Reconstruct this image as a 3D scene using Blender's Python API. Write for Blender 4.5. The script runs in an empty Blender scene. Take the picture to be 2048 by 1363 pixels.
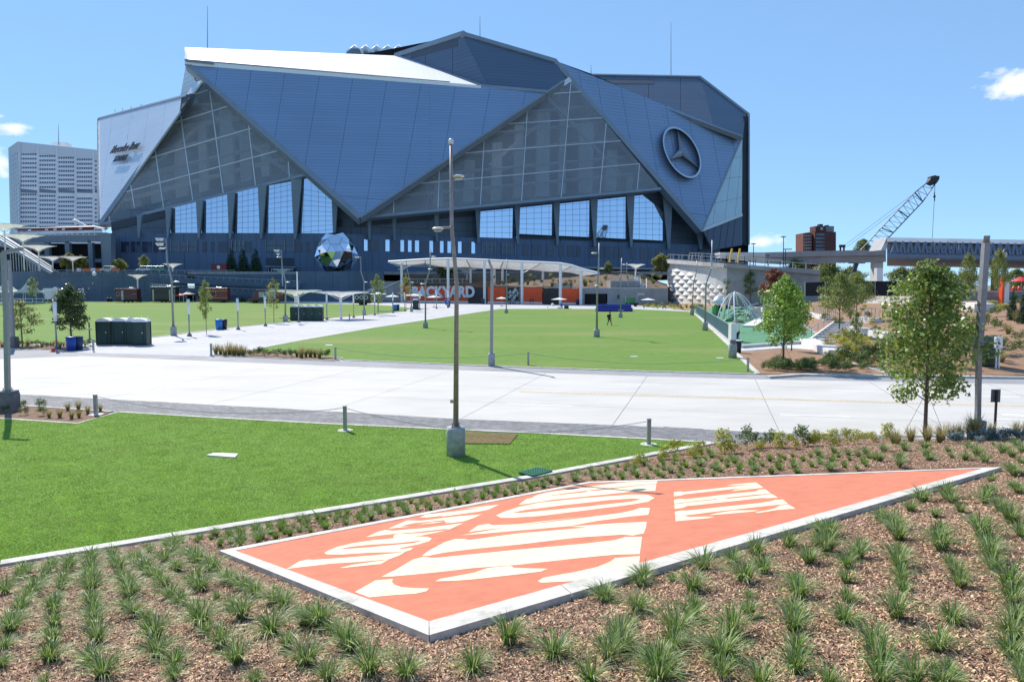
import bpy, bmesh, math, random
import numpy as np
from mathutils import Vector, Matrix
random.seed(7)
R = math.radians
scene = bpy.context.scene
# ---------------------------------------------------------------- camera
FPX, CX, CY, CAMH = 1450.0, 1024.0, 681.5, 5.3
TH = math.atan(111.5 / FPX)
cam = bpy.data.cameras.new('camera'); cam.sensor_width = 36; cam.lens = 36 * FPX / 2048
cam.clip_start = .1; cam.clip_end = 9000
camo = bpy.data.objects.new('camera', cam); scene.collection.objects.link(camo)
camo.location = (0, 0, CAMH); camo.rotation_euler = (R(90) - TH, 0, 0); scene.camera = camo
# ---------------------------------------------------------------- light
SUN_EL = R(44); SUN_AZ = math.atan2(-.55, .84)          # azimuth from +Y towards +X
sd = Vector((math.sin(SUN_AZ) * math.cos(SUN_EL), math.cos(SUN_AZ) * math.cos(SUN_EL), math.sin(SUN_EL)))
sun = bpy.data.lights.new('sun', 'SUN'); sun.energy = 4.6; sun.angle = R(.53); sun.color = (1, .93, .83)
suno = bpy.data.objects.new('sun', sun); scene.collection.objects.link(suno)
suno.rotation_euler = sd.to_track_quat('Z', 'Y').to_euler()
w = bpy.data.worlds.new('World'); scene.world = w; w.use_nodes = True
nt = w.node_tree; nt.nodes.clear()
def wn(t): return nt.nodes.new(t)
sky = wn('ShaderNodeTexSky'); sky.sky_type = 'NISHITA'; sky.sun_disc = False
sky.sun_elevation = SUN_EL; sky.sun_rotation = SUN_AZ; sky.altitude = 1500; sky.air_density = .7; sky.dust_density = 0; sky.ozone_density = 6
tc = wn('ShaderNodeTexCoord')
# small fair weather clouds, each a soft patch of noise round its own direction
def cdir(u, v):
    a = (u - CX) / FPX; b = (CY - v) / FPX
    d = Vector((a, math.cos(TH) + b * math.sin(TH), -math.sin(TH) + b * math.cos(TH))); return d.normalized()
noise = wn('ShaderNodeTexNoise'); noise.inputs['Scale'].default_value = 34; noise.inputs['Detail'].default_value = 7; noise.inputs['Roughness'].default_value = .62
mp = wn('ShaderNodeMapping'); mp.inputs['Scale'].default_value = (1, 1, 1.9)
nt.links.new(tc.outputs['Generated'], mp.inputs['Vector']); nt.links.new(mp.outputs['Vector'], noise.inputs['Vector'])
acc = None
for (u, v, ru, rv, st) in [(2035, 166, 62, 34, 1.), (1530, 482, 58, 17, .9), (25, 258, 38, 14, .9), (0, 232, 16, 12, .7), (-10, 325, 36, 26, 1.), (-240, 120, 150, 60, 1.), (2420, 330, 190, 60, 1.), (600, -420, 260, 90, .9)]:
    c = cdir(u, v)
    s = wn('ShaderNodeVectorMath'); s.operation = 'SUBTRACT'; nt.links.new(tc.outputs['Generated'], s.inputs[0]); s.inputs[1].default_value = c
    k = wn('ShaderNodeVectorMath'); k.operation = 'MULTIPLY'; nt.links.new(s.outputs[0], k.inputs[0]); k.inputs[1].default_value = (FPX / ru, FPX / ru, FPX / rv)
    l = wn('ShaderNodeVectorMath'); l.operation = 'LENGTH'; nt.links.new(k.outputs[0], l.inputs[0])
    m = wn('ShaderNodeMapRange'); m.inputs['From Min'].default_value = 1.25; m.inputs['From Max'].default_value = 0; m.inputs['To Min'].default_value = 0; m.inputs['To Max'].default_value = .62 * st
    nt.links.new(l.outputs['Value'], m.inputs['Value'])
    if acc is None: acc = m.outputs[0]
    else:
        a = wn('ShaderNodeMath'); a.operation = 'MAXIMUM'; nt.links.new(acc, a.inputs[0]); nt.links.new(m.outputs[0], a.inputs[1]); acc = a.outputs[0]
ad = wn('ShaderNodeMath'); ad.operation = 'ADD'; nt.links.new(acc, ad.inputs[0]); nt.links.new(noise.outputs['Fac'], ad.inputs[1])
gate = wn('ShaderNodeMapRange'); gate.inputs['From Min'].default_value = .72; gate.inputs['From Max'].default_value = 1.02; nt.links.new(ad.outputs[0], gate.inputs['Value'])
gm = wn('ShaderNodeGamma'); gm.inputs['Gamma'].default_value = .4; nt.links.new(sky.outputs[0], gm.inputs['Color'])      # the camera's tone curve flattens the sky evenly
tn = wn('ShaderNodeMix'); tn.data_type = 'RGBA'; tn.blend_type = 'MULTIPLY'; tn.inputs['Factor'].default_value = 1; nt.links.new(gm.outputs[0], tn.inputs['A']); tn.inputs['B'].default_value = (2.45, 3.5, 4.5, 1)
mx = wn('ShaderNodeMix'); mx.data_type = 'RGBA'; nt.links.new(gate.outputs[0], mx.inputs['Factor']); nt.links.new(tn.outputs['Result'], mx.inputs['A']); mx.inputs['B'].default_value = (9.3, 9.6, 9.9, 1)
bg = wn('ShaderNodeBackground'); bg.inputs['Strength'].default_value = .088; out = wn('ShaderNodeOutputWorld')
nt.links.new(mx.outputs['Result'], bg.inputs['Color']); nt.links.new(bg.outputs[0], out.inputs[0])
vs = scene.view_settings; vs.view_transform = 'Standard'; vs.look = 'None'; vs.gamma = 1; vs.use_curve_mapping = False; vs.exposure = .42
cy = scene.cycles; cy.max_bounces = 7; cy.transparent_max_bounces = 8; cy.sample_clamp_indirect = 6; cy.caustics_reflective = False; cy.caustics_refractive = False
# ---------------------------------------------------------------- pixel <-> place (pixels of the 2048 px photograph)
def ray(u, v):
    a = (u - CX) / FPX; b = (CY - v) / FPX
    return Vector((a, math.cos(TH) + b * math.sin(TH), -math.sin(TH) + b * math.cos(TH)))
def G(u, v, z=0.):
    d = ray(u, v); t = (z - CAMH) / d.z; return Vector((d.x * t, d.y * t, z))
def P(u, v, Y):
    d = ray(u, v); t = Y / d.y; return Vector((d.x * t, Y, CAMH + d.z * t))
def Zat(u, v, Y): return P(u, v, Y).z
# ---------------------------------------------------------------- mesh builder
class MB:
    def __init__(s): s.v = []; s.f = []; s.uv = {}
    def add(s, vs, fs, uvs=None):
        o = len(s.v); s.v += [tuple(p) for p in vs]
        for i, f in enumerate(fs):
            if uvs: s.uv[len(s.f)] = uvs[i]
            s.f.append([o + k for k in f])
    def box(s, c, d, rz=0, ax=None):
        hx, hy, hz = d[0] / 2, d[1] / 2, d[2] / 2; cs, sn = math.cos(rz), math.sin(rz); vs = []
        for z in (-hz, hz):
            for x, y in ((-hx, -hy), (hx, -hy), (hx, hy), (-hx, hy)):
                vs.append((c[0] + x * cs - y * sn, c[1] + x * sn + y * cs, c[2] + z))
        s.add(vs, [(3, 2, 1, 0), (4, 5, 6, 7), (0, 1, 5, 4), (1, 2, 6, 5), (2, 3, 7, 6), (3, 0, 4, 7)]); return s
    def bb(s, x0, x1, y0, y1, z0, z1): return s.box(((x0 + x1) / 2, (y0 + y1) / 2, (z0 + z1) / 2), (abs(x1 - x0), abs(y1 - y0), abs(z1 - z0)))
    def tube(s, pts, rad, n=8, caps=True):
        pts = [Vector(p) for p in pts]
        if not hasattr(rad, '__len__'): rad = [rad] * len(pts)
        rings = []; prev = None
        for i, p in enumerate(pts):
            t = (pts[min(i + 1, len(pts) - 1)] - pts[max(i - 1, 0)])
            t = t.normalized() if t.length > 1e-9 else Vector((0, 0, 1))
            if prev is None:
                a = Vector((1, 0, 0)) if abs(t.x) < .9 else Vector((0, 1, 0)); e = t.cross(a).normalized()
            else: e = (prev - t * prev.dot(t)); e = e.normalized() if e.length > 1e-6 else t.orthogonal().normalized()
            prev = e; g = t.cross(e)
            rings.append([p + (e * math.cos(2 * math.pi * k / n) + g * math.sin(2 * math.pi * k / n)) * rad[i] for k in range(n)])
        vs = [q for r in rings for q in r]; fs = []
        for i in range(len(rings) - 1):
            for k in range(n):
                a, b = i * n + k, i * n + (k + 1) % n; fs.append((a, b, b + n, a + n))
        if caps: fs.append(tuple(range(n - 1, -1, -1))); fs.append(tuple(range((len(rings) - 1) * n, len(rings) * n)))
        s.add(vs, fs); return s
    def bar(s, p0, p1, wx, wz=None):      # square bar between two points
        p0, p1 = Vector(p0), Vector(p1); wz = wz or wx; t = (p1 - p0).normalized()
        up = Vector((0, 0, 1)) if abs(t.z) < .9 else Vector((0, 1, 0)); e = t.cross(up).normalized(); g = e.cross(t).normalized()
        vs = [p + e * a * wx / 2 + g * b * wz / 2 for p in (p0, p1) for a, b in ((-1, -1), (1, -1), (1, 1), (-1, 1))]
        s.add(vs, [(3, 2, 1, 0), (4, 5, 6, 7), (0, 1, 5, 4), (1, 2, 6, 5), (2, 3, 7, 6), (3, 0, 4, 7)]); return s
    def lathe(s, prof, c=(0, 0, 0), n=16, sx=1, sy=1):
        vs = []; fs = []
        for r, z in prof:
            for k in range(n): a = 2 * math.pi * k / n; vs.append((c[0] + r * sx * math.cos(a), c[1] + r * sy * math.sin(a), c[2] + z))
        m = len(prof)
        for i in range(m - 1):
            for k in range(n): a, b = i * n + k, i * n + (k + 1) % n; fs.append((a, b, b + n, a + n))
        fs.append(tuple(range(n - 1, -1, -1))); fs.append(tuple(range((m - 1) * n, m * n))); s.add(vs, fs); return s
    def prism(s, poly, z0, z1):           # flat plan polygon raised from z0 to z1
        n = len(poly); vs = [(p[0], p[1], z0) for p in poly] + [(p[0], p[1], z1) for p in poly]
        ar = sum(poly[i][0] * poly[(i + 1) % n][1] - poly[(i + 1) % n][0] * poly[i][1] for i in range(n))
        fs = [tuple(range(n - 1, -1, -1)), tuple(range(n, 2 * n))] + [(i, (i + 1) % n, n + (i + 1) % n, n + i) for i in range(n)]
        if ar < 0: fs = [tuple(reversed(f)) for f in fs]
        s.add(vs, fs); return s
    def slab(s, poly, vec, uv=True):      # planar polygon in space thickened by vec
        vec = Vector(vec); pl = [Vector(p) for p in poly]; n = len(pl); vs = pl + [p + vec for p in pl]
        fs = [tuple(range(n)), tuple(range(2 * n - 1, n - 1, -1))] + [(i, n + i, n + (i + 1) % n, (i + 1) % n) for i in range(n)]
        nm = (pl[1] - pl[0]).cross(pl[2] - pl[0])
        for k in range(2, n - 1): nm += (pl[k] - pl[0]).cross(pl[k + 1] - pl[0])
        if nm.dot(vec) > 0: fs = [tuple(reversed(f)) for f in fs]
        uvs = None
        if uv:
            nn = nm.normalized(); e = Vector((0, 0, 1)).cross(nn); e = e.normalized() if e.length > .01 else Vector((1, 0, 0)); g = nn.cross(e)
            if g.z < 0: g = -g
            uvs = [[(vs[k].dot(e), vs[k].dot(g)) for k in f] for f in fs]
        s.add(vs, fs, uvs); return s
    def sphere(s, c, r, n=12, m=8, sz=1):
        vs = [(c[0], c[1], c[2] - r * sz)]; fs = []
        for i in range(1, m):
            a = -math.pi / 2 + math.pi * i / m
            for k in range(n): b = 2 * math.pi * k / n; vs.append((c[0] + r * math.cos(a) * math.cos(b), c[1] + r * math.cos(a) * math.sin(b), c[2] + r * sz * math.sin(a)))
        vs.append((c[0], c[1], c[2] + r * sz))
        for k in range(n): fs.append((0, 1 + (k + 1) % n, 1 + k))
        for i in range(m - 2):
            for k in range(n): a, b = 1 + i * n + k, 1 + i * n + (k + 1) % n; fs.append((a, b, b + n, a + n))
        L = len(vs) - 1; o = 1 + (m - 2) * n
        for k in range(n): fs.append((o + k, o + (k + 1) % n, L))
        s.add(vs, fs); return s
    def mesh(s, name, mat, smooth=False, off=None):
        v = s.v if off is None else [(p[0] - off[0], p[1] - off[1], p[2] - off[2]) for p in s.v]
        me = bpy.data.meshes.new(name); me.from_pydata(v, [], s.f)
        if s.uv:
            ul = me.uv_layers.new(name='UVMap'); 
            for i, p in enumerate(me.polygons):
                q = s.uv.get(i)
                if q:
                    for k, li in enumerate(p.loop_indices): ul.data[li].uv = q[k]
        if mat: me.materials.append(mat)
        if smooth: me.polygons.foreach_set('use_smooth', [True] * len(me.polygons))
        me.update(); return me
    def build(s, name, mat, parent=None, smooth=False, world=False, bevel=0):
        off = parent.location if (parent is not None and world) else None
        if parent is not None and world and parent.parent is not None: off = Vector(parent.location) + Vector(parent.parent.location)
        o = bpy.data.objects.new(name, s.mesh(name, mat, smooth, off)); scene.collection.objects.link(o); o.parent = parent
        if smooth == 'auto':
            try:
                for e in o.data.polygons: pass
                o.data.set_sharp_from_angle(angle=R(35))
            except Exception: pass
        if bevel:
            b = o.modifiers.new('bevel', 'BEVEL'); b.width = bevel; b.segments = 2; b.limit_method = 'ANGLE'
        return o
def tag(o, label=None, cat=None, group=None, kind=None):
    if label: o['label'] = label
    if cat: o['category'] = cat
    if group: o['group'] = group
    if kind: o['kind'] = kind
    return o
def thing(name, label, cat, loc=(0, 0, 0), rz=0, group=None):
    o = bpy.data.objects.new(name, None); o.empty_display_size = .3; scene.collection.objects.link(o)
    o.location = loc; o.rotation_euler = (0, 0, rz); return tag(o, label, cat, group)
def copy_tree(o, parent=None):
    c = o.copy(); scene.collection.objects.link(c); c.parent = parent
    for ch in list(o.children): copy_tree(ch, c)
    return c
def dup(o, loc, rz=0, s=1, label=None, group=None):
    c = copy_tree(o); c.location = loc; c.rotation_euler = (0, 0, rz); c.scale = (s, s, s) if not hasattr(s, '__len__') else s
    if label: c['label'] = label
    if group: c['group'] = group
    return c
def inst(me, name, parent, loc=(0, 0, 0), rot=(0, 0, 0), sc=(1, 1, 1)):
    o = bpy.data.objects.new(name, me); scene.collection.objects.link(o); o.parent = parent; o.location = loc; o.rotation_euler = rot; o.scale = sc; return o
def bigmesh(name, verts, faces, mat, smooth=False):   # numpy arrays, all faces the same size
    me = bpy.data.meshes.new(name); k = faces.shape[1]; n = len(faces)
    me.vertices.add(len(verts)); me.vertices.foreach_set('co', np.ascontiguousarray(verts, dtype=np.float32).ravel())
    me.loops.add(n * k); me.loops.foreach_set('vertex_index', np.ascontiguousarray(faces, dtype=np.int32).ravel())
    me.polygons.add(n); me.polygons.foreach_set('loop_start', np.arange(0, n * k, k, dtype=np.int32)); me.polygons.foreach_set('loop_total', np.full(n, k, dtype=np.int32))
    me.update(calc_edges=True)
    if smooth: me.polygons.foreach_set('use_smooth', [True] * n)
    if mat: me.materials.append(mat)
    me.validate(); return me
def mobj(name, me, parent=None):
    o = bpy.data.objects.new(name, me); scene.collection.objects.link(o); o.parent = parent; return o
# ---------------------------------------------------------------- 2-D polygon clipping (half plane a*x+b*y+c >= 0)
def clip(poly, a, b, c):
    o = []; n = len(poly)
    for i in range(n):
        p, q = poly[i], poly[(i + 1) % n]; fp = a * p[0] + b * p[1] + c; fq = a * q[0] + b * q[1] + c
        if fp >= 0: o.append(p)
        if (fp >= 0) != (fq >= 0): t = fp / (fp - fq); o.append((p[0] + (q[0] - p[0]) * t, p[1] + (q[1] - p[1]) * t))
    return o
def area(poly): return abs(sum(poly[i][0] * poly[(i + 1) % len(poly)][1] - poly[(i + 1) % len(poly)][0] * poly[i][1] for i in range(len(poly)))) / 2 if len(poly) > 2 else 0
# ---------------------------------------------------------------- materials
def M(name, col, rough=.6, metal=0, var=.08, scale=4, bump=0, col2=None, f2=.5, coord='Object', spec=.5, isl=0, detail=5, bscale=None, hues=None, stretch=None, coat=0):
    m = bpy.data.materials.new(name); m.use_nodes = True; t = m.node_tree; N = t.nodes; L = t.links; b = N['Principled BSDF']
    b.inputs['Roughness'].default_value = rough; b.inputs['Metallic'].default_value = metal; b.inputs['Specular IOR Level'].default_value = spec
    if coat: b.inputs['Coat Weight'].default_value = coat
    tcn = N.new('ShaderNodeTexCoord'); src = tcn.outputs[coord]
    if stretch:
        mpn = N.new('ShaderNodeMapping'); mpn.inputs['Scale'].default_value = stretch; L.new(src, mpn.inputs['Vector']); src = mpn.outputs[0]
    no = N.new('ShaderNodeTexNoise'); no.inputs['Scale'].default_value = scale; no.inputs['Detail'].default_value = detail; no.inputs['Roughness'].default_value = .65; L.new(src, no.inputs['Vector'])
    c2 = col2 if col2 else tuple(c * (1 - 2.2 * var) for c in col); c1 = col if col2 else tuple(min(1, c * (1 + 2.2 * var)) for c in col)
    r = N.new('ShaderNodeMapRange'); r.inputs['From Min'].default_value = .3; r.inputs['From Max'].default_value = .7; L.new(no.outputs['Fac'], r.inputs['Value'])
    mxx = N.new('ShaderNodeMix'); mxx.data_type = 'RGBA'; L.new(r.outputs[0], mxx.inputs['Factor']); mxx.inputs['A'].default_value = (*c2, 1); mxx.inputs['B'].default_value = (*c1, 1)
    colr = mxx.outputs['Result']
    if isl:
        ge = N.new('ShaderNodeNewGeometry'); hs = N.new('ShaderNodeHueSaturation')
        mr = N.new('ShaderNodeMapRange'); L.new(ge.outputs['Random Per Island'], mr.inputs['Value']); mr.inputs['To Min'].default_value = 1 - isl; mr.inputs['To Max'].default_value = 1 + isl
        L.new(mr.outputs[0], hs.inputs['Value']); L.new(colr, hs.inputs['Color'])
        if hues:
            m2 = N.new('ShaderNodeMath'); m2.operation = 'MULTIPLY'; m2.inputs[1].default_value = 7.31; L.new(ge.outputs['Random Per Island'], m2.inputs[0])
            m3 = N.new('ShaderNodeMath'); m3.operation = 'FRACT'; L.new(m2.outputs[0], m3.inputs[0])
            m4 = N.new('ShaderNodeMapRange'); m4.inputs['To Min'].default_value = .5 - hues; m4.inputs['To Max'].default_value = .5 + hues; L.new(m3.outputs[0], m4.inputs['Value']); L.new(m4.outputs[0], hs.inputs['Hue'])
        colr = hs.outputs[0]
    L.new(colr, b.inputs['Base Color'])
    if bump:
        nb = N.new('ShaderNodeTexNoise'); nb.inputs['Scale'].default_value = bscale or scale * 6; nb.inputs['Detail'].default_value = 4; L.new(src, nb.inputs['Vector'])
        bp = N.new('ShaderNodeBump'); bp.inputs['Strength'].default_value = bump; bp.inputs['Distance'].default_value = .02; L.new(nb.outputs['Fac'], bp.inputs['Height']); L.new(bp.outputs[0], b.inputs['Normal'])
    return m
def leafmat(name, col, isl=.35, hues=.02, trans=.35, rough=.55, gl=.35):
    m = M(name, col, rough, var=.12, scale=1.5, isl=isl, hues=hues, spec=gl); t = m.node_tree; N = t.nodes; L = t.links
    b = N['Principled BSDF']; o = N['Material Output']; tr = N.new('ShaderNodeBsdfTranslucent'); mx = N.new('ShaderNodeMixShader'); mx.inputs[0].default_value = trans
    src = b.inputs['Base Color'].links[0].from_socket; hv = N.new('ShaderNodeHueSaturation'); hv.inputs['Value'].default_value = 1.5; hv.inputs['Hue'].default_value = .485; L.new(src, hv.inputs['Color']); L.new(hv.outputs[0], tr.inputs['Color'])
    L.new(b.outputs[0], mx.inputs[1]); L.new(tr.outputs[0], mx.inputs[2]); L.new(mx.outputs[0], o.inputs['Surface']); return m
def brickmat(name, c1, c2, mortar, bw, bh, ms, rough=.7, metal=0, coord='UV', bias=0, off=.5, bump=.3, spec=.5, nscale=.4, nvar=.12):
    m = bpy.data.materials.new(name); m.use_nodes = True; t = m.node_tree; N = t.nodes; L = t.links; b = N['Principled BSDF']
    b.inputs['Roughness'].default_value = rough; b.inputs['Metallic'].default_value = metal; b.inputs['Specular IOR Level'].default_value = spec
    tcn = N.new('ShaderNodeTexCoord'); br = N.new('ShaderNodeTexBrick'); L.new(tcn.outputs[coord], br.inputs['Vector'])
    br.inputs['Scale'].default_value = 1; br.inputs['Brick Width'].default_value = bw; br.inputs['Row Height'].default_value = bh; br.inputs['Mortar Size'].default_value = ms; br.inputs['Bias'].default_value = bias; br.offset = off
    br.inputs['Color1'].default_value = (*c1, 1); br.inputs['Color2'].default_value = (*c2, 1); br.inputs['Mortar'].default_value = (*mortar, 1); br.inputs['Mortar Smooth'].default_value = .1
    no = N.new('ShaderNodeTexNoise'); no.inputs['Scale'].default_value = nscale; no.inputs['Detail'].default_value = 5; L.new(tcn.outputs[coord], no.inputs['Vector'])
    hv = N.new('ShaderNodeHueSaturation'); mr = N.new('ShaderNodeMapRange'); mr.inputs['From Min'].default_value = .3; mr.inputs['From Max'].default_value = .7; mr.inputs['To Min'].default_value = 1 - nvar; mr.inputs['To Max'].default_value = 1 + nvar
    L.new(no.outputs['Fac'], mr.inputs['Value']); L.new(mr.outputs[0], hv.inputs['Value']); L.new(br.outputs['Color'], hv.inputs['Color']); L.new(hv.outputs[0], b.inputs['Base Color'])
    if bump:
        bp = N.new('ShaderNodeBump'); bp.inputs['Strength'].default_value = bump; bp.inputs['Distance'].default_value = .03; bp.invert = True; L.new(br.outputs['Fac'], bp.inputs['Height']); L.new(bp.outputs[0], b.inputs['Normal'])
    return m
white_paint = M('white_paint', (.74, .75, .76), .45, var=.04)
steel = M('galvanised_steel', (.34, .35, .36), .45, .6, var=.1, scale=9, bump=.05)
polegrey = M('pole_grey_paint', (.30, .30, .31), .42, .25, var=.06, scale=6)
polewarm = M('pole_weathered', (.30, .26, .24), .42, .25, var=.1, scale=5)
pedcon = M('pedestal_concrete', (.36, .38, .40), .85, var=.14, scale=5, bump=.4)
darkcon = M('dark_concrete', (.17, .17, .18), .85, var=.12, scale=4, bump=.3)
kerbcon = M('kerb_concrete', (.56, .54, .49), .85, var=.12, scale=3, bump=.4, bscale=50)
blackp = M('black_plastic', (.02, .02, .022), .5, var=.05)
lampwhite = M('lamp_housing', (.72, .73, .74), .35, .1, var=.04)
# text helper: real 3-D letters from the built-in font
def text_mesh(txt, size, depth, mat, shear=0, sx=1, space=1.0, bold=0):
    cu = bpy.data.curves.new('lettering', 'FONT'); cu.body = txt; cu.size = size; cu.extrude = depth / 2; cu.shear = shear; cu.space_character = space; cu.align_x = 'CENTER'; cu.align_y = 'CENTER'; cu.offset = bold; cu.resolution_u = 3
    o = bpy.data.objects.new('tmp', cu); scene.collection.objects.link(o); dg = bpy.context.evaluated_depsgraph_get(); dg.update()
    me = bpy.data.meshes.new_from_object(o.evaluated_get(dg)); bpy.data.objects.remove(o); bpy.data.curves.remove(cu)
    for v in me.vertices: v.co.x *= sx
    me.materials.clear(); me.materials.append(mat); return me
def text_on(name, txt, pos, ex, ey, size, depth, mat, parent, **k):   # ex: reading direction, ey: up direction on the surface
    me = text_mesh(txt, size, depth, mat, **k); ex = Vector(ex).normalized(); ey = (Vector(ey) - ex * ex.dot(Vector(ey))).normalized(); ez = ex.cross(ey)
    Mx = Matrix((ex, ey, ez)).transposed().to_4x4(); Mx.translation = Vector(pos); me.transform(Mx)
    if parent is not None:
        off = Vector(parent.location); 
        if parent.parent is not None: off += Vector(parent.parent.location)
        me.transform(Matrix.Translation(-off))
    return mobj(name, me, parent)
# ================================================================ GROUND
def struct(o): o['kind'] = 'structure'; return o
def flat(name, poly, z, mat, parent=None, th=None):
    mb = MB()
    if th: mb.prism(poly, z - th, z)
    else: mb.add([(p[0], p[1], z) for p in poly], [tuple(range(len(poly)))])
    o = mb.build(name, mat, parent)
    if not th and o.data.polygons[0].normal.z < 0: o.data.flip_normals()
    return o
def gp(*pts): return [tuple(G(u, v)[:2]) for u, v in pts]
groundmat = M('far_ground', (.16, .17, .11), .95, var=.2, scale=.02)
GN = 9000
struct(flat('ground', [(-GN, -400), (GN, -400), (GN, GN), (-GN, GN)], -.03, groundmat))
plazamat = brickmat('pale_plaza_paving', (.50, .50, .51), (.43, .43, .445), (.34, .34, .35), .6, .3, .012, .85, coord='Object', bump=.1, nscale=.12, nvar=.10)
struct(flat('plaza_paving', [(-260, 14), (150, 14), (150, 246), (-260, 246)], -.008, plazamat))
# kerb line of the bank: lawn kerb, then the road edge
K = [(-40.0, G(0, 1131).y + (G(0, 1131).x + 40) * -.0), ]
k0, k1, k2 = G(0, 1131), G(1060, 957), G(1425, 888)
dk = (k1 - k0).normalized(); K = [tuple((k0 - dk * 40)[:2]), tuple(k0[:2]), tuple(k1[:2]), tuple(k2[:2])] + gp((1640, 876), (1844, 877), (2048, 873), (2900, 858))
def seg_d(x, y):                          # distance to the kerb polyline, positive on the camera side
    x = np.asarray(x, float); y = np.asarray(y, float); best = np.full(x.shape, 1e9)
    for a, b in zip(K[:-1], K[1:]):
        dx, dy = b[0] - a[0], b[1] - a[1]; l2 = dx * dx + dy * dy
        t = np.clip(((x - a[0]) * dx + (y - a[1]) * dy) / l2, 0, 1); d = np.hypot(x - a[0] - t * dx, y - a[1] - t * dy)
        sg = np.where(dx * (y - a[1]) - dy * (x - a[0]) > 0, -1, 1); best = np.where(d < np.abs(best) - 1e-9, d * sg, best)
    return best
LOGO_PX = [(438, 1101), (858, 1271), (2004, 934), (1310, 959), (1180, 963)]
# logo plane: through the bank plane near the kerb line, a little proud of it
nrm = Vector((dk.y, -dk.x, 0))
def logoz(x, y): return .02 + .172 * ((x - k1.x) * nrm.x + (y - k1.y) * nrm.y) + .035
def onlogo(u, v):
    d = ray(u, v); A = .172 * (d.x * nrm.x + d.y * nrm.y); c0 = .02 + .035 - .172 * (k1.x * nrm.x + k1.y * nrm.y)
    t = (CAMH - c0) / (A - d.z); return Vector((d.x * t, d.y * t, CAMH + d.z * t))
LG = [onlogo(u, v) for u, v in LOGO_PX]
def in_poly(x, y, poly):
    x = np.asarray(x); y = np.asarray(y); c = np.zeros(x.shape, bool); n = len(poly)
    for i in range(n):
        x0, y0 = poly[i][0], poly[i][1]; x1, y1 = poly[(i + 1) % n][0], poly[(i + 1) % n][1]
        if y1 == y0: continue
        c ^= ((y0 > y) != (y1 > y)) & (x < (x1 - x0) * (y - y0) / (y1 - y0) + x0)
    return c
def bank(x, y):
    d = seg_d(x, y); x = np.asarray(x, float); y = np.asarray(y, float)
    z = .02 + .172 * np.maximum(d - .1, 0) + .02 * np.sin(x * 1.3 + y * .7) * np.clip(d / 3, 0, 1) + .012 * np.sin(x * 3.1 - y * 2.3) * np.clip(d / 3, 0, 1)
    o = np.full(x.shape, 1e9)
    for a, b in zip(LG, LG[1:] + LG[:1]):
        dx, dy = b[0] - a[0], b[1] - a[1]; t = np.clip(((x - a[0]) * dx + (y - a[1]) * dy) / (dx * dx + dy * dy), 0, 1); o = np.minimum(o, np.hypot(x - a[0] - t * dx, y - a[1] - t * dy))
    o = np.where(in_poly(x, y, LG), 0, o); return np.minimum(z, logoz(x, y) - .07 + .35 * np.maximum(o - .42, 0))
def bankz(x, y): return float(bank(np.array([x]), np.array([y]))[0])
def onbank(u, v):                         # point where the line of sight of a pixel meets the bank
    d = ray(u, v); lo, hi = 1.0, 40.0
    t = np.linspace(2, 40, 1500); z = CAMH + d.z * t; h = bank(d.x * t, d.y * t); k = np.argmax(z < h)
    if not (z < h).any(): return None
    tt = t[k]; return Vector((d.x * tt, d.y * tt, float(h[k])))
mulchmat = M('mulch', (.30, .185, .115), .95, var=.3, scale=16, bump=1., col2=(.12, .06, .04), bscale=60)
nx, ny = 190, 130
gx = np.linspace(-34, 34, nx); gy = np.linspace(-14, 30, ny); XX, YY = np.meshgrid(gx, gy)
DD = seg_d(XX, YY); ZZ = bank(XX, YY); ZZ = np.where(DD < 0, -.12, ZZ)
idx = np.arange(nx * ny).reshape(ny, nx); Fq = np.stack([idx[:-1, :-1], idx[:-1, 1:], idx[1:, 1:], idx[1:, :-1]], -1).reshape(-1, 4)
cen = DD.ravel()[Fq].max(1) > -.05; Fq = Fq[cen]
bk = mobj('mulch_bank', bigmesh('mulch_bank', np.stack([XX, YY, ZZ], -1).reshape(-1, 3), Fq, mulchmat, True)); struct(bk)
# wood chips
rng = np.random.default_rng(3)
def scatter_chips(n, cx, cy, cz, L, W, mat, name, tilt=.5):
    a = rng.uniform(0, 2 * np.pi, n); ti = rng.normal(0, tilt, n); l = L * rng.uniform(.5, 1.5, n); w_ = W * rng.uniform(.6, 1.5, n)
    dx = np.stack([np.cos(a) * np.cos(ti), np.sin(a) * np.cos(ti), np.sin(ti)], -1) * l[:, None] / 2
    ro = rng.normal(0, tilt, n); dy = np.stack([-np.sin(a) * np.cos(ro), np.cos(a) * np.cos(ro), np.sin(ro)], -1) * w_[:, None] / 2
    c = np.stack([cx, cy, cz + L * .14], -1); v = np.stack([c - dx - dy * .7, c + dx - dy, c + dx * .9 + dy * .7, c - dx + dy], 1).reshape(-1, 3)
    return mobj(name, bigmesh(name, v, np.arange(4 * n).reshape(n, 4), mat))
chipmat = M('wood_chips', (.53, .345, .22), .9, var=.12, scale=3, isl=.78, hues=.02)
n = 480000
yy = 3.2 + 23 * rng.uniform(0, 1, n) ** 1.7; xx = rng.uniform(-1, 1, n) * (yy * .92 + 1.5)
ok = (seg_d(xx, yy) > .28) & ~in_poly(xx, yy, LG); xx, yy = xx[ok], yy[ok]
ch = scatter_chips(len(xx), xx, yy, bank(xx, yy), .042, .014, chipmat, 'wood_chips'); tag(ch, 'loose brown wood chip mulch covering the planted bank', 'mulch', kind='stuff')
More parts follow.
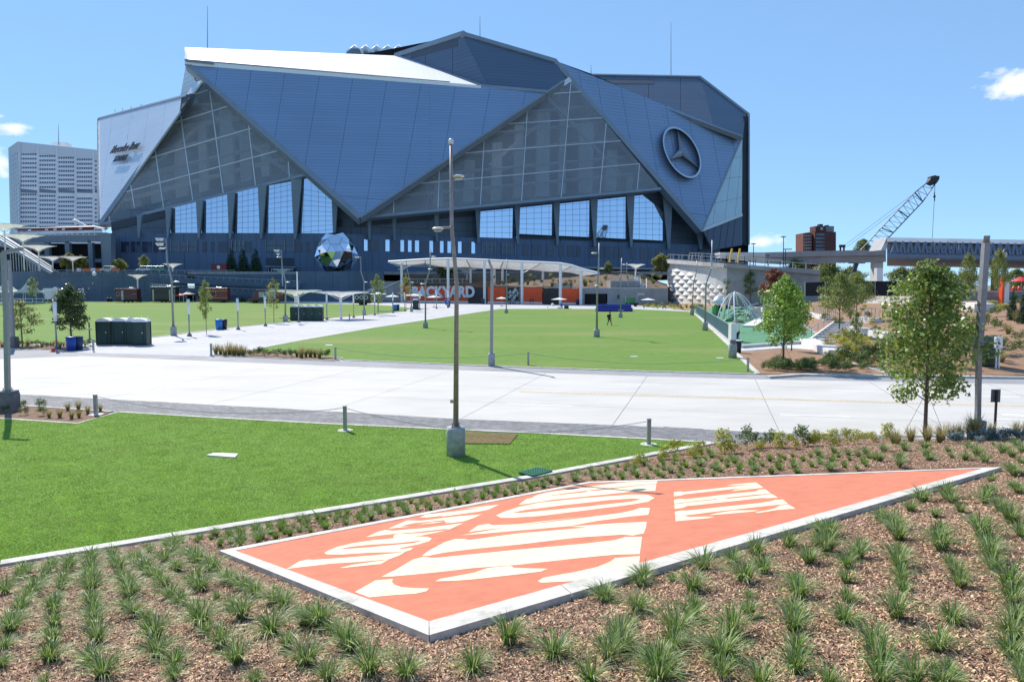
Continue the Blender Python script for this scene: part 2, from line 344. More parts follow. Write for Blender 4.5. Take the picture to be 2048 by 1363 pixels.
# near lawn ------------------------------------------------------
def grassmat(name, c1, c2, sc, c3=None, bump=.5, bs=60):
    m = M(name, c1, .9, col2=c2, scale=sc, bump=bump, bscale=bs, spec=.15); t = m.node_tree; N = t.nodes; L = t.links; b = N['Principled BSDF']
    src = b.inputs['Base Color'].links[0].from_socket; tcn = N.new('ShaderNodeTexCoord'); n2 = N.new('ShaderNodeTexNoise'); n2.inputs['Scale'].default_value = sc * .11; n2.inputs['Detail'].default_value = 3
    mpn = N.new('ShaderNodeMapping'); mpn.inputs['Scale'].default_value = (.35, 1, 1); L.new(tcn.outputs['Object'], mpn.inputs[0]); L.new(mpn.outputs[0], n2.inputs['Vector'])
    mr = N.new('ShaderNodeMapRange'); mr.inputs['From Min'].default_value = .52; mr.inputs['From Max'].default_value = .72; mr.inputs['To Max'].default_value = .5; L.new(n2.outputs['Fac'], mr.inputs['Value'])
    mxx = N.new('ShaderNodeMix'); mxx.data_type = 'RGBA'; L.new(mr.outputs[0], mxx.inputs['Factor']); L.new(src, mxx.inputs['A']); mxx.inputs['B'].default_value = (*(c3 or (.26, .25, .10)), 1); L.new(mxx.outputs['Result'], b.inputs['Base Color']); return m
lawnmat = grassmat('near_lawn_turf', (.17, .29, .055), (.14, .245, .045), 3.2, (.14, .19, .05), .7, 70)
fieldmat = grassmat('field_turf', (.155, .26, .055), (.12, .21, .04), .9, (.30, .27, .12), .2, 20)
planter_px = [(0, 809), (224, 824), (155, 848), (0, 838)]
pw = gp(*planter_px); d01 = Vector(pw[0]) - Vector(pw[1]); d32 = Vector(pw[3]) - Vector(pw[2])
pl0 = tuple(Vector(pw[0]) + d01 * 3); pl3 = tuple(Vector(pw[3]) + d32 * 3)
lawn_poly = [pl3, pw[2], gp((238, 825))[0]] + gp((420, 836), (640, 848), (1100, 869)) + [tuple(k2[:2]), tuple(k1[:2]), tuple(k0[:2]), K[0]]
struct(flat('near_lawn', lawn_poly, .03, lawnmat, th=.1))
n = 480000
yy = 12.5 + 18 * rng.uniform(0, 1, n) ** 1.5; xx = rng.uniform(-1.25, .45, n) * (yy * .74 + .8)
ok = in_poly(xx, yy, lawn_poly) & (seg_d(xx, yy) < -.12); xx, yy = xx[ok], yy[ok]; n = len(xx)
a = rng.uniform(0, 2 * np.pi, n); h = rng.uniform(.025, .045, n) * (1 + .12 * np.sin(xx * 2.1 + yy * 1.7)); wv = .005 * (1 + yy / 16)
b0 = np.stack([xx - np.cos(a) * wv, yy - np.sin(a) * wv, np.full(n, .028)], -1); b1 = np.stack([xx + np.cos(a) * wv, yy + np.sin(a) * wv, np.full(n, .028)], -1)
tp = np.stack([xx + rng.normal(0, .016, n), yy + rng.normal(0, .016, n), .03 + h], -1)
bladem = leafmat('lawn_blades', (.255, .42, .085), .2, .015, .3, .6, .2)
go = mobj('lawn_grass_blades', bigmesh('lawn_grass_blades', np.stack([b0, b1, tp], 1).reshape(-1, 3), np.arange(3 * n).reshape(n, 3), bladem)); tag(go, 'short mown green turf of the lawn in the foreground', 'grass', kind='stuff')
sod = flat('sod_patch', gp((912, 866), (1036, 870), (1020, 890), (905, 889)), .062, M('dry_sod', (.16, .115, .04), .95, var=.25, scale=12, bump=.8)); tag(sod, 'dry brown patch of replaced sod beside the near lamp pedestal', 'turf patch')
# kerbs: strips of separate stones
def strip(pts, wd, side=0):
    pts = [Vector((p[0], p[1], 0)) for p in pts]; L_ = []; Rr = []
    for i, p in enumerate(pts):
        t = (pts[min(i + 1, len(pts) - 1)] - pts[max(i - 1, 0)]).normalized(); nn = Vector((-t.y, t.x, 0)); L_.append(p + nn * wd * (.5 + side)); Rr.append(p - nn * wd * (.5 - side))
    return L_, Rr
def resample(pts, step):
    out = [Vector((pts[0][0], pts[0][1], 0))]
    for a, b in zip(pts[:-1], pts[1:]):
        a = Vector((a[0], a[1], 0)); b = Vector((b[0], b[1], 0)); m = max(1, round((b - a).length / step))
        for i in range(1, m + 1): out.append(a.lerp(b, i / m))
    return out
def kerb(name, pts, wd, z0, z1, mat, step=3., gap=.012, joined=False):
    pts = resample(pts, step); L_, Rr = strip(pts, wd); root = bpy.data.objects.new(name, None); scene.collection.objects.link(root); root['kind'] = 'structure'
    J = MB()
    for i in range(len(pts) - 1):
        t = (pts[i + 1] - pts[i]).normalized() * gap; q = [L_[i] + t, L_[i + 1] - t, Rr[i + 1] - t, Rr[i] + t]
        if joined: J.prism([(a.x, a.y) for a in q], z0, z1)
        else: MB().prism([(a.x, a.y) for a in q], z0, z1).build('kerb_stone', mat, root)
    if joined:
        o = J.build('kerb_stones', mat, root); o['kind'] = 'stuff'
    return root
kerb('lawn_kerb', [K[0], K[1], K[2], K[3]], .26, -.1, .075, kerbcon, 3.)
kerb('lawn_back_kerb', [pl3, pw[2], gp((238, 825))[0]] + gp((420, 836), (640, 848), (1100, 869), (1422, 886)), .17, -.1, .05, kerbcon, 3.)
kerb('planter_kerb', [pl0, pw[1]], .15, -.1, .05, kerbcon, 3.)
struct(flat('planter_bed', [pl0, pw[1], pw[2], pl3], .03, mulchmat, th=.1))
# road slabs -----------------------------------------------------
roadmat = M('road_concrete', (.53, .515, .485), .85, var=.05, scale=.35, bump=.15, bscale=14, detail=8, stretch=(.5, 1, 1))
near_edge = gp((34, 788), (420, 809), (640, 821), (920, 838), (1360, 855), (1640, 871), (1844, 874), (2048, 870))
e0 = Vector(near_edge[0]) - Vector(near_edge[1]); ea = tuple(Vector(near_edge[0]) + e0 * 2.5); e1 = Vector(near_edge[-1]) - Vector(near_edge[-3]); eb = tuple(Vector(near_edge[-1]) + e1 * 5)
far_edge = gp((0, 722), (150, 711), (420, 722), (760, 735), (1380, 755), (1507, 758), (1780, 763), (2048, 768))
f0 = tuple(Vector(far_edge[0]) + Vector((-30, -2))); fdir = Vector(far_edge[-1]) - Vector(far_edge[-4]); f1 = tuple(Vector(far_edge[-1]) + fdir * 2)
road_poly = [ea] + near_edge + [eb, f1] + far_edge[::-1] + [f0]
rt = thing('road', None, None); rt['kind'] = 'structure'
flat('road_base', road_poly, -.004, M('road_joint', (.2, .2, .2), .9), rt)
rd = (Vector(near_edge[4]) - Vector(near_edge[0])).normalized(); rn = Vector((-rd.y, rd.x))
org = Vector(near_edge[3])
def tri_fan_clip(poly, hp):
    for h in hp: 
        poly = clip(poly, *h)
        if len(poly) < 3: return []
    return poly
us = list(range(-48, 66, 6)); vs_ = [-9, -4.6, 0, 4.4, 8.8, 13.2, 17.6, 22, 30]
# split the (slightly concave) road outline into quads between the two edges first
def ray_hit(poly_pts, c, d):
    best = []
    n = len(poly_pts)
    for i in range(n):
        a = Vector(poly_pts[i]); b = Vector(poly_pts[(i + 1) % n]); e = b - a; den = d.x * e.y - d.y * e.x
        if abs(den) < 1e-9: continue
        w_ = a - c; t = (w_.x * e.y - w_.y * e.x) / den; s_ = (w_.x * d.y - w_.y * d.x) / den
        if 0 <= s_ <= 1: best.append(t)
    return best
for i in range(len(us) - 1):
    A = []
    for uu in (us[i] + .012, us[i + 1] - .012):
        c = org + rd * uu; hts = ray_hit(road_poly, c, rn)
        A.append((c, sorted(hts) if len(hts) >= 2 else None))
    if A[0][1] is None or A[1][1] is None: continue
    (c0, h0), (c1, h1) = A; lo0, hi0, lo1, hi1 = h0[0], h0[-1], h1[0], h1[-1]
    for j in range(len(vs_) - 1):
        a, b = vs_[j] + .012, vs_[j + 1] - .012
        q = [c0 + rn * min(max(a, lo0), hi0), c1 + rn * min(max(a, lo1), hi1), c1 + rn * min(max(b, lo1), hi1), c0 + rn * min(max(b, lo0), hi0)]
        if area([tuple(p) for p in q]) < .3: continue
        flat('concrete_slab', [tuple(p) for p in q], .004 + .0008 * ((i * 7 + j * 3) % 3), roadmat, rt)
# markings
ymat = M('yellow_road_paint', (.74, .55, .30), .8, var=.15, scale=8); wmat = M('white_road_paint', (.88, .88, .87), .8, var=.06, scale=8)
def line(pts, wd, mat, name):
    L_, Rr = strip([Vector((p[0], p[1], 0)) for p in pts], wd); mb = MB()
    for i in range(len(pts) - 1): mb.prism([(q.x, q.y) for q in (L_[i], L_[i + 1], Rr[i + 1], Rr[i])], .008, .0125)
    o = mb.build(name, mat, rt); return o
yl = gp((1040, 782), (1400, 793), (1700, 801), (2048, 811)); line(yl, .11, ymat, 'yellow_line'); line([(p[0] - .03, p[1] - .28) for p in yl], .11, ymat, 'yellow_line')
for a, b in (((1015, 807), (1145, 812)), ((1215, 768), (1325, 771)), ((1665, 781), (1770, 784)), ((1560, 829), (1700, 834)), ((1930, 791), (2040, 795))): line(gp(a, b), .12, wmat, 'white_line')
line(gp((2005, 829), (2075, 832)), .32, wmat, 'stop_bar'); line(gp((1990, 838), (2060, 840)), .12, wmat, 'white_line')
# unit paver bands, laid stone by stone near the camera
pvmat = M('grey_pavers', (.215, .215, .225), .85, var=.06, scale=.6, isl=.28, bump=.3)
lawn_back = gp((0, 809), (224, 824), (420, 835), (640, 846), (1100, 867.5), (1440, 884.5), (1640, 874))
base_band = MB()
nb_poly = [ea] + near_edge[:7] + gp((1640, 878), (1440, 888), (1100, 868), (640, 847), (420, 836), (224, 824.5), (0, 809.5)) + [pl0]
pbase = thing('paver_band', None, None); pbase['kind'] = 'structure'
flat('joint_sand', nb_poly, 0., M('joint_sand', (.13, .13, .13), .95), pbase)
mb = MB(); cnt = 0
ang = math.atan2(rd.y, rd.x)
for r_ in range(-40, 130):
    for s_ in range(-160, 165):
        # herringbone like pattern of 20 x 10 cm stones
        u0 = s_ * .205 + (r_ % 2) * .1; v0 = r_ * .105 - 6
        p = org + rd * u0 + rn * v0
        if p.y > 45 or abs(p.x) > p.y * .8: continue
        mb.v.append((p.x, p.y, 0)); cnt += 1
pts = np.array(mb.v); keep = in_poly(pts[:, 0], pts[:, 1], nb_poly) & (pts[:, 1] > 20)
pts = pts[keep]; mb = MB(); rr = random.Random(4); vv = []; ff = []
for x, y, _ in pts:
    z = .006 + rr.uniform(0, .004); hx, hy = .0985, .0485; o = len(vv)
    for a_, b_ in ((-hx, -hy), (hx, -hy), (hx, hy), (-hx, hy)): vv.append((x + rd.x * a_ + rn.x * b_, y + rd.y * a_ + rn.y * b_, z)); 
    ff.append((o, o + 1, o + 2, o + 3))
po = mobj('pavers', bigmesh('pavers', np.array(vv), np.array(ff), pvmat), pbase); po['kind'] = 'stuff'
farpave = brickmat('grey_paver_band', (.33, .33, .345), (.27, .27, .285), (.2, .2, .2), .2, .1, .006, .85, coord='Object', bump=0)
fb = [f0] + far_edge + [f1] + [tuple(Vector(f1) + Vector((0, 3)))] + gp((2048, 751), (1780, 747), (1517, 749), (1380, 745.5), (760, 724.5), (420, 712), (150, 704), (0, 697)) + [tuple(Vector(f0) + Vector((0, 5)))]
struct(flat('far_paver_strip', fb, -.001, farpave))
kerb('road_far_kerb', gp((1535, 756), (1600, 751.5), (1780, 754), (2048, 757), (2300, 760)), .35, -.1, .13, kerbcon, 3.)
# far fields -----------------------------------------------------
lf = gp((-600, 668), (0, 684), (73, 685), (132, 690), (276, 677), (342, 669), (450, 655), (577, 643), (682, 633), (759, 627), (812, 621), (822, 616), (780, 611), (743, 609), (640, 606.5), (565, 605), (500, 602.5), (250, 602.5), (0, 605), (-300, 607))
struct(flat('left_field', lf, .02, fieldmat, th=.1))
mf = gp((668, 719), (500, 700.5), (600, 681), (750, 655), (935, 627.5), (1001, 617.5), (1104, 617.5), (1254, 617.5), (1377, 623), (1396, 634), (1458, 692), (1465, 702), (1510, 746), (1300, 742), (1000, 732), (690, 719))
mf_line = gp((480, 704), (600, 681), (750, 655), (935, 627.5), (1001, 617.5))
struct(flat('middle_field', mf, .02, fieldmat, th=.1))
kerb('field_kerb', mf_line, .3, -.1, .05, kerbcon, 12., joined=True)
kerb('field_side_kerb', gp((1377, 622), (1396, 633), (1459, 691), (1466, 701), (1516, 748)), .3, -.1, .07, kerbcon, 4., joined=True)
kerb('field_front_kerb', gp((686, 720), (1000, 733), (1300, 743), (1514, 748)), .22, -.1, .05, kerbcon, 4., joined=True)
kerb('left_field_kerb', gp((-300, 676), (0, 685), (73, 686), (132, 691)) , .25, -.1, .05, kerbcon, 5., joined=True)
kerb('left_field_side_kerb', gp((276, 677.5), (342, 670), (450, 656), (577, 644), (682, 634), (759, 628), (812, 622)), .3, -.1, .05, kerbcon, 12., joined=True)
bed1 = gp((420, 711), (505, 700), (600, 711), (686, 716), (668, 722)); bed2 = gp((-200, 684), (0, 689), (132, 692), (185, 694), (130, 701), (0, 697), (-200, 692))
struct(flat('planting_bed', bed1, .025, mulchmat, th=.1)); struct(flat('planting_bed', bed2, .03, mulchmat, th=.1))
kerb('bed_kerb', bed1 + bed1[:1], .15, -.1, .05, kerbcon, 4., joined=True); kerb('bed_kerb', bed2 + bed2[:1], .15, -.1, .05, kerbcon, 6., joined=True)
# ================================================================ STADIUM
class Plane:
    def __init__(s, *pts):                # pts: (u, v, depth)
        q = [P(*p) for p in pts]; s.o = q[0]; s.n = (q[1] - q[0]).cross(q[2] - q[0]).normalized()
        if s.n.y > 0: s.n = -s.n          # normal towards the viewer's side
    def at(s, u, v, off=0):
        d = ray(u, v); c = Vector((0, 0, CAMH)); t = (s.o + s.n * off - c).dot(s.n) / d.dot(s.n); return c + d * t
def half(p, q, inside):                   # half plane through two pixel points, keeping the side of `inside`
    a, b = q[1] - p[1], p[0] - q[0]; c = -(a * p[0] + b * p[1])
    if a * inside[0] + b * inside[1] + c < 0: a, b, c = -a, -b, -c
    return (a, b, c)
def cells(poly, lines):                   # split a pixel polygon by a family of lines
    out = [poly]
    for p, q in lines:
        a, b = q[1] - p[1], p[0] - q[0]; c = -(a * p[0] + b * p[1]); nxt = []
        for pl in out:
            for s in (1, -1):
                r = clip(pl, a * s, b * s, c * s)
                if area(r) > 6: nxt.append(r)
        out = nxt
    return out
def shrink(pl, g):                        # pull a pixel polygon in by g px along each side
    n = len(pl); cx = sum(p[0] for p in pl) / n; cy_ = sum(p[1] for p in pl) / n; o = list(pl)
    for i in range(n):
        a, b = pl[i], pl[(i + 1) % n]; L = math.hypot(b[0] - a[0], b[1] - a[1])
        if L < 1e-6: continue
        h = half(a, b, (cx, cy_)); o = clip(o, h[0], h[1], h[2] - g * L)
        if len(o) < 3: return []
    return o
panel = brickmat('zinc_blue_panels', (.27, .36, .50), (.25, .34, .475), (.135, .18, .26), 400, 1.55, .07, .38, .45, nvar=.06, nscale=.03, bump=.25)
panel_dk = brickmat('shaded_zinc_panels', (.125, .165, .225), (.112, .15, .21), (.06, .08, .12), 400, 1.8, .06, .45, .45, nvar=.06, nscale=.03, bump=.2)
panel_lt = brickmat('sunlit_zinc_panels', (.58, .64, .71), (.55, .61, .68), (.33, .37, .43), 400, 1.55, .07, .4, .35, nvar=.05, nscale=.03, bump=.25)  # same zinc cladding, its sunlit brightness put into a paler base colour
roofmat = brickmat('white_roof_membrane', (.82, .82, .82), (.80, .80, .80), (.62, .62, .62), 3.0, 60, .05, .6, bump=.1, nvar=.03)
trim = M('steel_edge_trim', (.25, .29, .33), .5, .3, var=.04, scale=.2)
trimlt = M('pale_edge_trim', (.62, .66, .70), .5, .1, var=.04, scale=.2)
finmat = M('bluegrey_fin', (.18, .225, .27), .6, .1, var=.06, scale=.2)
basem = brickmat('navy_base_panels', (.098, .15, .235), (.088, .138, .22), (.055, .085, .13), 4.2, 40, .07, .6, .1, nvar=.08, nscale=.08, bump=.2)
lowerm = brickmat('grey_base_panels', (.12, .165, .215), (.11, .15, .20), (.05, .07, .09), 12, 3.4, .1, .6, .1, nvar=.08, nscale=.08, bump=.2)
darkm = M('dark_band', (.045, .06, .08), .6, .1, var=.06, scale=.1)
navyglass = M('navy_window_glass', (.03, .045, .09), .15, 0, var=.05, scale=.1, spec=.5)
skyglass = M('mirror_window_glass', (.46, .56, .70), .03, .95, var=.02, scale=.05)
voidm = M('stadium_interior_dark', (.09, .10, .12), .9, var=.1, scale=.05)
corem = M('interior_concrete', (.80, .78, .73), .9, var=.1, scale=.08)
def glazing():
    m = bpy.data.materials.new('translucent_glazing'); m.use_nodes = True; t = m.node_tree; N = t.nodes; L = t.links; b = N['Principled BSDF']; o = N['Material Output']
    b.inputs['Base Color'].default_value = (.40, .41, .43, 1); b.inputs['Roughness'].default_value = .22; b.inputs['Specular IOR Level'].default_value = .7
    tr = N.new('ShaderNodeBsdfTransparent'); tr.inputs['Color'].default_value = (.8, .86, .9, 1); mx = N.new('ShaderNodeMixShader')
    tcn = N.new('ShaderNodeTexCoord'); wv = N.new('ShaderNodeTexWave'); wv.bands_direction = 'X'; wv.inputs['Scale'].default_value = .36; wv.inputs['Distortion'].default_value = 0; L.new(tcn.outputs['UV'], wv.inputs['Vector'])
    no = N.new('ShaderNodeTexNoise'); no.inputs['Scale'].default_value = .07; L.new(tcn.outputs['UV'], no.inputs['Vector'])
    a = N.new('ShaderNodeMath'); a.operation = 'MULTIPLY_ADD'; L.new(wv.outputs['Fac'], a.inputs[0]); a.inputs[1].default_value = .07; a.inputs[2].default_value = .165
    a2 = N.new('ShaderNodeMath'); a2.operation = 'MULTIPLY_ADD'; L.new(no.outputs['Fac'], a2.inputs[0]); a2.inputs[1].default_value = .35; L.new(a.outputs[0], a2.inputs[2])
    L.new(a2.outputs[0], mx.inputs[0]); L.new(tr.outputs[0], mx.inputs[1]); L.new(b.outputs[0], mx.inputs[2]); L.new(mx.outputs[0], o.inputs['Surface']); return m
glaz = glazing()
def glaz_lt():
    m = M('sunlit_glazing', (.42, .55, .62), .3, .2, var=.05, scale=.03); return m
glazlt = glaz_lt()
ST = thing('stadium', 'huge angular blue panelled stadium with folded metal wings, sloping glass triangles and a star emblem', 'stadium', P(760, 540, 285))
def sl(name, poly, plane, th, mat, parent=ST, off=0):
    q = [plane.at(u, v, off) for u, v in poly]; return MB().slab(q, -plane.n * th).build(name, mat, parent, world=True)
def panels(name, poly, plane, lines, th, mat, gap=.25, back=True):
    if back: sl(name + '_backing', poly, plane, .5, darkm, off=-th * .6)
    for c in cells(poly, lines):
        s = shrink(c, gap)
        if len(s) > 2: sl(name, s, plane, th, mat)
def edge(name, a, b, plane, w, th, mat, off=0., parent=ST):
    p, q = plane.at(*a, off), plane.at(*b, off); t = (q - p).normalized(); s = plane.n.cross(t).normalized() * w / 2
    MB().slab([p + s, q + s, q - s, p - s], -plane.n * th).build(name, mat, parent, world=True)
# big hanging wing ---------------------------------------------
WA = Plane((372, 127, 292), (1092, 183, 302), (720, 433, 256))
wing = [(372, 127), (1092, 183), (720, 433)]
tops = [436, 503, 570, 639, 706, 774, 842, 911, 980, 1051]
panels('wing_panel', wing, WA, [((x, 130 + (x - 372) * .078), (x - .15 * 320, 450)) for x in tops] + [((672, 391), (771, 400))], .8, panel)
edge('wing_edge', (374, 127), (720, 434), WA, 2.0, 3.2, trim, .15); edge('wing_edge', (720, 434), (1128, 161), WA, .9, 3.0, trim, .12)
# right wing ---------------------------------------------------
WB = Plane((1111, 122, 322), (1405, 458, 327), (1485, 272, 354))
panels('wing_panel', [(1111, 122), (1485, 272), (1405, 458)], WB, [((x, 100), (x + 62, 460)) for x in (1150, 1184, 1229, 1272, 1312, 1355, 1396, 1434)] + [((1340, 418), (1440, 436))], .8, panel)
edge('wing_edge', (1110, 121), (1405, 459), WB, 2.4, 3.5, trim, .2); edge('wing_edge', (1405, 459), (1485, 272), WB, .9, 2.5, trim, .12)
# emblem: ring and three pointed star standing off the wing
emb = M('emblem_metal', (.55, .60, .68), .3, .6, var=.03); embd = M('emblem_return', (.03, .035, .06), .5)
cxp, cyp = 700 + 1659 / 2.4976, 40 + 661 / 2.4976; Vx, Vy = -23 / 2.4976, -112 / 2.4976; Hx, Hy = 82.6 / 2.4976, 24.2 / 2.4976
def ep(ang, r): c_, s_ = math.cos(ang) * r, math.sin(ang) * r; return (cxp + Hx * c_ + Vx * s_, cyp + Hy * c_ + Vy * s_)
def ring(r0, r1, o0, o1, name, mat, n=72):
    mb = MB(); vs = []
    for k in range(n):
        a = 2 * math.pi * k / n
        for r, o in ((r1, o0), (r1, o1), (r0, o1), (r0, o0)): vs.append(WB.at(*ep(a, r), o))
    fs = [((k * 4 + j), (k * 4 + (j + 1) % 4), ((k + 1) % n * 4 + (j + 1) % 4), ((k + 1) % n * 4 + j)) for k in range(n) for j in range(4)]
    mb.add(vs, fs); return mb.build(name, mat, ST, world=True)
ring(1.035, 1.125, 1.4, 2.9, 'emblem_ring', emb); ring(1.03, 1.13, .2, 1.38, 'emblem_ring_return', embd)
for k in range(3):
    a = math.pi / 2 + k * 2 * math.pi / 3; mb = MB(); tip = ep(a, 1.02); L_ = ep(a + math.pi / 3, .17); R_ = ep(a - math.pi / 3, .17); C_ = (cxp, cyp)
    v = [WB.at(*tip, 1.8), WB.at(*L_, 1.8), WB.at(*C_, 3.6), WB.at(*R_, 1.8), WB.at(*tip, .3), WB.at(*L_, .3), WB.at(*R_, .3)]
    mb.add(v, [(0, 1, 2), (0, 2, 3), (0, 4, 5, 1), (3, 6, 4, 0)]); o = mb.build('star_point', emb, ST, world=True); o.data.materials.append(embd); o.data.polygons[2].material_index = 1; o.data.polygons[3].material_index = 1
# white sloping roof over the big wing ---------------------------
R1, R2, R3, R4 = P(371, 127.5, 292.5), P(962, 173, 300.5), P(800, 112, 352), P(370, 95, 346)
mb = MB(); mb.add([R1, R2, R3, R4], [(0, 1, 2), (0, 2, 3)], [[(0, 0), (150, 0), (110, 60)], [(0, 0), (110, 60), (0, 60)]]); mb.build('white_roof', roofmat, ST, world=True)
mb = MB(); a, b = P(369, 121, 291.5), P(962, 171, 299.5); mb.slab([a, b, b + Vector((0, 0, -1.3)), a + Vector((0, 0, -1.7))], (0, 1.2, 0)); mb.build('roof_fascia', M('white_fascia', (.8, .8, .8), .6, var=.03), ST, world=True)
mb = MB(); a, b = P(369, 118, 292), P(900, 163, 301); mb.slab([a, b, b + Vector((0, 0, -.35)), a + Vector((0, 0, -.6))], (0, .5, 0)); mb.build('roof_gutter', finmat, ST, world=True)
mb = MB(); a, b = P(371, 120, 290.8), P(427, 126, 291.6); mb.slab([a, b, b + Vector((0, 0, -.5)), a + Vector((0, 0, -.5))], (0, .5, 0)); mb.build('gutter_box', finmat, ST, world=True)
mb = MB(); mb.slab([P(371, 96, 345), P(369, 122, 291.5), P(372, 127, 292), P(373, 127, 300)], (1, 0, -.5)); mb.build('roof_end_wall', panel_lt, ST, world=True)
sl('end_facet', [(372, 128), (361, 191), (374, 189), (392, 163)], Plane((372, 128, 297), (361, 191, 306), (392, 163, 294)), .5, panel_lt)
sh = M('white_cushions', (.8, .82, .84), .4, var=.03)
for i, x in enumerate((700, 722, 744, 766, 788)):
    mb = MB(); p0 = P(x, 107, 388); mb.tube([P(x - 6, 104, 392), P(x + 10, 99.5, 400), P(x + 26, 106, 392)], [.6, 2.6, .6], 10); mb.build('roof_cushion', sh, ST, True, world=True)
mb = MB(); mb.slab([P(703, 97, 386), P(718, 97, 386), P(722, 110, 386), P(690, 108, 386)], (0, 3, 0)); mb.build('roof_hatch', finmat, ST, world=True)
# upper rear petals ----------------------------------------------
UA = Plane((790, 112, 352), (925, 67, 322), (977, 172, 306)); UB = Plane((925, 67, 322), (1128, 135, 321), (977, 172, 306))
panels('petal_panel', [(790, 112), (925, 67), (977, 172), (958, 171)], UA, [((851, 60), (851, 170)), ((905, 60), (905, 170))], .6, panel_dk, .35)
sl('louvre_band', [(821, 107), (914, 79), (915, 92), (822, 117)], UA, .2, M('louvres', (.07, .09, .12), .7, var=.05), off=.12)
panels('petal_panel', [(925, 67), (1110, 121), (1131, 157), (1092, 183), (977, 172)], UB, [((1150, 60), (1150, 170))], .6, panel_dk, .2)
edge('roof_edge', (788, 111), (926, 66), UA, 2.2, 2.5, trim, .6); edge('roof_edge', (924, 66), (1112, 121), UB, 2.4, 3, trim, .6)
edge('petal_sill', (790, 113), (960, 172), UA, 2.0, 2, trim, .5); edge('petal_sill', (957, 171), (1096, 183), Plane((957, 171, 301), (1096, 183, 302), (1000, 150, 305)), 1.6, 2, trim, .4)
UC = Plane((1190, 149, 375), (1400, 153, 388), (1425, 246, 348)); UD = Plane((1400, 153, 388), (1491, 228, 372), (1425, 246, 348))
panels('petal_panel', [(1186, 149), (1400, 153), (1425, 250), (1300, 205)], UC, [((1297, 140), (1297, 260)), ((1361, 140), (1361, 260)), ((1230, 140), (1230, 260))], .6, panel_dk, .35)
sl('louvre_band', [(1208, 158), (1307, 159), (1307, 168), (1225, 167)], UC, .2, bpy.data.materials['louvres'], off=.12)
panels('petal_panel', [(1400, 153), (1491, 228), (1486, 275), (1425, 250)], UD, [((1600, 60), (1600, 170))], .6, panel_dk, .2)
edge('roof_edge', (1184, 148.5), (1402, 152.5), UC, 1.3, 2, trim, .6); edge('roof_edge', (1399, 152), (1497, 227), UD, 2.4, 3, trim, .6); edge('petal_sill', (1300, 204), (1486, 273), UD, 1.5, 2, trim, .4)
# left face with the name ----------------------------------------
WL = Plane((195, 238, 372), (372, 190, 285), (199, 446, 290))
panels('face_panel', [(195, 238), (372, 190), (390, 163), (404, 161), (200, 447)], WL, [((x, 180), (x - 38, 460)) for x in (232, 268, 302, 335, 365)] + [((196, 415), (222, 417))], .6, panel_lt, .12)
edge('face_edge', (195, 237), (372, 190), WL, 1.0, 1.5, trim, .3); edge('face_edge', (195, 238), (196, 440), WL, .9, 1.5, trim, .3)
# glass triangle one ----------------------------------------------
GA = Plane((200, 447, 285), (404, 160, 291), (625, 348, 268)); GB = Plane((722, 434, 262), (1140, 160, 319), (1322, 380, 324))
vA = [((418, 173), (446, 384)), ((496, 244), (511, 372)), ((576, 314), (579, 357)), ((359.5, 224), (386, 404)), ((309, 295), (327, 416)), ((259.5, 360), (271, 428)), ((216, 422), (219.6, 444))]
hA = [((242, 386), (560, 300)), ((291, 318), (500, 257)), ((342, 247), (459, 211)), ((385, 190), (425, 177))]
vB = [((788, 392), (787, 424)), ((879, 332), (876, 414)), ((969, 270), (961, 404)), ((1055.5, 212), (1043.5, 396)), ((1141, 174), (1123, 388)), ((1212, 252), (1200.5, 380)), ((1278.5, 336), (1275, 374))]
hB = [((1096, 188), (1154, 184)), ((1006, 248), (1198, 236)), ((918, 307), (1234, 282)), ((828, 367.5), (1272.5, 328))]
def ext(l, k=4): (a, b), (c, d) = l; return ((a - (c - a) * k, b - (d - b) * k), (c + (c - a) * k, d + (d - b) * k))
triA = [(200, 447), (404, 160), (640, 368), (640, 341)]; triA = [(200, 447), (404, 160), (632, 362), (625, 344)]
triA = [(200, 447), (404, 160), (618, 347)]; triB = [(722, 434), (1140, 158), (1320, 377)]
for tri, pl, vv_, hh_ in ((triA, GA, vA, hA), (triB, GB, vB, hB)):
    for c in cells(tri, vv_ + hh_):
        s = shrink(c, .35)
        if len(s) > 2: sl('glass_pane', s, pl, .15, glaz)
    for l in vv_ + hh_:
        a, b = ext(l); g = None
        # clip the mullion line to the triangle
        cxm, cym = sum(p[0] for p in tri) / 3, sum(p[1] for p in tri) / 3; t0, t1 = 0., 1.
        for i in range(3):
            h = half(tri[i], tri[(i + 1) % 3], (cxm, cym)); fa = h[0] * a[0] + h[1] * a[1] + h[2]; fb_ = h[0] * b[0] + h[1] * b[1] + h[2]
            if fa < 0 and fb_ < 0: t0, t1 = 1, 0; break
            if fa < 0: t0 = max(t0, fa / (fa - fb_))
            elif fb_ < 0: t1 = min(t1, fa / (fa - fb_))
        if t1 - t0 > .001:
            lp = lambda t: (a[0] + (b[0] - a[0]) * t, a[1] + (b[1] - a[1]) * t)
            edge('mullion', lp(t0), lp(t1), pl, .30, .6, trimlt, .2)
edge('glass_edge', (199, 448), (405, 158), GA, 2.0, 2, trim, .5); edge('glass_edge', (198, 449), (622, 346), GA, 1.1, 3, trim, .4)
edge('glass_edge', (720, 435), (1141, 158), GB, 2.0, 2, trimlt, .5); edge('glass_edge', (720, 435), (1322, 377), GB, 1.1, 3, trim, .4)
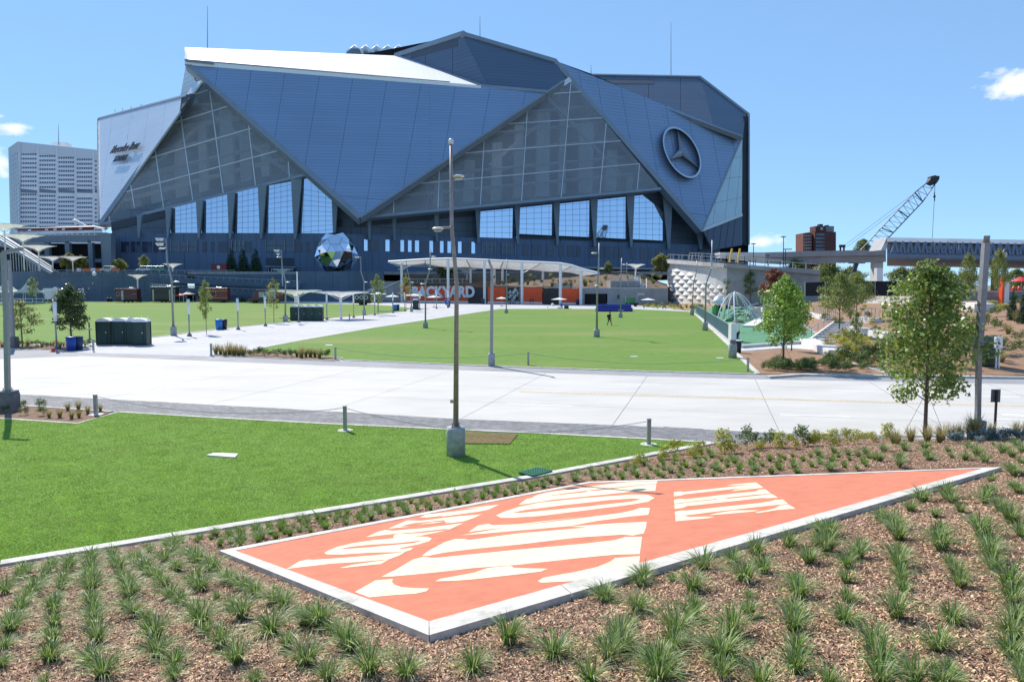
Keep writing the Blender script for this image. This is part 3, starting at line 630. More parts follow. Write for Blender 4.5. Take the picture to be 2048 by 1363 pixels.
# what shows through the glazing
BA = Plane((200, 447, 300), (404, 160, 306), (625, 348, 283)); BB = Plane((722, 434, 277), (1140, 160, 334), (1322, 380, 339))
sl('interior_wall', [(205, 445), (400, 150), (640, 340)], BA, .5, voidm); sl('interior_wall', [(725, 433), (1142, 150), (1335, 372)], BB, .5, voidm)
for (x, y0, y1, w_) in ((438, 200, 380, 26), (395, 250, 398, 17), (348, 300, 412, 24), (300, 360, 424, 22), (478, 262, 372, 22), (520, 300, 362, 16), (260, 400, 432, 18), (565, 330, 350, 14)):
    sl('interior_core', [(x, y0), (x + w_, y0), (x + w_ + 4, y1), (x + 4, y1)], BA, 3, corem, off=1.5)
for (x, y0, y1, w_) in ((1075, 225, 392, 26), (1030, 250, 396, 18), (985, 285, 400, 20), (1120, 215, 388, 14), (1160, 250, 386, 28), (1215, 300, 382, 20), (930, 320, 404, 20), (870, 360, 412, 18), (1255, 345, 380, 12)):
    sl('interior_core', [(x, y0), (x + w_, y0), (x + w_ - 3, y1), (x - 3, y1)], BB, 3, corem, off=1.5)
for k in range(1, 6):
    f = k / 6.; sl('interior_floor', [(215 + 190 * f * .94, 443 - 283 * f), (610 - 190 * f * 1.05, 350 - 170 * f - 14 * (1 - f)), (610 - 190 * f * 1.05, 353 - 170 * f - 14 * (1 - f)), (215 + 190 * f * .94, 446 - 283 * f)], BA, 2.5, corem, off=3.2)
    sl('interior_floor', [(735 + 380 * f, 430 - 250 * f), (1312 - 170 * f, 377 - 200 * f), (1312 - 170 * f, 379.5 - 200 * f), (735 + 380 * f, 432.5 - 250 * f)], BB, 2.5, corem, off=3.2)
for a, b in (((380, 195), (585, 352)), ((400, 250), (300, 330))): edge('brace', a, b, BA, 1.2, 1, trimlt, 8)
for a, b in (((1094, 192), (1240, 345)), ((1100, 230), (980, 330)), ((740, 425), (760, 432))): edge('brace', a, b, BB, 1.2, 1, trimlt, 8)
# right side glass, fin and slanted glass foot ---------------------
RG = Plane((1485, 274, 354), (1405, 459, 328), (1484, 429, 352)); rgp = [(1485, 276), (1406, 459), (1484, 429)]
for c in cells(rgp, [((1430, 318), (1490, 314)), ((1430, 360), (1490, 352)), ((1420, 408), (1490, 393)), ((1443, 300), (1425, 460)), ((1466, 300), (1447, 460)), ((1484, 300), (1468, 450))]):
    s = shrink(c, .25)
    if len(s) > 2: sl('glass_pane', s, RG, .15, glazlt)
sl('glass_backing', rgp, RG, .3, darkm, off=-.5); edge('glass_edge', (1404, 460), (1485, 429), RG, 1.4, 3, trimlt, .4)
RF = Plane((1405, 462, 330), (1484, 432, 354), (1484, 492, 350))
for c in cells([(1406, 462), (1484, 433), (1484, 490), (1425, 500)], [((x, 430), (x - 9, 500)) for x in (1420, 1432, 1446, 1459, 1472)]):
    s = shrink(c, .4)
    if len(s) > 2: sl('foot_glass_pane', s, RF, .3, navyglass)
sl('foot_backing', [(1406, 462), (1484, 433), (1484, 490), (1425, 500)], RF, .4, finmat, off=-.6)
FN = Plane((1484, 230, 372), (1498, 228, 366), (1498, 490, 366))
MB().slab([P(u, v, 366) for u, v in [(1484, 274), (1491, 228), (1498, 228), (1498, 489), (1493, 492), (1484, 486)]], (1.5, 14, 0)).build('corner_fin', M('dark_corner_fin', (.05, .065, .085), .6, .2, var=.05, scale=.1), ST, world=True); MB().bar(P(1497.5, 228, 365), P(1497.5, 489, 365), .7, 1.2).build('fin_edge', trim, ST, world=True)
# base wall, window bays and fins -----------------------------------
DST = [(190, 284), (222, 276), (720, 268), (1405, 340), (1500, 352)]
def D(u, o=0):
    for (a, da), (b, db) in zip(DST[:-1], DST[1:]):
        if u <= b: return da + (db - da) * (u - a) / (b - a) + o
    return DST[-1][1] + o
UPZ = 9.8
def wallq(name, u0, v0, u1, v1, vb, o, mat, th=.8, zb=None, parent=ST):
    a, b = P(u0, v0, D(u0, o)), P(u1, v1, D(u1, o)); la = UPZ if vb is None else P(u0, vb, D(u0, o)).z; lb = UPZ if vb is None else P(u1, vb if not isinstance(vb, tuple) else vb[1], D(u1, o)).z
    if zb is not None: la, lb = zb
    c, d = Vector((b.x, b.y, lb)), Vector((a.x, a.y, la)); n_ = (b - a).cross(Vector((0, 0, 1))).normalized()
    if n_.y < 0: n_ = -n_
    return MB().slab([a, b, c, d], n_ * th).build(name, mat, parent, world=True)
seams = list(range(222, 1440, 29)) + [1440]
def topv(u): return 466 + (u - 222) * .004 if u < 720 else 468 + (u - 720) * .031
for a, b in zip(seams[:-1], seams[1:]): wallq('base_panel', a + .25, topv(a), b - .25, topv(b), None, 0, basem)
# grey wall behind the fins
def bot(u): return 447 - (u - 200) * .2424 if u < 660 else (434 if u < 722 else 434 - (u - 722) * .0953)
for a, b in zip(range(222, 1400, 60), range(282, 1461, 60)): wallq('upper_panel', a + .2, max(340, bot(a) - 14), b - .2, max(340, bot(b) - 14), None, 6, lowerm, zb=(D(a, 6) * (570 - topv(a) - 2) / FPX + 5.3, D(b, 6) * (570 - topv(b) - 2) / FPX + 5.3))
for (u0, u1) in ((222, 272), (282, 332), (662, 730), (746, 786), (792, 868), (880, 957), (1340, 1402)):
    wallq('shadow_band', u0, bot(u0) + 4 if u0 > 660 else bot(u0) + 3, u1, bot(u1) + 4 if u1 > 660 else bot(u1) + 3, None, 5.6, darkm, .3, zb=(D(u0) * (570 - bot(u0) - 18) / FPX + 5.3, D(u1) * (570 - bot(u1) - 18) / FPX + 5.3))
bays = [(339, 395), (399, 457), (462, 519), (524, 587), (593, 666), (959, 1034), (1038, 1113), (1117, 1188), (1192, 1262), (1265, 1332)]
for u0, u1 in bays:
    t0, t1 = bot(u0) + 3.5, bot(u1) + 3.5
    if u0 == 593: t1 = 380; 
    vb0, vb1 = topv(u0) - .8, topv(u1) - .8
    if u0 >= 960: vb0, vb1 = 464 + (u0 - 960) * .047, 464 + (u1 - 960) * .047
    nc = 5 if u1 - u0 > 50 else 4; nr = 8
    wp = [(u0, t0), (u1, t1), (u1, vb1), (u0, vb0)]
    if u0 == 593: wp = [(593, 352), (628, 350), (666, 388), (666, vb1), (593, vb0)]
    if u0 == 1265: wp = [(1265, t0), (1280, t0), (1330, 425), (1332, vb1), (1265, vb0)]
    PW = Plane((u0, t0, D(u0, .5)), (u1, t1, D(u1, .5)), (u0, vb0, D(u0, .5)))
    sl('bay_frame', wp, PW, .5, finmat, off=-.2)
    ln = [((u0 + (u1 - u0) * k / nc, 300), (u0 + (u1 - u0) * k / nc, 500)) for k in range(1, nc)]
    H = max(vb0 - t0, vb1 - t1); mrow = max(3, round(H / 11))
    ln += [((u0, t0 + (vb0 - t0) * k / mrow + (0 if u0 != 593 else 10)), (u1, t1 + (vb1 - t1) * k / mrow)) for k in range(1, mrow)]
    for c in cells(wp, ln):
        s = shrink(c, .28)
        if len(s) > 2: sl('window_pane', s, PW, .1, skyglass)
for u, wt, wb in [(277, 7, 3), (335, 8, 3.5), (397, 9, 4), (460, 10, 4.5), (522, 11, 5), (590, 14, 6), (668, 8, 5), (739, 5, 4), (789, 5, 4), (874, 6, 4), (957, 7, 4.5), (1036, 8, 5), (1115, 9, 5), (1190, 10, 5), (1263, 11, 5), (1338, 13, 6), (1402, 9, 5)]:
    t = bot(u) + 1; b = topv(u) + 10; o = -.9
    if u == 668: t = 392
    if u == 1338: t = 385
    if u == 1402: t = 462
    p = [P(u - wt, t, D(u, o)), P(u + wt * .6, t, D(u, o)), P(u + wb * .4, b, D(u, o - 1.2)), P(u - wb * .4, b, D(u, o - 1.2))]
    if u < 700: p = [P(u - wt * .6, t, D(u, o)), P(u + wt, t, D(u, o)), P(u + wb * .4, b, D(u, o - 1.2)), P(u - wb * .4, b, D(u, o - 1.2))]
    MB().slab(p, (0, 1.2, 0)).build('fin_column', finmat, ST, world=True)
# windows of the base wall
rr = random.Random(5)
def bw(name, u0, v0, u1, v1, mat): wallq(name, u0, v0, u1, v0 + (v1 * 0), v1, -.06, mat, .1) if False else MB().slab([P(u0, v0, D(u0, -.15)), P(u1, v0 + (u1 - u0) * .02, D(u1, -.15)), P(u1, v1 + (u1 - u0) * .02, D(u1, -.15)), P(u0, v1, D(u0, -.15))], (0, .12, 0)).build(name, mat, ST, world=True)
for u0, u1 in ((242, 258), (262, 270), (273, 279), (284, 303), (307, 316), (322, 330), (405, 413), (421, 428), (437, 455), (460, 470), (490, 503), (530, 545), (590, 604), (611, 618), (628, 642)): bw('window', u0, 483, u1, 504, navyglass)
for u0, u1 in ((728, 735), (771, 779), (801, 808), (816, 823), (830, 838), (859, 866), (880, 887), (895, 902), (916, 923), (943, 950)): bw('window', u0, 478 + (u0 - 720) * .025, u1, 501 + (u0 - 720) * .025, skyglass)
for u0, u1 in ((741, 758), (784, 797), (840, 853), (868, 878), (905, 914), (925, 941), (1001, 1009), (1045, 1057), (1064, 1071), (1076, 1083), (1117, 1129), (1135, 1148), (1153, 1161), (1178, 1191), (1198, 1205), (1209, 1222), (1227, 1233), (1238, 1245), (1262, 1272), (1280, 1292), (1297, 1304), (1312, 1320), (1334, 1340), (1352, 1360), (1372, 1386), (1396, 1404)): bw('window', u0, 479 + (u0 - 720) * .028, u1, 501 + (u0 - 720) * .028, navyglass)
for u0, u1, v0, v1 in ((964, 991, 484, 507), (1004, 1031, 485, 508), (1096, 1108, 488, 510), (341, 392, 482, 503), (463, 488, 481, 502), (531, 588, 480, 502)):
    bw('framed_window', u0, v0, u1, v1, lowerm)
    for k in range(4): x = u0 + (u1 - u0) * k / 3; MB().slab([P(x - .5, v0 - 1, D(x, -.5)), P(x + .5, v0 - 1, D(x, -.5)), P(x + .5, v1 + 1, D(x, -.5)), P(x - .5, v1 + 1, D(x, -.5))], (0, .3, 0)).build('window_bar', trim, ST, world=True)
wf = M('entrance_sunlit', (.5, .48, .42), .8)
for u0, v0, u1, v1, m_ in ((532, 515, 588, 532, darkm), (534, 536, 590, 548, navyglass), (1180, 538, 1340, 550, navyglass), (860, 531, 1130, 556, navyglass)): bw('entrance', u0, v0, u1, v1, m_)
for i in range(9): x = 536 + i * 6; MB().slab([P(x, 536, D(x, -.6)), P(x + .9, 536, D(x, -.6)), P(x + .9, 548, D(x, -.6)), P(x, 548, D(x, -.6))], (0, .2, 0)).build('entrance_mullion', trimlt, ST, world=True)
mb = MB().slab([P(530, 531, D(530, -4)), P(590, 533, D(590, -4)), P(590, 535, D(590, -4)), P(530, 533, D(530, -4))], (0, 3, 0)).build('entrance_canopy', trim, ST, world=True)
# red banner strip with WESTIN-like sponsor boards left unreadable: only the words one can read
ban = MB().slab([P(1170, 536, D(1170, -3)), P(1345, 540, D(1345, -3)), P(1345, 547, D(1345, -3)), P(1170, 543, D(1170, -3))], (0, .4, 0)).build('entrance_banner', M('maroon_banner', (.06, .02, .03), .7), ST, world=True)
edge('canopy_edge', (1130, 534), (1345, 538), Plane((1130, 534, D(1130, -4)), (1345, 538, D(1345, -4)), (1345, 545, D(1345, -4))), .8, 2, trim, .2)
bl = M('banner_letters', (.6, .6, .62), .6)
for tx, u in (('WELCOME', 1241), ('ATLANTA', 1302)): text_on('banner_lettering', tx, P(u, 541.5, D(u, -3.3)), (1, .2, 0), (0, 0, 1), 1.1, .1, bl, ST, space=1.05)
# rear closing surfaces so the building is solid from the side
back = MB(); B = [P(370, 97, 346), P(700, 114, 400), P(925, 70, 346), P(1111, 122, 324), P(1186, 149, 377), P(1400, 153, 390), P(1497, 228, 374)]
bb_ = [Vector((p.x * 1.02, p.y + 130, p.z - 12)) for p in B]
bb_[1].z -= 12; bb_[0].z -= 10
back.add(B + bb_ + [Vector((p.x, p.y, UPZ)) for p in bb_], [(i, i + 1, i + 8, i + 7) for i in range(6)] + [(i + 7, i + 8, i + 15, i + 14) for i in range(6)]); back.build('rear_roof', panel_dk, ST, world=True)
mb = MB(); a, b, c = P(1497, 228, 374), P(1497, 490, 368), Vector((B[-1].x * 1.02, B[-1].y + 130, 40)); mb.add([a, b, Vector((c.x, c.y, UPZ)), bb_[-1], Vector((b.x, b.y, UPZ))], [(0, 1, 4, 2, 3)]); mb.build('side_wall', panel_dk, ST, world=True)
# lettering on the left face
ltr = M('sign_letter_black', (.03, .03, .035), .4); n_ = WL.n
ex = WL.at(280, 289) - WL.at(219, 301); ey = WL.at(222, 287) - WL.at(219, 301)
text_on('sign_lettering', 'Mercedes-Benz', WL.at(249, 295.5, 1.2), ex, ey, 5.8, .3, ltr, ST, shear=.3, sx=.95, bold=.01, space=1.06)
ex = WL.at(258, 315) - WL.at(222, 320)
text_on('sign_lettering', 'STADIUM', WL.at(240, 317, 1.2), ex, ey, 4.0, .3, ltr, ST, shear=.2, sx=.9, space=1.15, bold=.0)
# roof masts
for i, (u, v0, v1, Yd) in enumerate(((415, 96, 12, 340), (960, 80, 32, 345), (1342, 152, 45, 388), (1182, 148, 130, 380))):
    m_ = MB().tube([P(u, v0, Yd), P(u, v1, Yd)], [.22, .08], 6).build('mast', trim, ST, world=True)
for u, v in ((282, 213), (230, 224), (245, 222), (262, 218)): MB().tube([P(u, v, 330), P(u, v - 5, 330)], .15, 5).build('roof_vent', trimlt, ST, world=True)
# mirrored ball sculpture -------------------------------------------
def ball():
    bm = bmesh.new(); bmesh.ops.create_icosphere(bm, subdivisions=1, radius=1); ico = [v.co.normalized() for v in bm.verts]; ed = [(e.verts[0].index, e.verts[1].index) for e in bm.edges]; fc = [[v.index for v in f.verts] for f in bm.faces]; bm.free()
    return ico, ed, fc
def icosa():
    t = (1 + 5 ** .5) / 2; v = []
    for a, b in ((1, t), (-1, t), (1, -t), (-1, -t)): v += [Vector((0, a, b)), Vector((a, b, 0)), Vector((b, 0, a))]
    v = [x.normalized() for x in v]; m = min((v[0] - x).length for x in v[1:])
    e = [(i, j) for i in range(12) for j in range(i + 1, 12) if (v[i] - v[j]).length < m * 1.01]; es = set(e)
    f = [(i, j, k) for i in range(12) for j in range(i + 1, 12) for k in range(j + 1, 12) if (i, j) in es and (j, k) in es and (i, k) in es]
    return v, e, f
iv, ie, fi = icosa(); BR = 7.0; bc = P(673, 507, 245); BT = thing('mirrored_ball', 'giant faceted mirrored football sculpture standing on the plaza in front of the stadium', 'sculpture', (bc.x, bc.y, UPZ))
rot = Matrix.Rotation(R(18), 3, 'X') @ Matrix.Rotation(R(12), 3, 'Z')
mirror = M('polished_mirror', (.70, .80, .93), .02, 1, var=.01)
def addfacet(pts, name):
    c = sum(pts, Vector()) / len(pts)
    o_ = sorted(pts, key=lambda p: math.atan2((p - c).dot(c.cross(pts[0] - c).normalized()), (p - c).dot((pts[0] - c).normalized())))
    W = [rot @ p * BR + bc - BT.location for p in o_]; cc = sum(W, Vector()) / len(W); W = [cc + (p - cc) * .975 for p in W]; ct = bc - BT.location
    if name == 'pentagon_facet': MB().slab(W, (ct - cc).normalized() * .3).build(name, mirror, BT)
    else:
        apex = cc + (cc - ct).normalized() * 1.15; n = len(W)
        for k in range(n):
            MB().add([W[k], W[(k + 1) % n], apex, W[k] * .97 + ct * .03, W[(k + 1) % n] * .97 + ct * .03, apex * .97 + ct * .03], [(0, 1, 2), (5, 4, 3)]) ; mb = MB(); mb.add([W[k], W[(k + 1) % n], apex], [(0, 1, 2)]); mb.build(name, mirror, BT)
def cut(i, j): return (iv[i] * 2 + iv[j]) / 3
nrmz = cut(*ie[0]).length
for i in range(12): addfacet([cut(i, (b if a == i else a)) / nrmz for a, b in ie if i in (a, b)], 'pentagon_facet')
for f in fi:
    pts_ = []
    for a, b in ((0, 1), (1, 2), (2, 0)): pts_ += [cut(f[a], f[b]) / nrmz, cut(f[b], f[a]) / nrmz]
    addfacet(pts_, 'hexagon_facet')
MB().sphere(bc - BT.location, BR * .9, 16, 10).build('inner_shell', M('dark_joint', (.05, .05, .06), .5, .6), BT, True)
# ================================================================ UPPER PLAZA, WALLS
upm = brickmat('upper_plaza_paving', (.38, .38, .38), (.33, .33, .33), (.25, .25, .25), 1.2, 1.2, .02, .85, coord='Object', bump=0)
struct(flat('upper_plaza', [(-420, 244), (62, 244), (85, 300), (110, 420), (110, 700), (-420, 700)], UPZ, upm, th=1.))
wallm = brickmat('retaining_wall_concrete', (.11, .155, .21), (.10, .142, .195), (.06, .085, .12), 6, .62, .035, .8, nvar=.16, nscale=.15, bump=.3)
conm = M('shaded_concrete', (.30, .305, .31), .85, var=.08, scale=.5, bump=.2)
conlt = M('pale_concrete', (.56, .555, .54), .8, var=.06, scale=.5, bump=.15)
railm = M('railing_steel', (.42, .44, .46), .4, .4, var=.04)
darkopen = M('dark_opening', (.02, .022, .028), .9, var=.05)
fabric = leafmat('white_fabric', (.74, .74, .72), .0, 0, .32, .7, .3); fabric.node_tree.nodes['Principled BSDF'].inputs['Roughness'].default_value = .7
for l_ in list(fabric.node_tree.links):
    pass
hv = [n for n in fabric.node_tree.nodes if n.type == 'HUE_SAT' and abs(n.inputs['Value'].default_value - 1.5) < .01][0]; hv.inputs['Value'].default_value = 1.0; hv.inputs['Hue'].default_value = .5
def vquad(mb, a, b, z0, z1, th=.4):       # upright wall panel from plan point a to b
    a, b = Vector((a[0], a[1], 0)), Vector((b[0], b[1], 0)); n_ = (b - a).cross(Vector((0, 0, 1))).normalized()
    if n_.y < 0: n_ = -n_
    z0 = z0 if hasattr(z0, '__len__') else (z0, z0); z1 = z1 if hasattr(z1, '__len__') else (z1, z1)
    mb.slab([Vector((a.x, a.y, z1[0])), Vector((b.x, b.y, z1[1])), Vector((b.x, b.y, z0[1])), Vector((a.x, a.y, z0[0]))], n_ * th); return mb
def railing(name, pts, h, label, posts=2.4, pitch=.6, pr=.05, group=None, bars=True, mat=None, parent=None, cat='railing'):
    mat = mat or railm; root = parent or thing(name, label, cat, pts[0], group=group); rail = MB()
    for a, b in zip(pts[:-1], pts[1:]):
        a, b = Vector(a), Vector(b); rail.bar(a + Vector((0, 0, h)), b + Vector((0, 0, h)), pr * 1.6); rail.bar(a + Vector((0, 0, .12)), b + Vector((0, 0, .12)), pr)
        n = max(1, round((b - a).length / posts))
        for i in range(n + 1):
            p = a.lerp(b, i / n); MB().bar(p, p + Vector((0, 0, h)), pr * 1.5).build('post', mat, root, world=True)
        if bars:
            m = max(1, round((b - a).length / pitch)); kb = MB()
            for i in range(m): p = a.lerp(b, (i + .5) / m); kb.bar(p + Vector((0, 0, .1)), p + Vector((0, 0, h)), pr * .7)
            kb.build('balusters', mat, root, world=True)['kind'] = 'stuff'
    rail.build('rail', mat, root, world=True); return root
# retaining wall below the stadium ---------------------------------
RW = thing('retaining_wall', 'long dark blue-grey concrete retaining wall between the far lawn and the stadium plaza', 'wall', (-90, 238, 0))
def wx(u, Y): return P(u, 600, Y).x
xs = [wx(u, 239) for u in range(-130, 416, 42)]
for a, b in zip(xs[:-1], xs[1:]): vquad(MB(), (a + .03, 239), (b - .03, 239), -.2, 9.75 + (0 if a > -160 else 0), 1.0).build('wall_panel', wallm, RW, world=True)
xs2 = [wx(u, 239) for u in range(598, 801, 34)]
for a, b in zip(xs2[:-1], xs2[1:]): vquad(MB(), (a + .03, 239), (b - .03, 239), -.2, 9.8, 1.0).build('wall_panel', wallm, RW, world=True)
xs3 = [wx(u, 242) for u in range(390, 625, 33)]
for a, b in zip(xs3[:-1], xs3[1:]): vquad(MB(), (a + .03, 242), (b - .03, 242), -.2, 8.9, 1.0).build('wall_panel', wallm, RW, world=True)
for i, (u0, u1, v0, v1, Yd) in enumerate(((320, 600, 553, 566, 236.5), (300, 540, 572, 584, 234))):
    MB().slab([P(u0, v0, Yd), P(u1, v1, Yd), P(u1, v1 + 9, Yd), P(u0, v0 + 12, Yd)], (0, 1, 0)).build('ramp_wall', wallm, RW, world=True)
rr_ = MB()
for u0, u1, v0, v1, Yd in ((320, 600, 549, 562, 236.3), (300, 540, 568, 580, 233.8), (100, 470, 540, 540.5, 238.5)):
    a, b = P(u0, v0, Yd), P(u1, v1, Yd); rr_.bar(a, b, .1); n = 22
    for i in range(n + 1): p = a.lerp(b, i / n); rr_.bar(p - Vector((0, 0, 1.1)), p, .07)
rr_.build('ramp_railing', railm, RW, world=True)
# far side road strip behind the left field
struct(flat('service_lane', [(-230, 214), (-34, 214), (-34, 238), (-230, 238)], .004, M('service_lane_concrete', (.50, .50, .49), .85, var=.05, scale=.2)))
# stair flank beside the stage -------------------------------------
SF = thing('stair_flank_wall', 'sloping grey concrete flank wall with a handrail left of the orange stage wall', 'wall', P(770, 600, 228))
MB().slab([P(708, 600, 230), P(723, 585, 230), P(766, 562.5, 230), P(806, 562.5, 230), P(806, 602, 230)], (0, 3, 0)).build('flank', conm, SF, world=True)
MB().tube([P(735, 582, 229.8), P(750, 577.5, 229.8), P(765, 577.5, 229.8), P(797, 562, 229.8), P(806, 562, 229.8)], .14, 6).build('handrail', white_paint, SF, world=True)
# stage wall --------------------------------------------------------
def DS(u): return 227 - (u - 804) * .0803
redm = M('orange_red_wall', (.85, .105, .025), .6, var=.05, scale=.5); brownm = M('charcoal_wall', (.045, .038, .038), .7, var=.05, scale=.5)
SW = thing('stage_wall', 'long orange-red and charcoal stage wall lettered BACKYARD under the white canopy', 'wall', (P(980, 605, DS(980)).x, DS(980), 0))
def stp(u, v, o=0): p = P(u, v, DS(u)); return Vector((p.x, p.y + o, p.z))
for u0, u1, m_, dv in ((804, 936, redm, 0), (936.3, 975, brownm, 0), (975.3, 1010, redm, 0), (1010.3, 1043, brownm, -3), (1043.3, 1084.5, redm, 0), (1086, 1118, brownm, 0), (1118.3, 1159, redm, 0)):
    t0, t1 = 571.8 + (u0 - 804) * .0138 + dv, 571.8 + (u1 - 804) * .0138 + dv; a, b = stp(u0, t0), stp(u1, t1); c, d = Vector((b.x, b.y, .5 if m_ is redm else 0)), Vector((a.x, a.y, .5 if m_ is redm else 0))
    MB().slab([a, b, c, d], (.05, .6, 0)).build('wall_panel', m_, SW, world=True)
    if m_ is redm: MB().slab([Vector((a.x, a.y - .05, .5)), Vector((b.x, b.y - .05, .5)), Vector((b.x, b.y - .05, 0.02)), Vector((a.x, a.y - .05, 0.02))], (.05, .4, 0)).build('white_plinth', white_paint, SW, world=True)
def dirs(u, o=-.12): a, b = stp(u - 20, 590), stp(u + 20, 590); return (b - a).normalized()
lw = M('white_lettering', (.72, .74, .76), .6, var=.02)
text_on('backyard_lettering', 'BACKYARD', stp(885.5, 584.5, -.35), dirs(885), (0, 0, 1), 4.5, .15, lw, SW, bold=.2, sx=.94, space=1.02)
def depot(u, v, hgt, par):
    c = stp(u, v, -.35); ex = dirs(u); up = Vector((0, 0, 1)); fr = MB(); h = hgt / 2
    for a, b in (((-h, -h), (h, -h)), ((h, -h), (h, h)), ((h, h), (-h, h)), ((-h, h), (-h, -h))): fr.bar(c + ex * a[0] + up * a[1], c + ex * b[0] + up * b[1], hgt * .02, hgt * .02)
    fr.build('emblem_frame', lw, par, world=True); e = (ex + up).normalized(); f = (up - ex).normalized()
    for tx, o, s, k in (('THE', .30, .20, .8), ('HOME', .05, .36, .92), ('DEPOT', -.27, .29, .9)):
        text_on('emblem_lettering', tx, c + f * hgt * o + e * hgt * (-.12 if tx == 'THE' else 0), e, f, hgt * s, .12, lw, par, sx=k, bold=.03)
depot(825.5, 582.5, 2.9, SW); depot(1026.5, 587.5, 3.9, SW)
text_on('backyard_lettering', 'BACKYARD', stp(1026.5, 605.5, -.35), dirs(1026), (0, 0, 1), 1.05, .12, lw, SW, bold=.02)
struct(flat('stage_apron', [tuple(stp(804, 606)[:2]), tuple(stp(1165, 606)[:2]), (stp(1165, 606).x - 1, DS(1165) - 5), (stp(804, 606).x - 2, DS(804) - 6)], .006, M('dark_apron', (.10, .10, .105), .8, var=.1)))
# canopy --------------------------------------------------------------
CN = thing('stage_canopy', 'long white fabric canopy on slender white columns over the orange stage wall', 'canopy', (P(980, 605, 205).x, 205, 0))
fe = [(777, 523), (803, 521.5), (850, 518.5), (896, 517), (932, 518), (969, 519.5), (1007, 521.5), (1044, 523), (1084, 524.5), (1122, 526.5), (1145, 531), (1165, 538), (1198, 546)]
re_ = [(777, 524), (800, 531), (850, 532.5), (905, 533.5), (941, 535), (968, 536), (1000, 537), (1030, 538), (1060, 539), (1088, 541), (1120, 543), (1162, 545), (1198, 547)]
def dfe(u): return 222 - (u - 804) * .083
def drr(u): return 242 - (u - 804) * .083
NU = 60; NV = 8; mb = MB(); vs_c = []
def interp(tab, t): k = t * (len(tab) - 1); i = min(int(k), len(tab) - 2); f = k - i; return (tab[i][0] + (tab[i + 1][0] - tab[i][0]) * f, tab[i][1] + (tab[i + 1][1] - tab[i][1]) * f)
for i in range(NU + 1):
    t = i / NU; a = interp(fe, t); b = interp(re_, t); pa, pb = P(a[0], a[1], dfe(a[0])), P(b[0], b[1], drr(b[0]) if .03 < t < .97 else dfe(b[0]) + 6)
    for j in range(NV + 1): s = j / NV; p = pa.lerp(pb, s); p.z += -1.1 * math.sin(math.pi * s) * abs(math.sin(math.pi * t * 6)); vs_c.append(p)
mb.add(vs_c, [(i * (NV + 1) + j, (i + 1) * (NV + 1) + j, (i + 1) * (NV + 1) + j + 1, i * (NV + 1) + j + 1) for i in range(NU) for j in range(NV)]); mb.build('fabric_roof', fabric, CN, True, world=True)
MB().tube([P(u, v, dfe(u) - .1) for u, v in fe], .28, 6).build('front_beam', white_paint, CN, world=True)
MB().tube([P(u, v, (drr(u) if 780 < u < 1190 else dfe(u) + 6)) for u, v in re_], .22, 6).build('rear_beam', white_paint, CN, world=True)
for k in range(1, 6):
    t = k / 6; a, b = interp(fe, t), interp(re_, t); MB().tube([P(a[0], a[1], dfe(a[0])), P(b[0], b[1], drr(b[0]))], .16, 6).build('rafter', white_paint, CN, world=True)
for u, v, o in ((803, 521.5, 4), (896, 518, 0), (969, 520, 0), (1044, 523, 0), (1121, 527, 0), (1162, 540, 3)):
    Yd = dfe(u) + o; a = P(u, v, Yd); MB().tube([(a.x, Yd, 0), (a.x, Yd, a.z)], .42, 10).build('column', white_paint, CN, world=True); MB().box((a.x, Yd, 10.2 if u < 1100 else 9), (2.4, .3, .15)).build('light_bracket', lampwhite, CN, world=True)
for u, v in ((941, 535), (989, 537), (1086, 541), (1005, 537)):
    Yd = drr(u); a = P(u, v, Yd); MB().tube([(a.x, Yd, 3.5), (a.x, Yd, a.z)], .36, 8).build('column', white_paint, CN, world=True)
for a, b in (((806, 536), (822, 531)), ((946, 538), (963, 532)), ((1047, 545), (1060, 539)), ((1166, 552), (1180, 546))): MB().tube([P(*a, 225), P(*b, 225)], .13, 6).build('strut', white_paint, CN, world=True)
# terraces behind the stage ---------------------------------------------
terr = M('terrace_mulch', (.20, .125, .085), .95, var=.3, scale=.8, bump=.5, col2=(.10, .075, .045))
def terz(u): return 4.9 - (u - 804) * .0016
mb = MB(); A0, A1 = P(806, 572, 229), P(1336, 578, 196); B0, B1 = P(806, 545, 250), P(1336, 545, 243)
nxT, nyT = 40, 8; vv = []
for i in range(nxT + 1):
    for j in range(nyT + 1):
        s = j / nyT; zz = 4.45 + (UPZ - 4.45 + .05) * (s * s * (3 - 2 * s)) * (1 - .8 * min(1, max(0, (i / nxT - .88) / .12))); a = A0.lerp(A1, i / nxT); b = B0.lerp(B1, i / nxT); p = a.lerp(b, s); vv.append((p.x, p.y + .8, zz + .12 * math.sin(i * 1.7 + j)))
mb.add(vv, [(i * (nyT + 1) + j, (i + 1) * (nyT + 1) + j, (i + 1) * (nyT + 1) + j + 1, i * (nyT + 1) + j + 1) for i in range(nxT) for j in range(nyT)]); struct(mb.build('terrace_bank', terr))
CW = thing('garage_wall', 'grey concrete wall with a dark recessed gateway right of the orange stage wall', 'wall', (32, 193, 0))
def cwp(u, v=577.5): Yd = 197 - (u - 1160) * .02; return P(u, v, Yd)
segs = [1160, 1169, 1215, 1250, 1290, 1336]
for i, (a, b) in enumerate(zip(segs[:-1], segs[1:])):
    p, q = cwp(a), cwp(b)
    if i == 1: vquad(MB(), p, q, 3.0, 4.4, .7).build('lintel', conm, CW, world=True); vquad(MB(), (p.x, p.y + 3), (q.x, q.y + 3), 0, 4.4, .3).build('recess', darkopen, CW, world=True)
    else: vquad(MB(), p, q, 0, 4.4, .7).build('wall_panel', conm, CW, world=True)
p, q = cwp(1160), cwp(1336); vquad(MB(), (p.x, p.y - .1), (q.x, q.y - .1), 4.4, 4.6, .9).build('coping', conlt, CW, world=True)
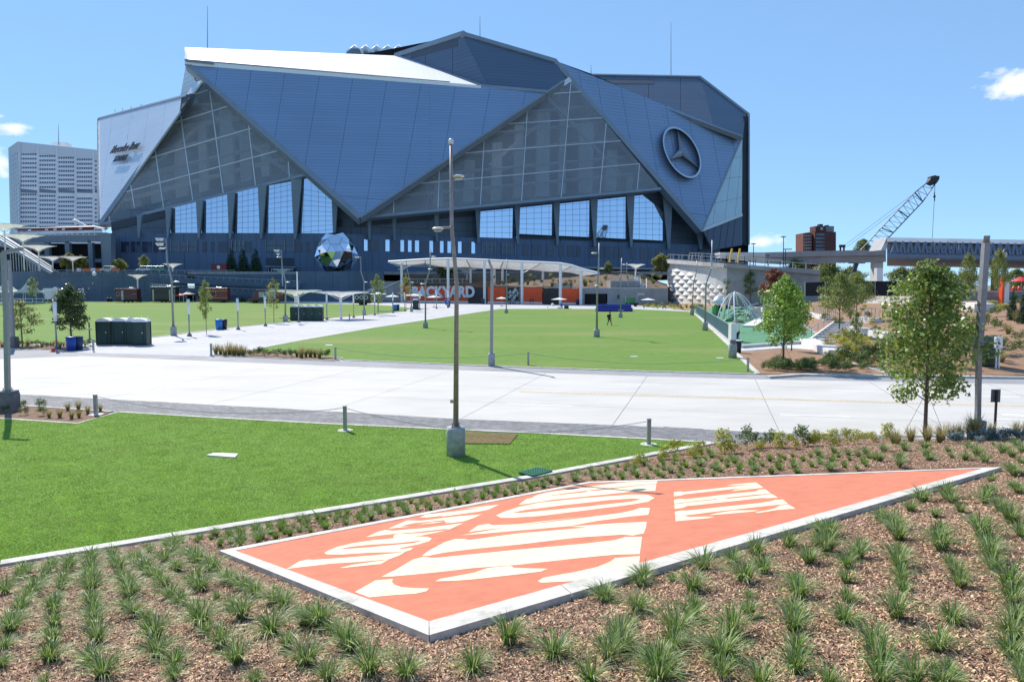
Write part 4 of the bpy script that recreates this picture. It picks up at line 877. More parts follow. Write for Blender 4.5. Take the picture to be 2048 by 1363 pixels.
MB().box((cwp(1237).x, cwp(1237).y - .1, 2.2), (.6, .1, 1)).build('wall_box', darkm, CW, world=True); MB().box((cwp(1282).x, cwp(1282).y - .1, 2.9), (1.9, .08, .6)).build('notice_plate', conlt, CW, world=True)
text_on('notice_lettering', 'EXIT', cwp(1282) + Vector((0, -.2, -1.5)), (1, 0, 0), (0, 0, 1), .4, .02, darkm, CW) if False else None
BX = thing('planter_block', 'grey concrete terrace block with a railing above the garage wall', 'wall', P(1250, 575, 203))
MB().slab([P(1221, 562, 203), P(1280, 562, 203), P(1280, 578, 203), P(1221, 578, 203)], (0, 8, 0)).build('block', conm, BX, world=True)
railing('r', [P(1222, 562, 203.2), P(1280, 562, 203.2)], 1.5, None, parent=BX, pr=.09)
ST2 = thing('terrace_steps', 'narrow pale concrete steps climbing the terrace beside the concrete block', 'stairs', P(1286, 577, 202))
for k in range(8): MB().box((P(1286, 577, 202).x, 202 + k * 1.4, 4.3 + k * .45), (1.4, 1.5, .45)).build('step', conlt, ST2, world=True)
for s in (-1, 1): MB().slab([P(1286 + s * 6, 577, 202), P(1286 + s * 6, 556, 210), P(1286 + s * 6 + 1.5, 556, 210), P(1286 + s * 6 + 1.5, 577, 202)], (0, 0, -.8)).build('cheek_wall', conlt, ST2, world=True)
MW = thing('meadow_wall', 'pale low concrete wall behind the charcoal stage panels', 'wall', P(1120, 572, 208)); MB().slab([P(1102, 566, 208), P(1147, 566, 208), P(1145, 578, 208), P(1100, 578, 208)], (0, 1, 0)).build('wall_panel', conlt, MW, world=True)
railing('terrace_railing', [P(806, 566.5, 232), P(940, 566.5, 226)], 1.4, 'thin steel railing above the BACKYARD lettering', pr=.08)
SS = thing('garden_steps', 'dark garden steps rising left of the round yellow-green tree behind the stage', 'stairs', P(862, 565, 236))
for k in range(7): MB().box((P(858 + k * 3, 570, 238).x, 236 + k * .8, 5.2 + k * .55), (2.4, 1.4, .4)).build('step', conm, SS, world=True)
# studded curved ramp wall --------------------------------------------
PY = thing('studded_ramp_wall', 'curving pale concrete ramp wall cast with rows of pyramid studs behind the playground', 'wall', P(1390, 607, 214))
curve = [(1335, 228), (1352, 218), (1370, 209.5), (1390, 202), (1412, 195.5), (1432, 191), (1454, 187), (1500, 184), (1560, 181), (1640, 178)]
def cz(u, v, o=0):
    for (a, da), (b, db) in zip(curve[:-1], curve[1:]):
        if u <= b: break
    f = (u - a) / (b - a); Yd = da + (db - da) * f; pa, pb = P(a, 600, da), P(b, 600, db); n_ = Vector((pb.y - pa.y, -(pb.x - pa.x), 0)).normalized(); n_ = n_ if n_.y < 0 else -n_
    return P(u, v, Yd) + n_ * o
def ptop(u): return 526 + (u - 1335) * .075
rcon = M('ramp_concrete', (.72, .71, .69), .85, var=.05, scale=.3, bump=.15); rcon2 = M('ramp_concrete_shaded', (.33, .335, .34), .85, var=.07, scale=.3, bump=.15)  # second copy is darker: shade of the unstudded stretch is put into its colour
for (a, _), (b, _) in zip(curve[:-1], curve[1:]):
    p, q = cz(a + .01, ptop(a)), cz(b - .01, ptop(b)); MB().slab([p, q, Vector((q.x, q.y, -.2)), Vector((p.x, p.y, -.2))], (.3, .8, 0)).build('wall_panel', rcon if a < 1450 else rcon2, PY, world=True)
    MB().slab([cz(a + .01, ptop(a) - 8, .9), cz(b - .01, ptop(b) - 8, .9), cz(b - .01, ptop(b), .9), cz(a + .01, ptop(a), .9)], (.3, 1.6, 0)).build('cap', conlt if a < 1450 else rcon2, PY, world=True)
studm = bpy.data.materials['ramp_concrete']; du, dvp = 17.0, 17.0; nst = 0
for r in range(-1, 12):
    for c in range(-1, 16):
        u = 1337 + c * du * .5 * 2 / 2 + (0); v = 600 - r * dvp * .5 - (c % 1)
        u = 1337 + c * 8.6; 
        if (r + c) % 2: continue
        v = 603 - r * 6.2 * 1.25 + (c * .25)
        lim = 533 + max(0, (u - 1337)) * .38
        if u < 1336 or u > 1460 or v < lim or v > 603.5: continue
        hw, hh = 8.6, 7.75
        L_, R_ = max(u - hw, 1335.5), u + hw
        pts_ = [cz(L_, v, .02), cz(u, v - hh, .02), cz(R_, v, .02), cz(u, v + hh, .02)]; ap = cz(u + 1.5, v + 1.5, .65)
        mb = MB(); mb.add(pts_ + [ap], [(0, 1, 4), (1, 2, 4), (2, 3, 4), (3, 0, 4)]); mb.build('pyramid_stud', studm, PY, world=True); nst += 1
for u in (1462, 1484, 1506, 1528, 1550, 1572, 1594):       # shallow diagonal ribs on the plain part
    for k in range(3):
        v0 = ptop(u) + 6 + k * 20; a, b, c = cz(u - 9, v0, .02), cz(u + 9, v0 + 14, .02), cz(u + 9, v0, .02); MB().add([a, b, c, cz(u + 5, v0 + 5, .35)], [(0, 3, 2), (3, 1, 2), (0, 1, 3)]) ; mb = MB(); mb.add([a, b, c, cz(u + 5, v0 + 5, .35)], [(0, 3, 2), (3, 1, 2), (0, 1, 3)]); mb.build('wall_facet', rcon2, PY, world=True)
pts = [cz(u, ptop(u) - 8, 0) for u in (1336, 1352, 1370, 1390, 1412, 1432, 1452, 1500, 1560, 1638)]
railing('ramp_railing', pts, 1.5, 'grey steel railing along the top of the studded ramp wall', posts=3, pr=.09, bars=False)
pts = [cz(u, ptop(u) - 8.5, -6) for u in (1340, 1370, 1412, 1452, 1500, 1560)]
railing('ramp_railing', pts, 1.9, 'second grey steel railing on the far side of the ramp deck', posts=3, pr=.08, bars=False)
MB().slab([cz(1336, ptop(1336) - 7, 0), cz(1412, ptop(1412) - 7, 0), cz(1500, ptop(1500) - 7, 0), cz(1638, ptop(1638) - 7, 0), cz(1638, ptop(1638) - 7, 0) + Vector((3, 30, 0)), cz(1400, ptop(1400) - 7, 0) + Vector((10, 40, 0))], (0, 0, -.5)).build('ramp_deck', conlt, PY, world=True)
# concrete beam bridge --------------------------------------------------
BB2 = thing('concrete_footbridge', 'grey concrete beam bridge crossing behind the crane boom', 'bridge', P(1620, 525, 232))
bt = [(1440, 504.5), (1530, 504.5), (1570, 503.5), (1590, 503), (1640, 501.5), (1700, 500.5), (1772, 499.5)]
for (a, va), (b, vb) in zip(bt[:-1], bt[1:]):
    f = lambda u: 24 if u > 1560 else 24 - (1560 - u) * .11; th_ = (f(a), f(b))
    MB().slab([P(a, va, 232), P(b, vb, 232), P(b, vb + th_[1] * .45, 232), P(a, va + th_[0] * .45, 232)], (0, 6, 0)).build('parapet', conlt if a < 1500 else M('bridge_concrete', (.33, .33, .33), .85, var=.06, scale=.2) if 'bridge_concrete' not in bpy.data.materials else bpy.data.materials['bridge_concrete'], BB2, world=True)
    MB().slab([P(a, va + th_[0] * .46, 232.8), P(b, vb + th_[1] * .46, 232.8), P(b, vb + th_[1], 232.8), P(a, va + th_[0], 232.8)], (0, 5, 0)).build('girder', bpy.data.materials.get('bridge_concrete') or conlt, BB2, world=True)
for u in (1757,): 
    p = P(u, 524, 234); MB().box((p.x, 235, p.z / 2), (2.6, 3, p.z)).build('pier', conlt, BB2, world=True)
for u, v0, v1 in ((1507, 527, 488), (1567, 524, 474), (1571, 524, 499), (1536, 524, 511)):
    t = thing('street_lamp', {1507: 'thin black lamp post leftmost on the ramp deck', 1567: 'tallest thin black lamp post above the concrete footbridge', 1571: 'black lamp post with a flat arm beside the tallest one', 1536: 'short black lamp post behind the ramp deck'}[u], 'lamp post', P(u, v0, 215), group='black lamp posts on the ramp'); a, b = P(u, v0, 215), P(u, v1, 215)
    MB().tube([a - Vector((0, 0, 1)), b], [.14, .1], 6).build('pole', blackp, t, world=True); MB().box(b + Vector((.7 if u == 1571 else 0, 0, .1)), (2.2 if u == 1571 else 1.2, .5, .25)).build('lamp_head', blackp, t, world=True)
# tube shaped footbridge with lattice sides -------------------------------
TBr = thing('steel_footbridge', 'silvery tube shaped footbridge with latticed window openings at the right edge', 'bridge', P(1900, 530, 205))
shell = M('brushed_shell', (.50, .52, .55), .4, .5, var=.06, scale=.2); shelld = M('bridge_girder', (.15, .20, .27), .5, .3, var=.06, scale=.15)
def tb(u, v, o=0): return P(u, v, 205 - (u - 1770) * .03 + o)
def tbt(u): return 474.5 + (u - 1770) * .018
us_ = list(range(1774, 2200, 24))
for i, (a, b) in enumerate(zip(us_[:-1], us_[1:])):
    mb = MB(); prof = [(0, 5), (1.5, 2.2), (4, .5), (7, 0)]
    vs1 = [tb(a, tbt(a) + d, 2.5 - k * .8) for k, (d, _) in enumerate([(0, 0), (2.5, 0), (5.5, 0), (8.5, 0)])]; vs2 = [tb(b, tbt(b) + d, 2.5 - k * .8) for k, (d, _) in enumerate([(0, 0), (2.5, 0), (5.5, 0), (8.5, 0)])]
    mb.add(vs1 + vs2, [(k, k + 4, k + 5, k + 1) for k in range(3)]); mb.add([tb(a, tbt(a), 2.5), tb(b, tbt(b), 2.5), tb(b, tbt(b) + 1, 9), tb(a, tbt(a) + 1, 9)], [(0, 1, 2, 3)]); mb.build('shell_panel', shell, TBr, True, world=True)
    mb = MB(); g1 = [tb(a, tbt(a) + d, o) for d, o in ((30, -.6), (37, -1.2), (46, -.6), (54, 1.5), (57, 4))]; g2 = [tb(b, tbt(b) + d, o) for d, o in ((30, -.6), (37, -1.2), (46, -.6), (54, 1.5), (57, 4))]
    mb.add(g1 + g2, [(k, k + 5, k + 6, k + 1) for k in range(4)]); mb.build('girder_panel', shelld, TBr, True, world=True)
for a, b in zip(us_[::2][:-1], us_[::2][1:]): MB().slab([tb(a + .5, tbt(a) + 8, 8), tb(b - .5, tbt(b) + 8, 8), tb(b - .5, tbt(b) + 31, 8), tb(a + .5, tbt(a) + 31, 8)], (0, .2, 0)).build('rear_glazing', M('bridge_glass', (.35, .45, .52), .15, .3, var=.2, scale=.15) if 'bridge_glass' not in bpy.data.materials else bpy.data.materials['bridge_glass'], TBr, world=True)
for i, u in enumerate(range(1790, 2200, 15)):
    mb = MB()
    for s in (-1, 1):
        mb.tube([tb(u + s * 1, tbt(u) + 8, .6), tb(u + s * 2.2, tbt(u) + 17, -.3), tb(u + s * 5.6, tbt(u) + 31, -.6)], [.35, .35, .5], 6)
    mb.build('lattice_frame', shelld, TBr, world=True)
MB().slab([tb(1774, tbt(1774), 2), tb(1762, 500, 2), tb(1772, 500, 2), tb(1779, 478, 2)], (0, 7, 0)).build('portal', shell, TBr, world=True)
for u in (2010,): p = tb(u, 530); MB().box((p.x, p.y + 4, p.z / 2), (1.2, 1.2, p.z)).build('pier', blackp, TBr, world=True)
# far tower on the left -------------------------------------------------
TW = thing('office_tower', 'pale grey high rise office tower with ribbon windows behind the left wing of the stadium', 'tower block', P(110, 560, 560))
twm = M('tower_concrete', (.80, .82, .84), .8, var=.03, scale=.05); tww = M('tower_window', (.10, .15, .24), .3, var=.1, scale=.02, spec=.6)
TY = 560
FR = Plane((40, 284, 545), (205, 300, 575), (60, 450, 545)); SD = Plane((40, 284, 545), (17, 295, 600), (43, 450, 545))
sl('front_wall', [(35.5, 283), (205, 301), (205, 560), (42, 560)], Plane((35, 283, 545), (205, 301, 575), (42, 560, 545)), 10, twm, TW)
PF = Plane((35, 283, 545), (205, 301, 575), (42, 560, 545)); PS = Plane((35, 283, 545), (17, 296, 610), (42, 560, 545))
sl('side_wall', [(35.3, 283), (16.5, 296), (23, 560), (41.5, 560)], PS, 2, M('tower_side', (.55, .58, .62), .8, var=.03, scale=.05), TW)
colx = [(38, 75), (76, 113), (114, 150), (151, 186), (187, 205)]
for r in range(17):
    v = 306.5 + r * 8.95
    if r == 8:
        for a, b in colx: sl('dark_floor_band', [(a + 3, v - 1), (b - 1, v - 1 + (b - a) * .1), (b - 1, v + 8), (a + 3, v + 7)], PF, .3, M('tower_band', (.20, .23, .27), .7) if 'tower_band' not in bpy.data.materials else bpy.data.materials['tower_band'], TW, .25)
        continue
    for k, (a, b) in enumerate(colx):
        n = 7 if k < 4 else 3; o = (a - 36) * .093 * (1 - r / 40)
        for j in range(n):
            x0 = a + 3 + (b - a - 4) * j / n; x1 = x0 + (b - a - 4) / n * .72
            if x1 > 203: continue
            q = [PF.at(x0, v + o, .25), PF.at(x1, v + o, .25), PF.at(x1, v + o + 3.6, .25), PF.at(x0, v + o + 3.6, .25)]
            if j == 0: wmb = MB()
            wmb.slab(q, -PF.n * .2)
        wmb.build('window_row', tww, TW, world=True)['kind'] = 'stuff'
for r in range(17):
    wmb = MB()
    for j in range(4): u = 19 + j * 4.4 + r * .3; v = 311 + r * 8.7 - j * 2; wmb.slab([PS.at(u, v, .2), PS.at(u + 2.6, v - 1, .2), PS.at(u + 2.6, v + 3.6, .2), PS.at(u, v + 4.6, .2)], -PS.n * .1)
    wmb.build('window_row', tww, TW, world=True)['kind'] = 'stuff'
for u in (38, 75.5, 113.5, 150.5, 186.5): sl('pilaster', [(u - .8, 286 + (u - 36) * .1), (u + .8, 286 + (u - 36) * .1), (u + 1.4, 540), (u - .2, 540)], PF, .6, twm, TW, .9)
sl('roof_cap', [(35, 283), (205, 301), (205, 320), (36, 303)], PF, .4, M('tower_cap', (.62, .65, .70), .8, var=.03), TW, .35)
MB().box(P(123, 290, 580), (11, 8, 3)).build('plant_room', twm, TW, world=True); MB().tube([P(117, 290, 575), P(117, 249, 575)], [.35, .12], 5).build('antenna', trim, TW, world=True)
# concourse on the left --------------------------------------------------
CQ = thing('concourse_building', 'blue-grey concourse deck with dark open bays left of the stadium', 'building', P(150, 540, 262))
cqm = M('concourse_cladding', (.17, .215, .26), .6, .1, var=.05, scale=.1); p = lambda u, v, Y: P(u, v, Y)
for a, b in zip((0, 44, 88, 132, 176), (44, 88, 132, 176, 211)):
    va, vb = 476 - a * .03, 476 - b * .03
    mb = MB(); mb.slab([p(a, va - 5, 262 - (a > 90) * 0), p(b - .3, vb - 5, 262), p(b - .3, vb + 11 + (b - 60) * .02, 262), p(a, va + 11, 262)], (0, 2, 0)).build('fascia_panel', cqm, CQ, world=True)
MB().slab([p(0, 470, 263), p(214, 469, 263), p(214, 472, 290), p(0, 473, 290)], (0, 0, -.6)).build('roof_deck', conm, CQ, world=True)
MB().slab([p(95, 487, 270), p(215, 487, 270), p(215, 545, 270), p(95, 545, 270)], (0, 1, 0)).build('dark_bays', darkopen, CQ, world=True)
MB().slab([p(0, 487, 266), p(96, 487, 266), p(96, 545, 266), p(0, 545, 266)], (0, 1, 0)).build('stair_block', conm, CQ, world=True)
for u in (63, 80): MB().slab([p(u, 492, 265), p(u + 10, 492, 265), p(u + 10, 508, 265), p(u, 508, 265)], (0, .6, 0)).build('opening', darkopen, CQ, world=True)
for u in (96, 137, 183, 209): q = p(u, 500, 263); MB().box((q.x, 263, (UPZ + 20.5) / 2), (1.6, 1.6, 20.5 - UPZ)).build('column', cqm, CQ, world=True)
MB().slab([p(95, 519, 263), p(214, 517, 263), p(214, 524, 263), p(95, 526, 263)], (0, 1, 0)).build('upper_beam', cqm, CQ, world=True)
for u in (205, 212): pass
MB().slab([p(196, 466, 258), p(222, 466, 258), p(222, 545, 258), p(205, 545, 258), p(205, 500, 258)], (0, 3, 0)).build('end_wall', cqm, CQ, world=True)
railing('concourse_railing', [P(20, 471, 261.5), P(212, 470, 261.5)], 1.5, 'pale railing on the concourse roof left of the stadium', posts=2, pr=.11, bars=False, mat=white_paint)
BN = thing('sponsor_banner', 'long dark red banner strip above the concourse railing', 'banner', P(110, 460, 285)); redb = M('dark_red_banner', (.17, .03, .035), .6, var=.1, scale=.3)
for i in range(9):
    a = 35 + i * 17; b = a + 16.7; MB().slab([P(a, 458 - i * .5, 285), P(b, 457.5 - i * .5, 285), P(b, 464 - i * .5, 285), P(a, 464.6 - i * .5, 285)], (0, .2, 0)).build('banner_panel', redb, BN, world=True)
    if i in (1, 3, 4, 5, 7): MB().slab([P(a + 4, 459.5 - i * .5, 284.8), P(a + 10, 459.2 - i * .5, 284.8), P(a + 10, 462 - i * .5, 284.8), P(a + 4, 462.4 - i * .5, 284.8)], (0, .1, 0)).build('banner_patch', lampwhite, BN, world=True)
MB().slab([P(30, 457, 286), P(190, 451, 286), P(212, 456, 275), P(205, 458, 275), P(188, 453, 284), P(30, 458.5, 286)], (0, 2, -.2)).build('banner_roof', darkm, BN, world=True)
# stairs descending on the left ---------------------------------------------
LS = thing('grand_stairs', 'long open steel staircase with handrails descending at the left edge', 'stairs', P(60, 540, 238))
for k in range(26):
    f = k / 25; u = -8 + f * 112; v = 472 + f * 70; q = P(u, v, 248 - f * 8); MB().box(q, (1.3, 4.5, .35)).build('tread', conlt, LS, world=True)
for dv, Yo in ((-8, -3.4), (2, -3.4), (-10, 3), (-3, -3.5)): MB().bar(P(-8, 472 + dv, 248 + Yo), P(104, 542 + dv, 240 + Yo), .28).build('handrail', railm, LS, world=True)
MB().bar(P(-8, 476, 244.5), P(104, 546, 236.5), .5, 1.0).build('stringer', trim, LS, world=True)
for k in range(14): f = .25 + k / 20; u = -8 + f * 112; v = 474 + f * 70; q = P(u, v, 246 - f * 8); MB().bar(q, (q.x, q.y, UPZ - .2), .22).build('hanger_post', railm, LS, world=True)
MB().slab([P(-40, 484, 250), P(38, 500, 246), P(60, 548, 246), P(-40, 548, 250)], (0, 1, 0)).build('under_wall', darkopen, LS, world=True)
# ================================================================ SLAB WITH THE PAINTED LETTERING
orange = M('orange_rubber_surface', (.60, .19, .11), .9, var=.06, scale=3, bump=.6, bscale=90); cream = M('cream_surface_paint', (.74, .66, .46), .85, var=.05, scale=2, bump=.4, bscale=90)
LS_ = thing('logo_slab', 'big sloping orange slab with a pale concrete kerb and cream THE HOME lettering in the planted bank', 'ground sign', LG[0])
lgn = Vector((-.172 * nrm.x, -.172 * nrm.y, 1)).normalized()
def lslab(name, px, off, mat, th=.02):
    q = [onlogo(u, v) + lgn * off for u, v in px]; return MB().slab(q, -lgn * th).build(name, mat, LS_, world=True)
INN = [(470, 1101), (858, 1243), (1280, 1137), (1975, 936), (1312, 961.5), (1183, 965)]
OUT = [(438, 1101), (858, 1271), (2004, 934), (1310, 959), (1180, 963)]
lslab('orange_surface', [(455, 1101), (858, 1255), (1980, 936.5), (1311, 960.5), (1181, 964)], -.0008, orange, .1)
def kseg(a, b, c, d, n):                   # concrete kerb pieces between outer edge a-b and inner edge d-c
    for i in range(n):
        f0, f1 = i / n + .0005, (i + 1) / n - .0005; L2 = lambda p, q, f: (p[0] + (q[0] - p[0]) * f, p[1] + (q[1] - p[1]) * f)
        A_, B_, C_, D_ = [onlogo(*a), onlogo(*b), onlogo(*c), onlogo(*d)]
        q = [A_.lerp(B_, f0), A_.lerp(B_, f1), D_.lerp(C_, f1), D_.lerp(C_, f0)]; MB().slab([p + lgn * .010 for p in q], -lgn * .3).build('kerb_stone', kerbcon, LS_, world=True)
kseg((438, 1101), (858, 1271), (858, 1243), (470, 1101), 4); kseg((858, 1271), (2004, 934), (1965, 937), (858, 1243), 7); kseg((1181, 962.5), (438, 1101), (470, 1101), (1184, 965), 4); kseg((2004, 934), (1310, 959), (1312, 961.6), (1965, 937), 3); kseg((1310, 959), (1180, 963), (1184, 965.3), (1312, 961.6), 1)
C1_ = lambda l: [(560 + x / 4.8675, 940 + y / 4.8675) for x, y in l]
C2_ = lambda l: [(880 + x / 4.452, 940 + y / 4.452) for x, y in l]
C3_ = lambda l: [(1300 + x / 5.12, 920 + y / 5.12) for x, y in l]
letters = [C3_([(245, 325), (315, 318), (350, 322), (860, 266), (1030, 248), (785, 255), (850, 245), (1085, 225), (1160, 278), (835, 313), (870, 300), (1030, 278), (870, 290), (355, 346), (325, 357), (245, 367)]),
 C3_([(247, 402), (320, 392), (355, 398), (850, 340), (1080, 318), (1120, 300), (1180, 294), (1240, 340), (1080, 350), (380, 425), (320, 433), (250, 443)]),
 C3_([(250, 448), (330, 440), (370, 432), (680, 402), (690, 392), (780, 388), (800, 393), (1150, 355), (1250, 345), (1310, 380), (1200, 387), (1150, 384), (380, 467), (330, 487), (252, 497)]),
 C3_([(255, 525), (330, 512), (370, 515), (1100, 438), (1230, 420), (1280, 405), (1360, 400), (1415, 445), (1250, 460), (640, 528), (380, 560), (260, 568)]),
 C3_([(260, 572), (350, 565), (400, 578), (560, 575), (665, 577), (600, 590), (420, 608), (262, 622)]), C3_([(600, 560), (680, 540), (860, 512), (1115, 510), (1060, 522), (760, 550)]),
 C3_([(1075, 530), (1200, 510), (1280, 490), (1330, 462), (1415, 450), (1490, 492), (1300, 508), (1110, 537)]),
 C2_([(870, 218), (960, 195), (1430, 130), (1700, 100), (1940, 90), (1925, 120), (1780, 130), (1430, 165), (1100, 205), (870, 240), (820, 240)]),
 C2_([(700, 305), (770, 255), (830, 243), (1000, 225), (1290, 195), (1320, 182), (1410, 180), (1780, 135), (1925, 124), (1918, 180), (1700, 190), (1400, 222), (1000, 262), (760, 300)]),
 C2_([(500, 400), (560, 372), (700, 325), (900, 285), (1300, 245), (1700, 215), (1850, 218), (1910, 245), (1850, 280), (1700, 305), (1300, 355), (900, 405), (650, 422), (540, 422)]),
 C2_([(255, 548), (340, 490), (430, 475), (470, 488), (700, 478), (1100, 432), (1300, 410), (950, 455), (600, 505), (400, 530)]),
 C2_([(180, 578), (350, 550), (600, 505), (950, 462), (1250, 425), (1600, 380), (1720, 355), (1780, 335), (1870, 335), (1855, 395), (1700, 410), (1400, 450), (1150, 497), (1000, 510), (700, 535), (400, 562)]),
 C1_([(1385, 830), (1450, 780), (1600, 700), (1700, 668), (1800, 668), (1830, 675)]) + C2_([(240, 622), (700, 560), (1320, 508), (1140, 500), (1300, 490), (1600, 468), (1840, 458), (1835, 500), (1815, 560), (1720, 580), (1620, 572), (1200, 600), (700, 660), (300, 700)]) + C1_([(1600, 800), (1440, 832)]),
 C1_([(985, 1035), (1120, 970), (1300, 865), (1400, 840), (1480, 852)]) + C2_([(0, 775), (700, 705), (1300, 650), (1560, 620), (1650, 592), (1800, 590), (1778, 745), (1560, 750), (1200, 785), (700, 840), (300, 870)]) + C1_([(1500, 995), (1100, 1032)]),
 C1_([(1510, 1080), (1560, 1055), (1947, 985)]) + C2_([(300, 910), (420, 870), (500, 860), (630, 850), (660, 868), (780, 872), (960, 875), (900, 900), (700, 925), (300, 970)]) + C1_([(1700, 1075)]),
 C2_([(870, 985), (920, 955), (1200, 905), (1400, 860), (1520, 810), (1560, 780), (1780, 762), (1770, 860), (1720, 890), (1380, 972), (1200, 985), (900, 1000)]),
 C1_([(730, 1183), (930, 1070), (1100, 1055), (1090, 1085), (1110, 1110), (1180, 1135), (1300, 1145), (1450, 1148), (1430, 1175), (1320, 1200), (1100, 1215), (870, 1236)]),
 C1_([(60, 960), (130, 920), (190, 885), (270, 868), (330, 870), (600, 852), (900, 828), (1220, 795), (1160, 830), (1060, 865), (800, 890), (500, 908), (240, 938)]),
 C1_([(585, 948), (700, 920), (900, 890), (1060, 870), (980, 912), (800, 930), (610, 950)]),
 C1_([(430, 805), (470, 780), (560, 745), (700, 710), (900, 680), (1110, 660), (1100, 640), (1130, 622), (1200, 618), (1300, 640), (1440, 648), (1478, 665), (1450, 690), (1350, 720), (1180, 755), (1160, 768), (1300, 752), (1270, 775), (1210, 795), (900, 800), (600, 820), (460, 818)]),
 C1_([(832, 652), (950, 600), (1020, 580), (1100, 588), (1400, 562), (1785, 512), (1650, 575), (1600, 572), (1300, 605), (1050, 625)]), C1_([(1200, 620), (1400, 608), (1640, 580), (1540, 602), (1380, 635), (1260, 642)]),
 C1_([(1050, 570), (1160, 520), (1240, 488), (1380, 490), (1700, 450), (1947, 430)]) + C2_([(380, 385), (300, 425), (50, 465)]) + C1_([(1600, 485), (1300, 515), (1170, 545), (1270, 548), (1150, 558)]),
 C1_([(1360, 458), (1420, 430), (1700, 400), (1947, 368)]) + C2_([(200, 342), (530, 305), (430, 350), (360, 365), (0, 415)]) + C1_([(1600, 440), (1430, 460)]),
 C1_([(1330, 530), (1480, 505), (1620, 497), (1500, 515)]), C1_([(1600, 517), (1720, 490), (1880, 465), (1800, 495), (1680, 512)])]
from mathutils.geometry import tessellate_polygon
def paint(name, px, off, mat):
    q = [onlogo(u, v) + lgn * off for u, v in px]; tr = tessellate_polygon([q]); mb = MB()
    fs = [t if (q[t[1]] - q[t[0]]).cross(q[t[2]] - q[t[0]]).z > 0 else (t[0], t[2], t[1]) for t in tr]
    mb.add(q, fs); return mb.build(name, mat, LS_, world=True)
for i, l in enumerate(letters): paint('painted_letter_stroke', l, .0005 + .00012 * i, cream)
paint('letter_counter', C2_([(640, 378), (760, 352), (1100, 310), (1500, 265), (1720, 250), (1790, 258), (1700, 278), (1300, 322), (900, 360), (720, 378)]), .0038, orange)
paint('letter_counter', C1_([(560, 768), (700, 742), (900, 722), (1150, 708), (1400, 680), (1300, 708), (1150, 722), (900, 745), (700, 762)]), .0040, orange)
# ================================================================ PLANT MESHES
def tuft_mesh(name, n, h, r, mat, seed, droop=1., w_=.006, up=.4):
    rg = np.random.default_rng(seed); V = []; F = []
    for i in range(n):
        a = rg.uniform(0, 2 * math.pi); rb = r * .16 * math.sqrt(rg.uniform()); L = h * rg.uniform(.65, 1.25); lean = rg.uniform(.1, 1.) ** .8 * droop; bx, by = rb * math.cos(a), rb * math.sin(a); a2 = a + rg.normal(0, .5)
        o = len(V); ww = w_ * rg.uniform(.7, 1.3); px_, py_ = -math.sin(a2) * ww, math.cos(a2) * ww; tw = rg.uniform(-.5, .5)
        for k, s in enumerate((0, .35, .7, 1.)):
            hor = L * (s * .35 + s * s * .75) * lean; z = L * (s - .55 * lean * s * s * s) * (1 - .15 * lean)
            x, y = bx + math.cos(a2) * hor, by + math.sin(a2) * hor; f = (1, 1.05, .75, 0)[k]
            if k < 3: V += [(x - px_ * f, y - py_ * f, z), (x + px_ * f, y + py_ * f, z + tw * ww)]
            else: V.append((x, y, z))
        F += [(o, o + 1, o + 3, o + 2), (o + 2, o + 3, o + 5, o + 4), (o + 4, o + 5, o + 6, o + 6)]
    me = bpy.data.meshes.new(name); me.from_pydata(V, [], [f if f[2] != f[3] else f[:3] for f in F]); me.materials.append(mat); me.update(); return me
tuftmat = leafmat('liriope_blades', (.165, .28, .055), .55, .025, .3, .45, .25); tuftmat2 = leafmat('variegated_blades', (.36, .42, .21), .5, .02, .25, .45, .3)
strawmat = leafmat('feather_grass_blades', (.42, .33, .15), .4, .02, .35, .6, .2); gmat = leafmat('green_grass_blades', (.14, .21, .06), .4, .03, .3, .5, .3)
def two(me, m2, seed):                     # a second blade colour mixed through a clump
    me.materials.append(m2); rg = random.Random(seed)
    for p in me.polygons: p.material_index = 1 if (p.index // 3 * 7919 + seed) % 10 < 4 else 0
    return me
TUFT = [two(tuft_mesh('grass_tuft', 150 + 12 * i, .27 + .02 * (i % 3), .3, tuftmat, 20 + i, .95 + .12 * (i % 2), .004), tuftmat2, i) for i in range(6)]
tz6 = [[(160, 250), (100, 300), (30, 370)], [(310, 220), (265, 275), (220, 330), (185, 380), (150, 430), (90, 520), (60, 600), (20, 690), (10, 790)], [(420, 200), (400, 245), (380, 290), (360, 345), (340, 400), (310, 480), (320, 560), (310, 640), (290, 760), (260, 880)],
 [(530, 180), (530, 220), (530, 265), (530, 310), (530, 360), (530, 430), (535, 500), (560, 560), (565, 650), (530, 760), (600, 850)], [(655, 165), (675, 205), (690, 250), (720, 300), (745, 345), (760, 400), (740, 470), (850, 520), (910, 630), (920, 720), (1020, 790), (1020, 860)],
 [(770, 170), (800, 205), (840, 245), (880, 270), (920, 300), (960, 340), (990, 390), (1060, 430), (1140, 500), (1210, 600), (1290, 670), (1390, 770), (1490, 880)], [(870, 140), (960, 190), (1000, 215), (1040, 245), (1110, 310), (1180, 350), (1270, 400), (1420, 510), (1590, 600), (1680, 680), (1790, 770), (1920, 870)],
 [(1000, 130), (1060, 155), (1120, 180), (1170, 205), (1220, 235), (1270, 260), (1310, 290), (1350, 320), (1410, 340), (1500, 385), (1600, 420), (1730, 480), (1810, 530), (1940, 590), (2030, 670)]]
pxl = [(x / 2.926, 1050 + y / 2.926) for r in tz6 for x, y in r] + [((r[i][0] + r[i + 1][0]) / 5.852, 1050 + (r[i][1] + r[i + 1][1]) / 5.852) for r in tz6 for i in range(len(r) - 1) if r[i][1] < 560 and i % 2 == 0]
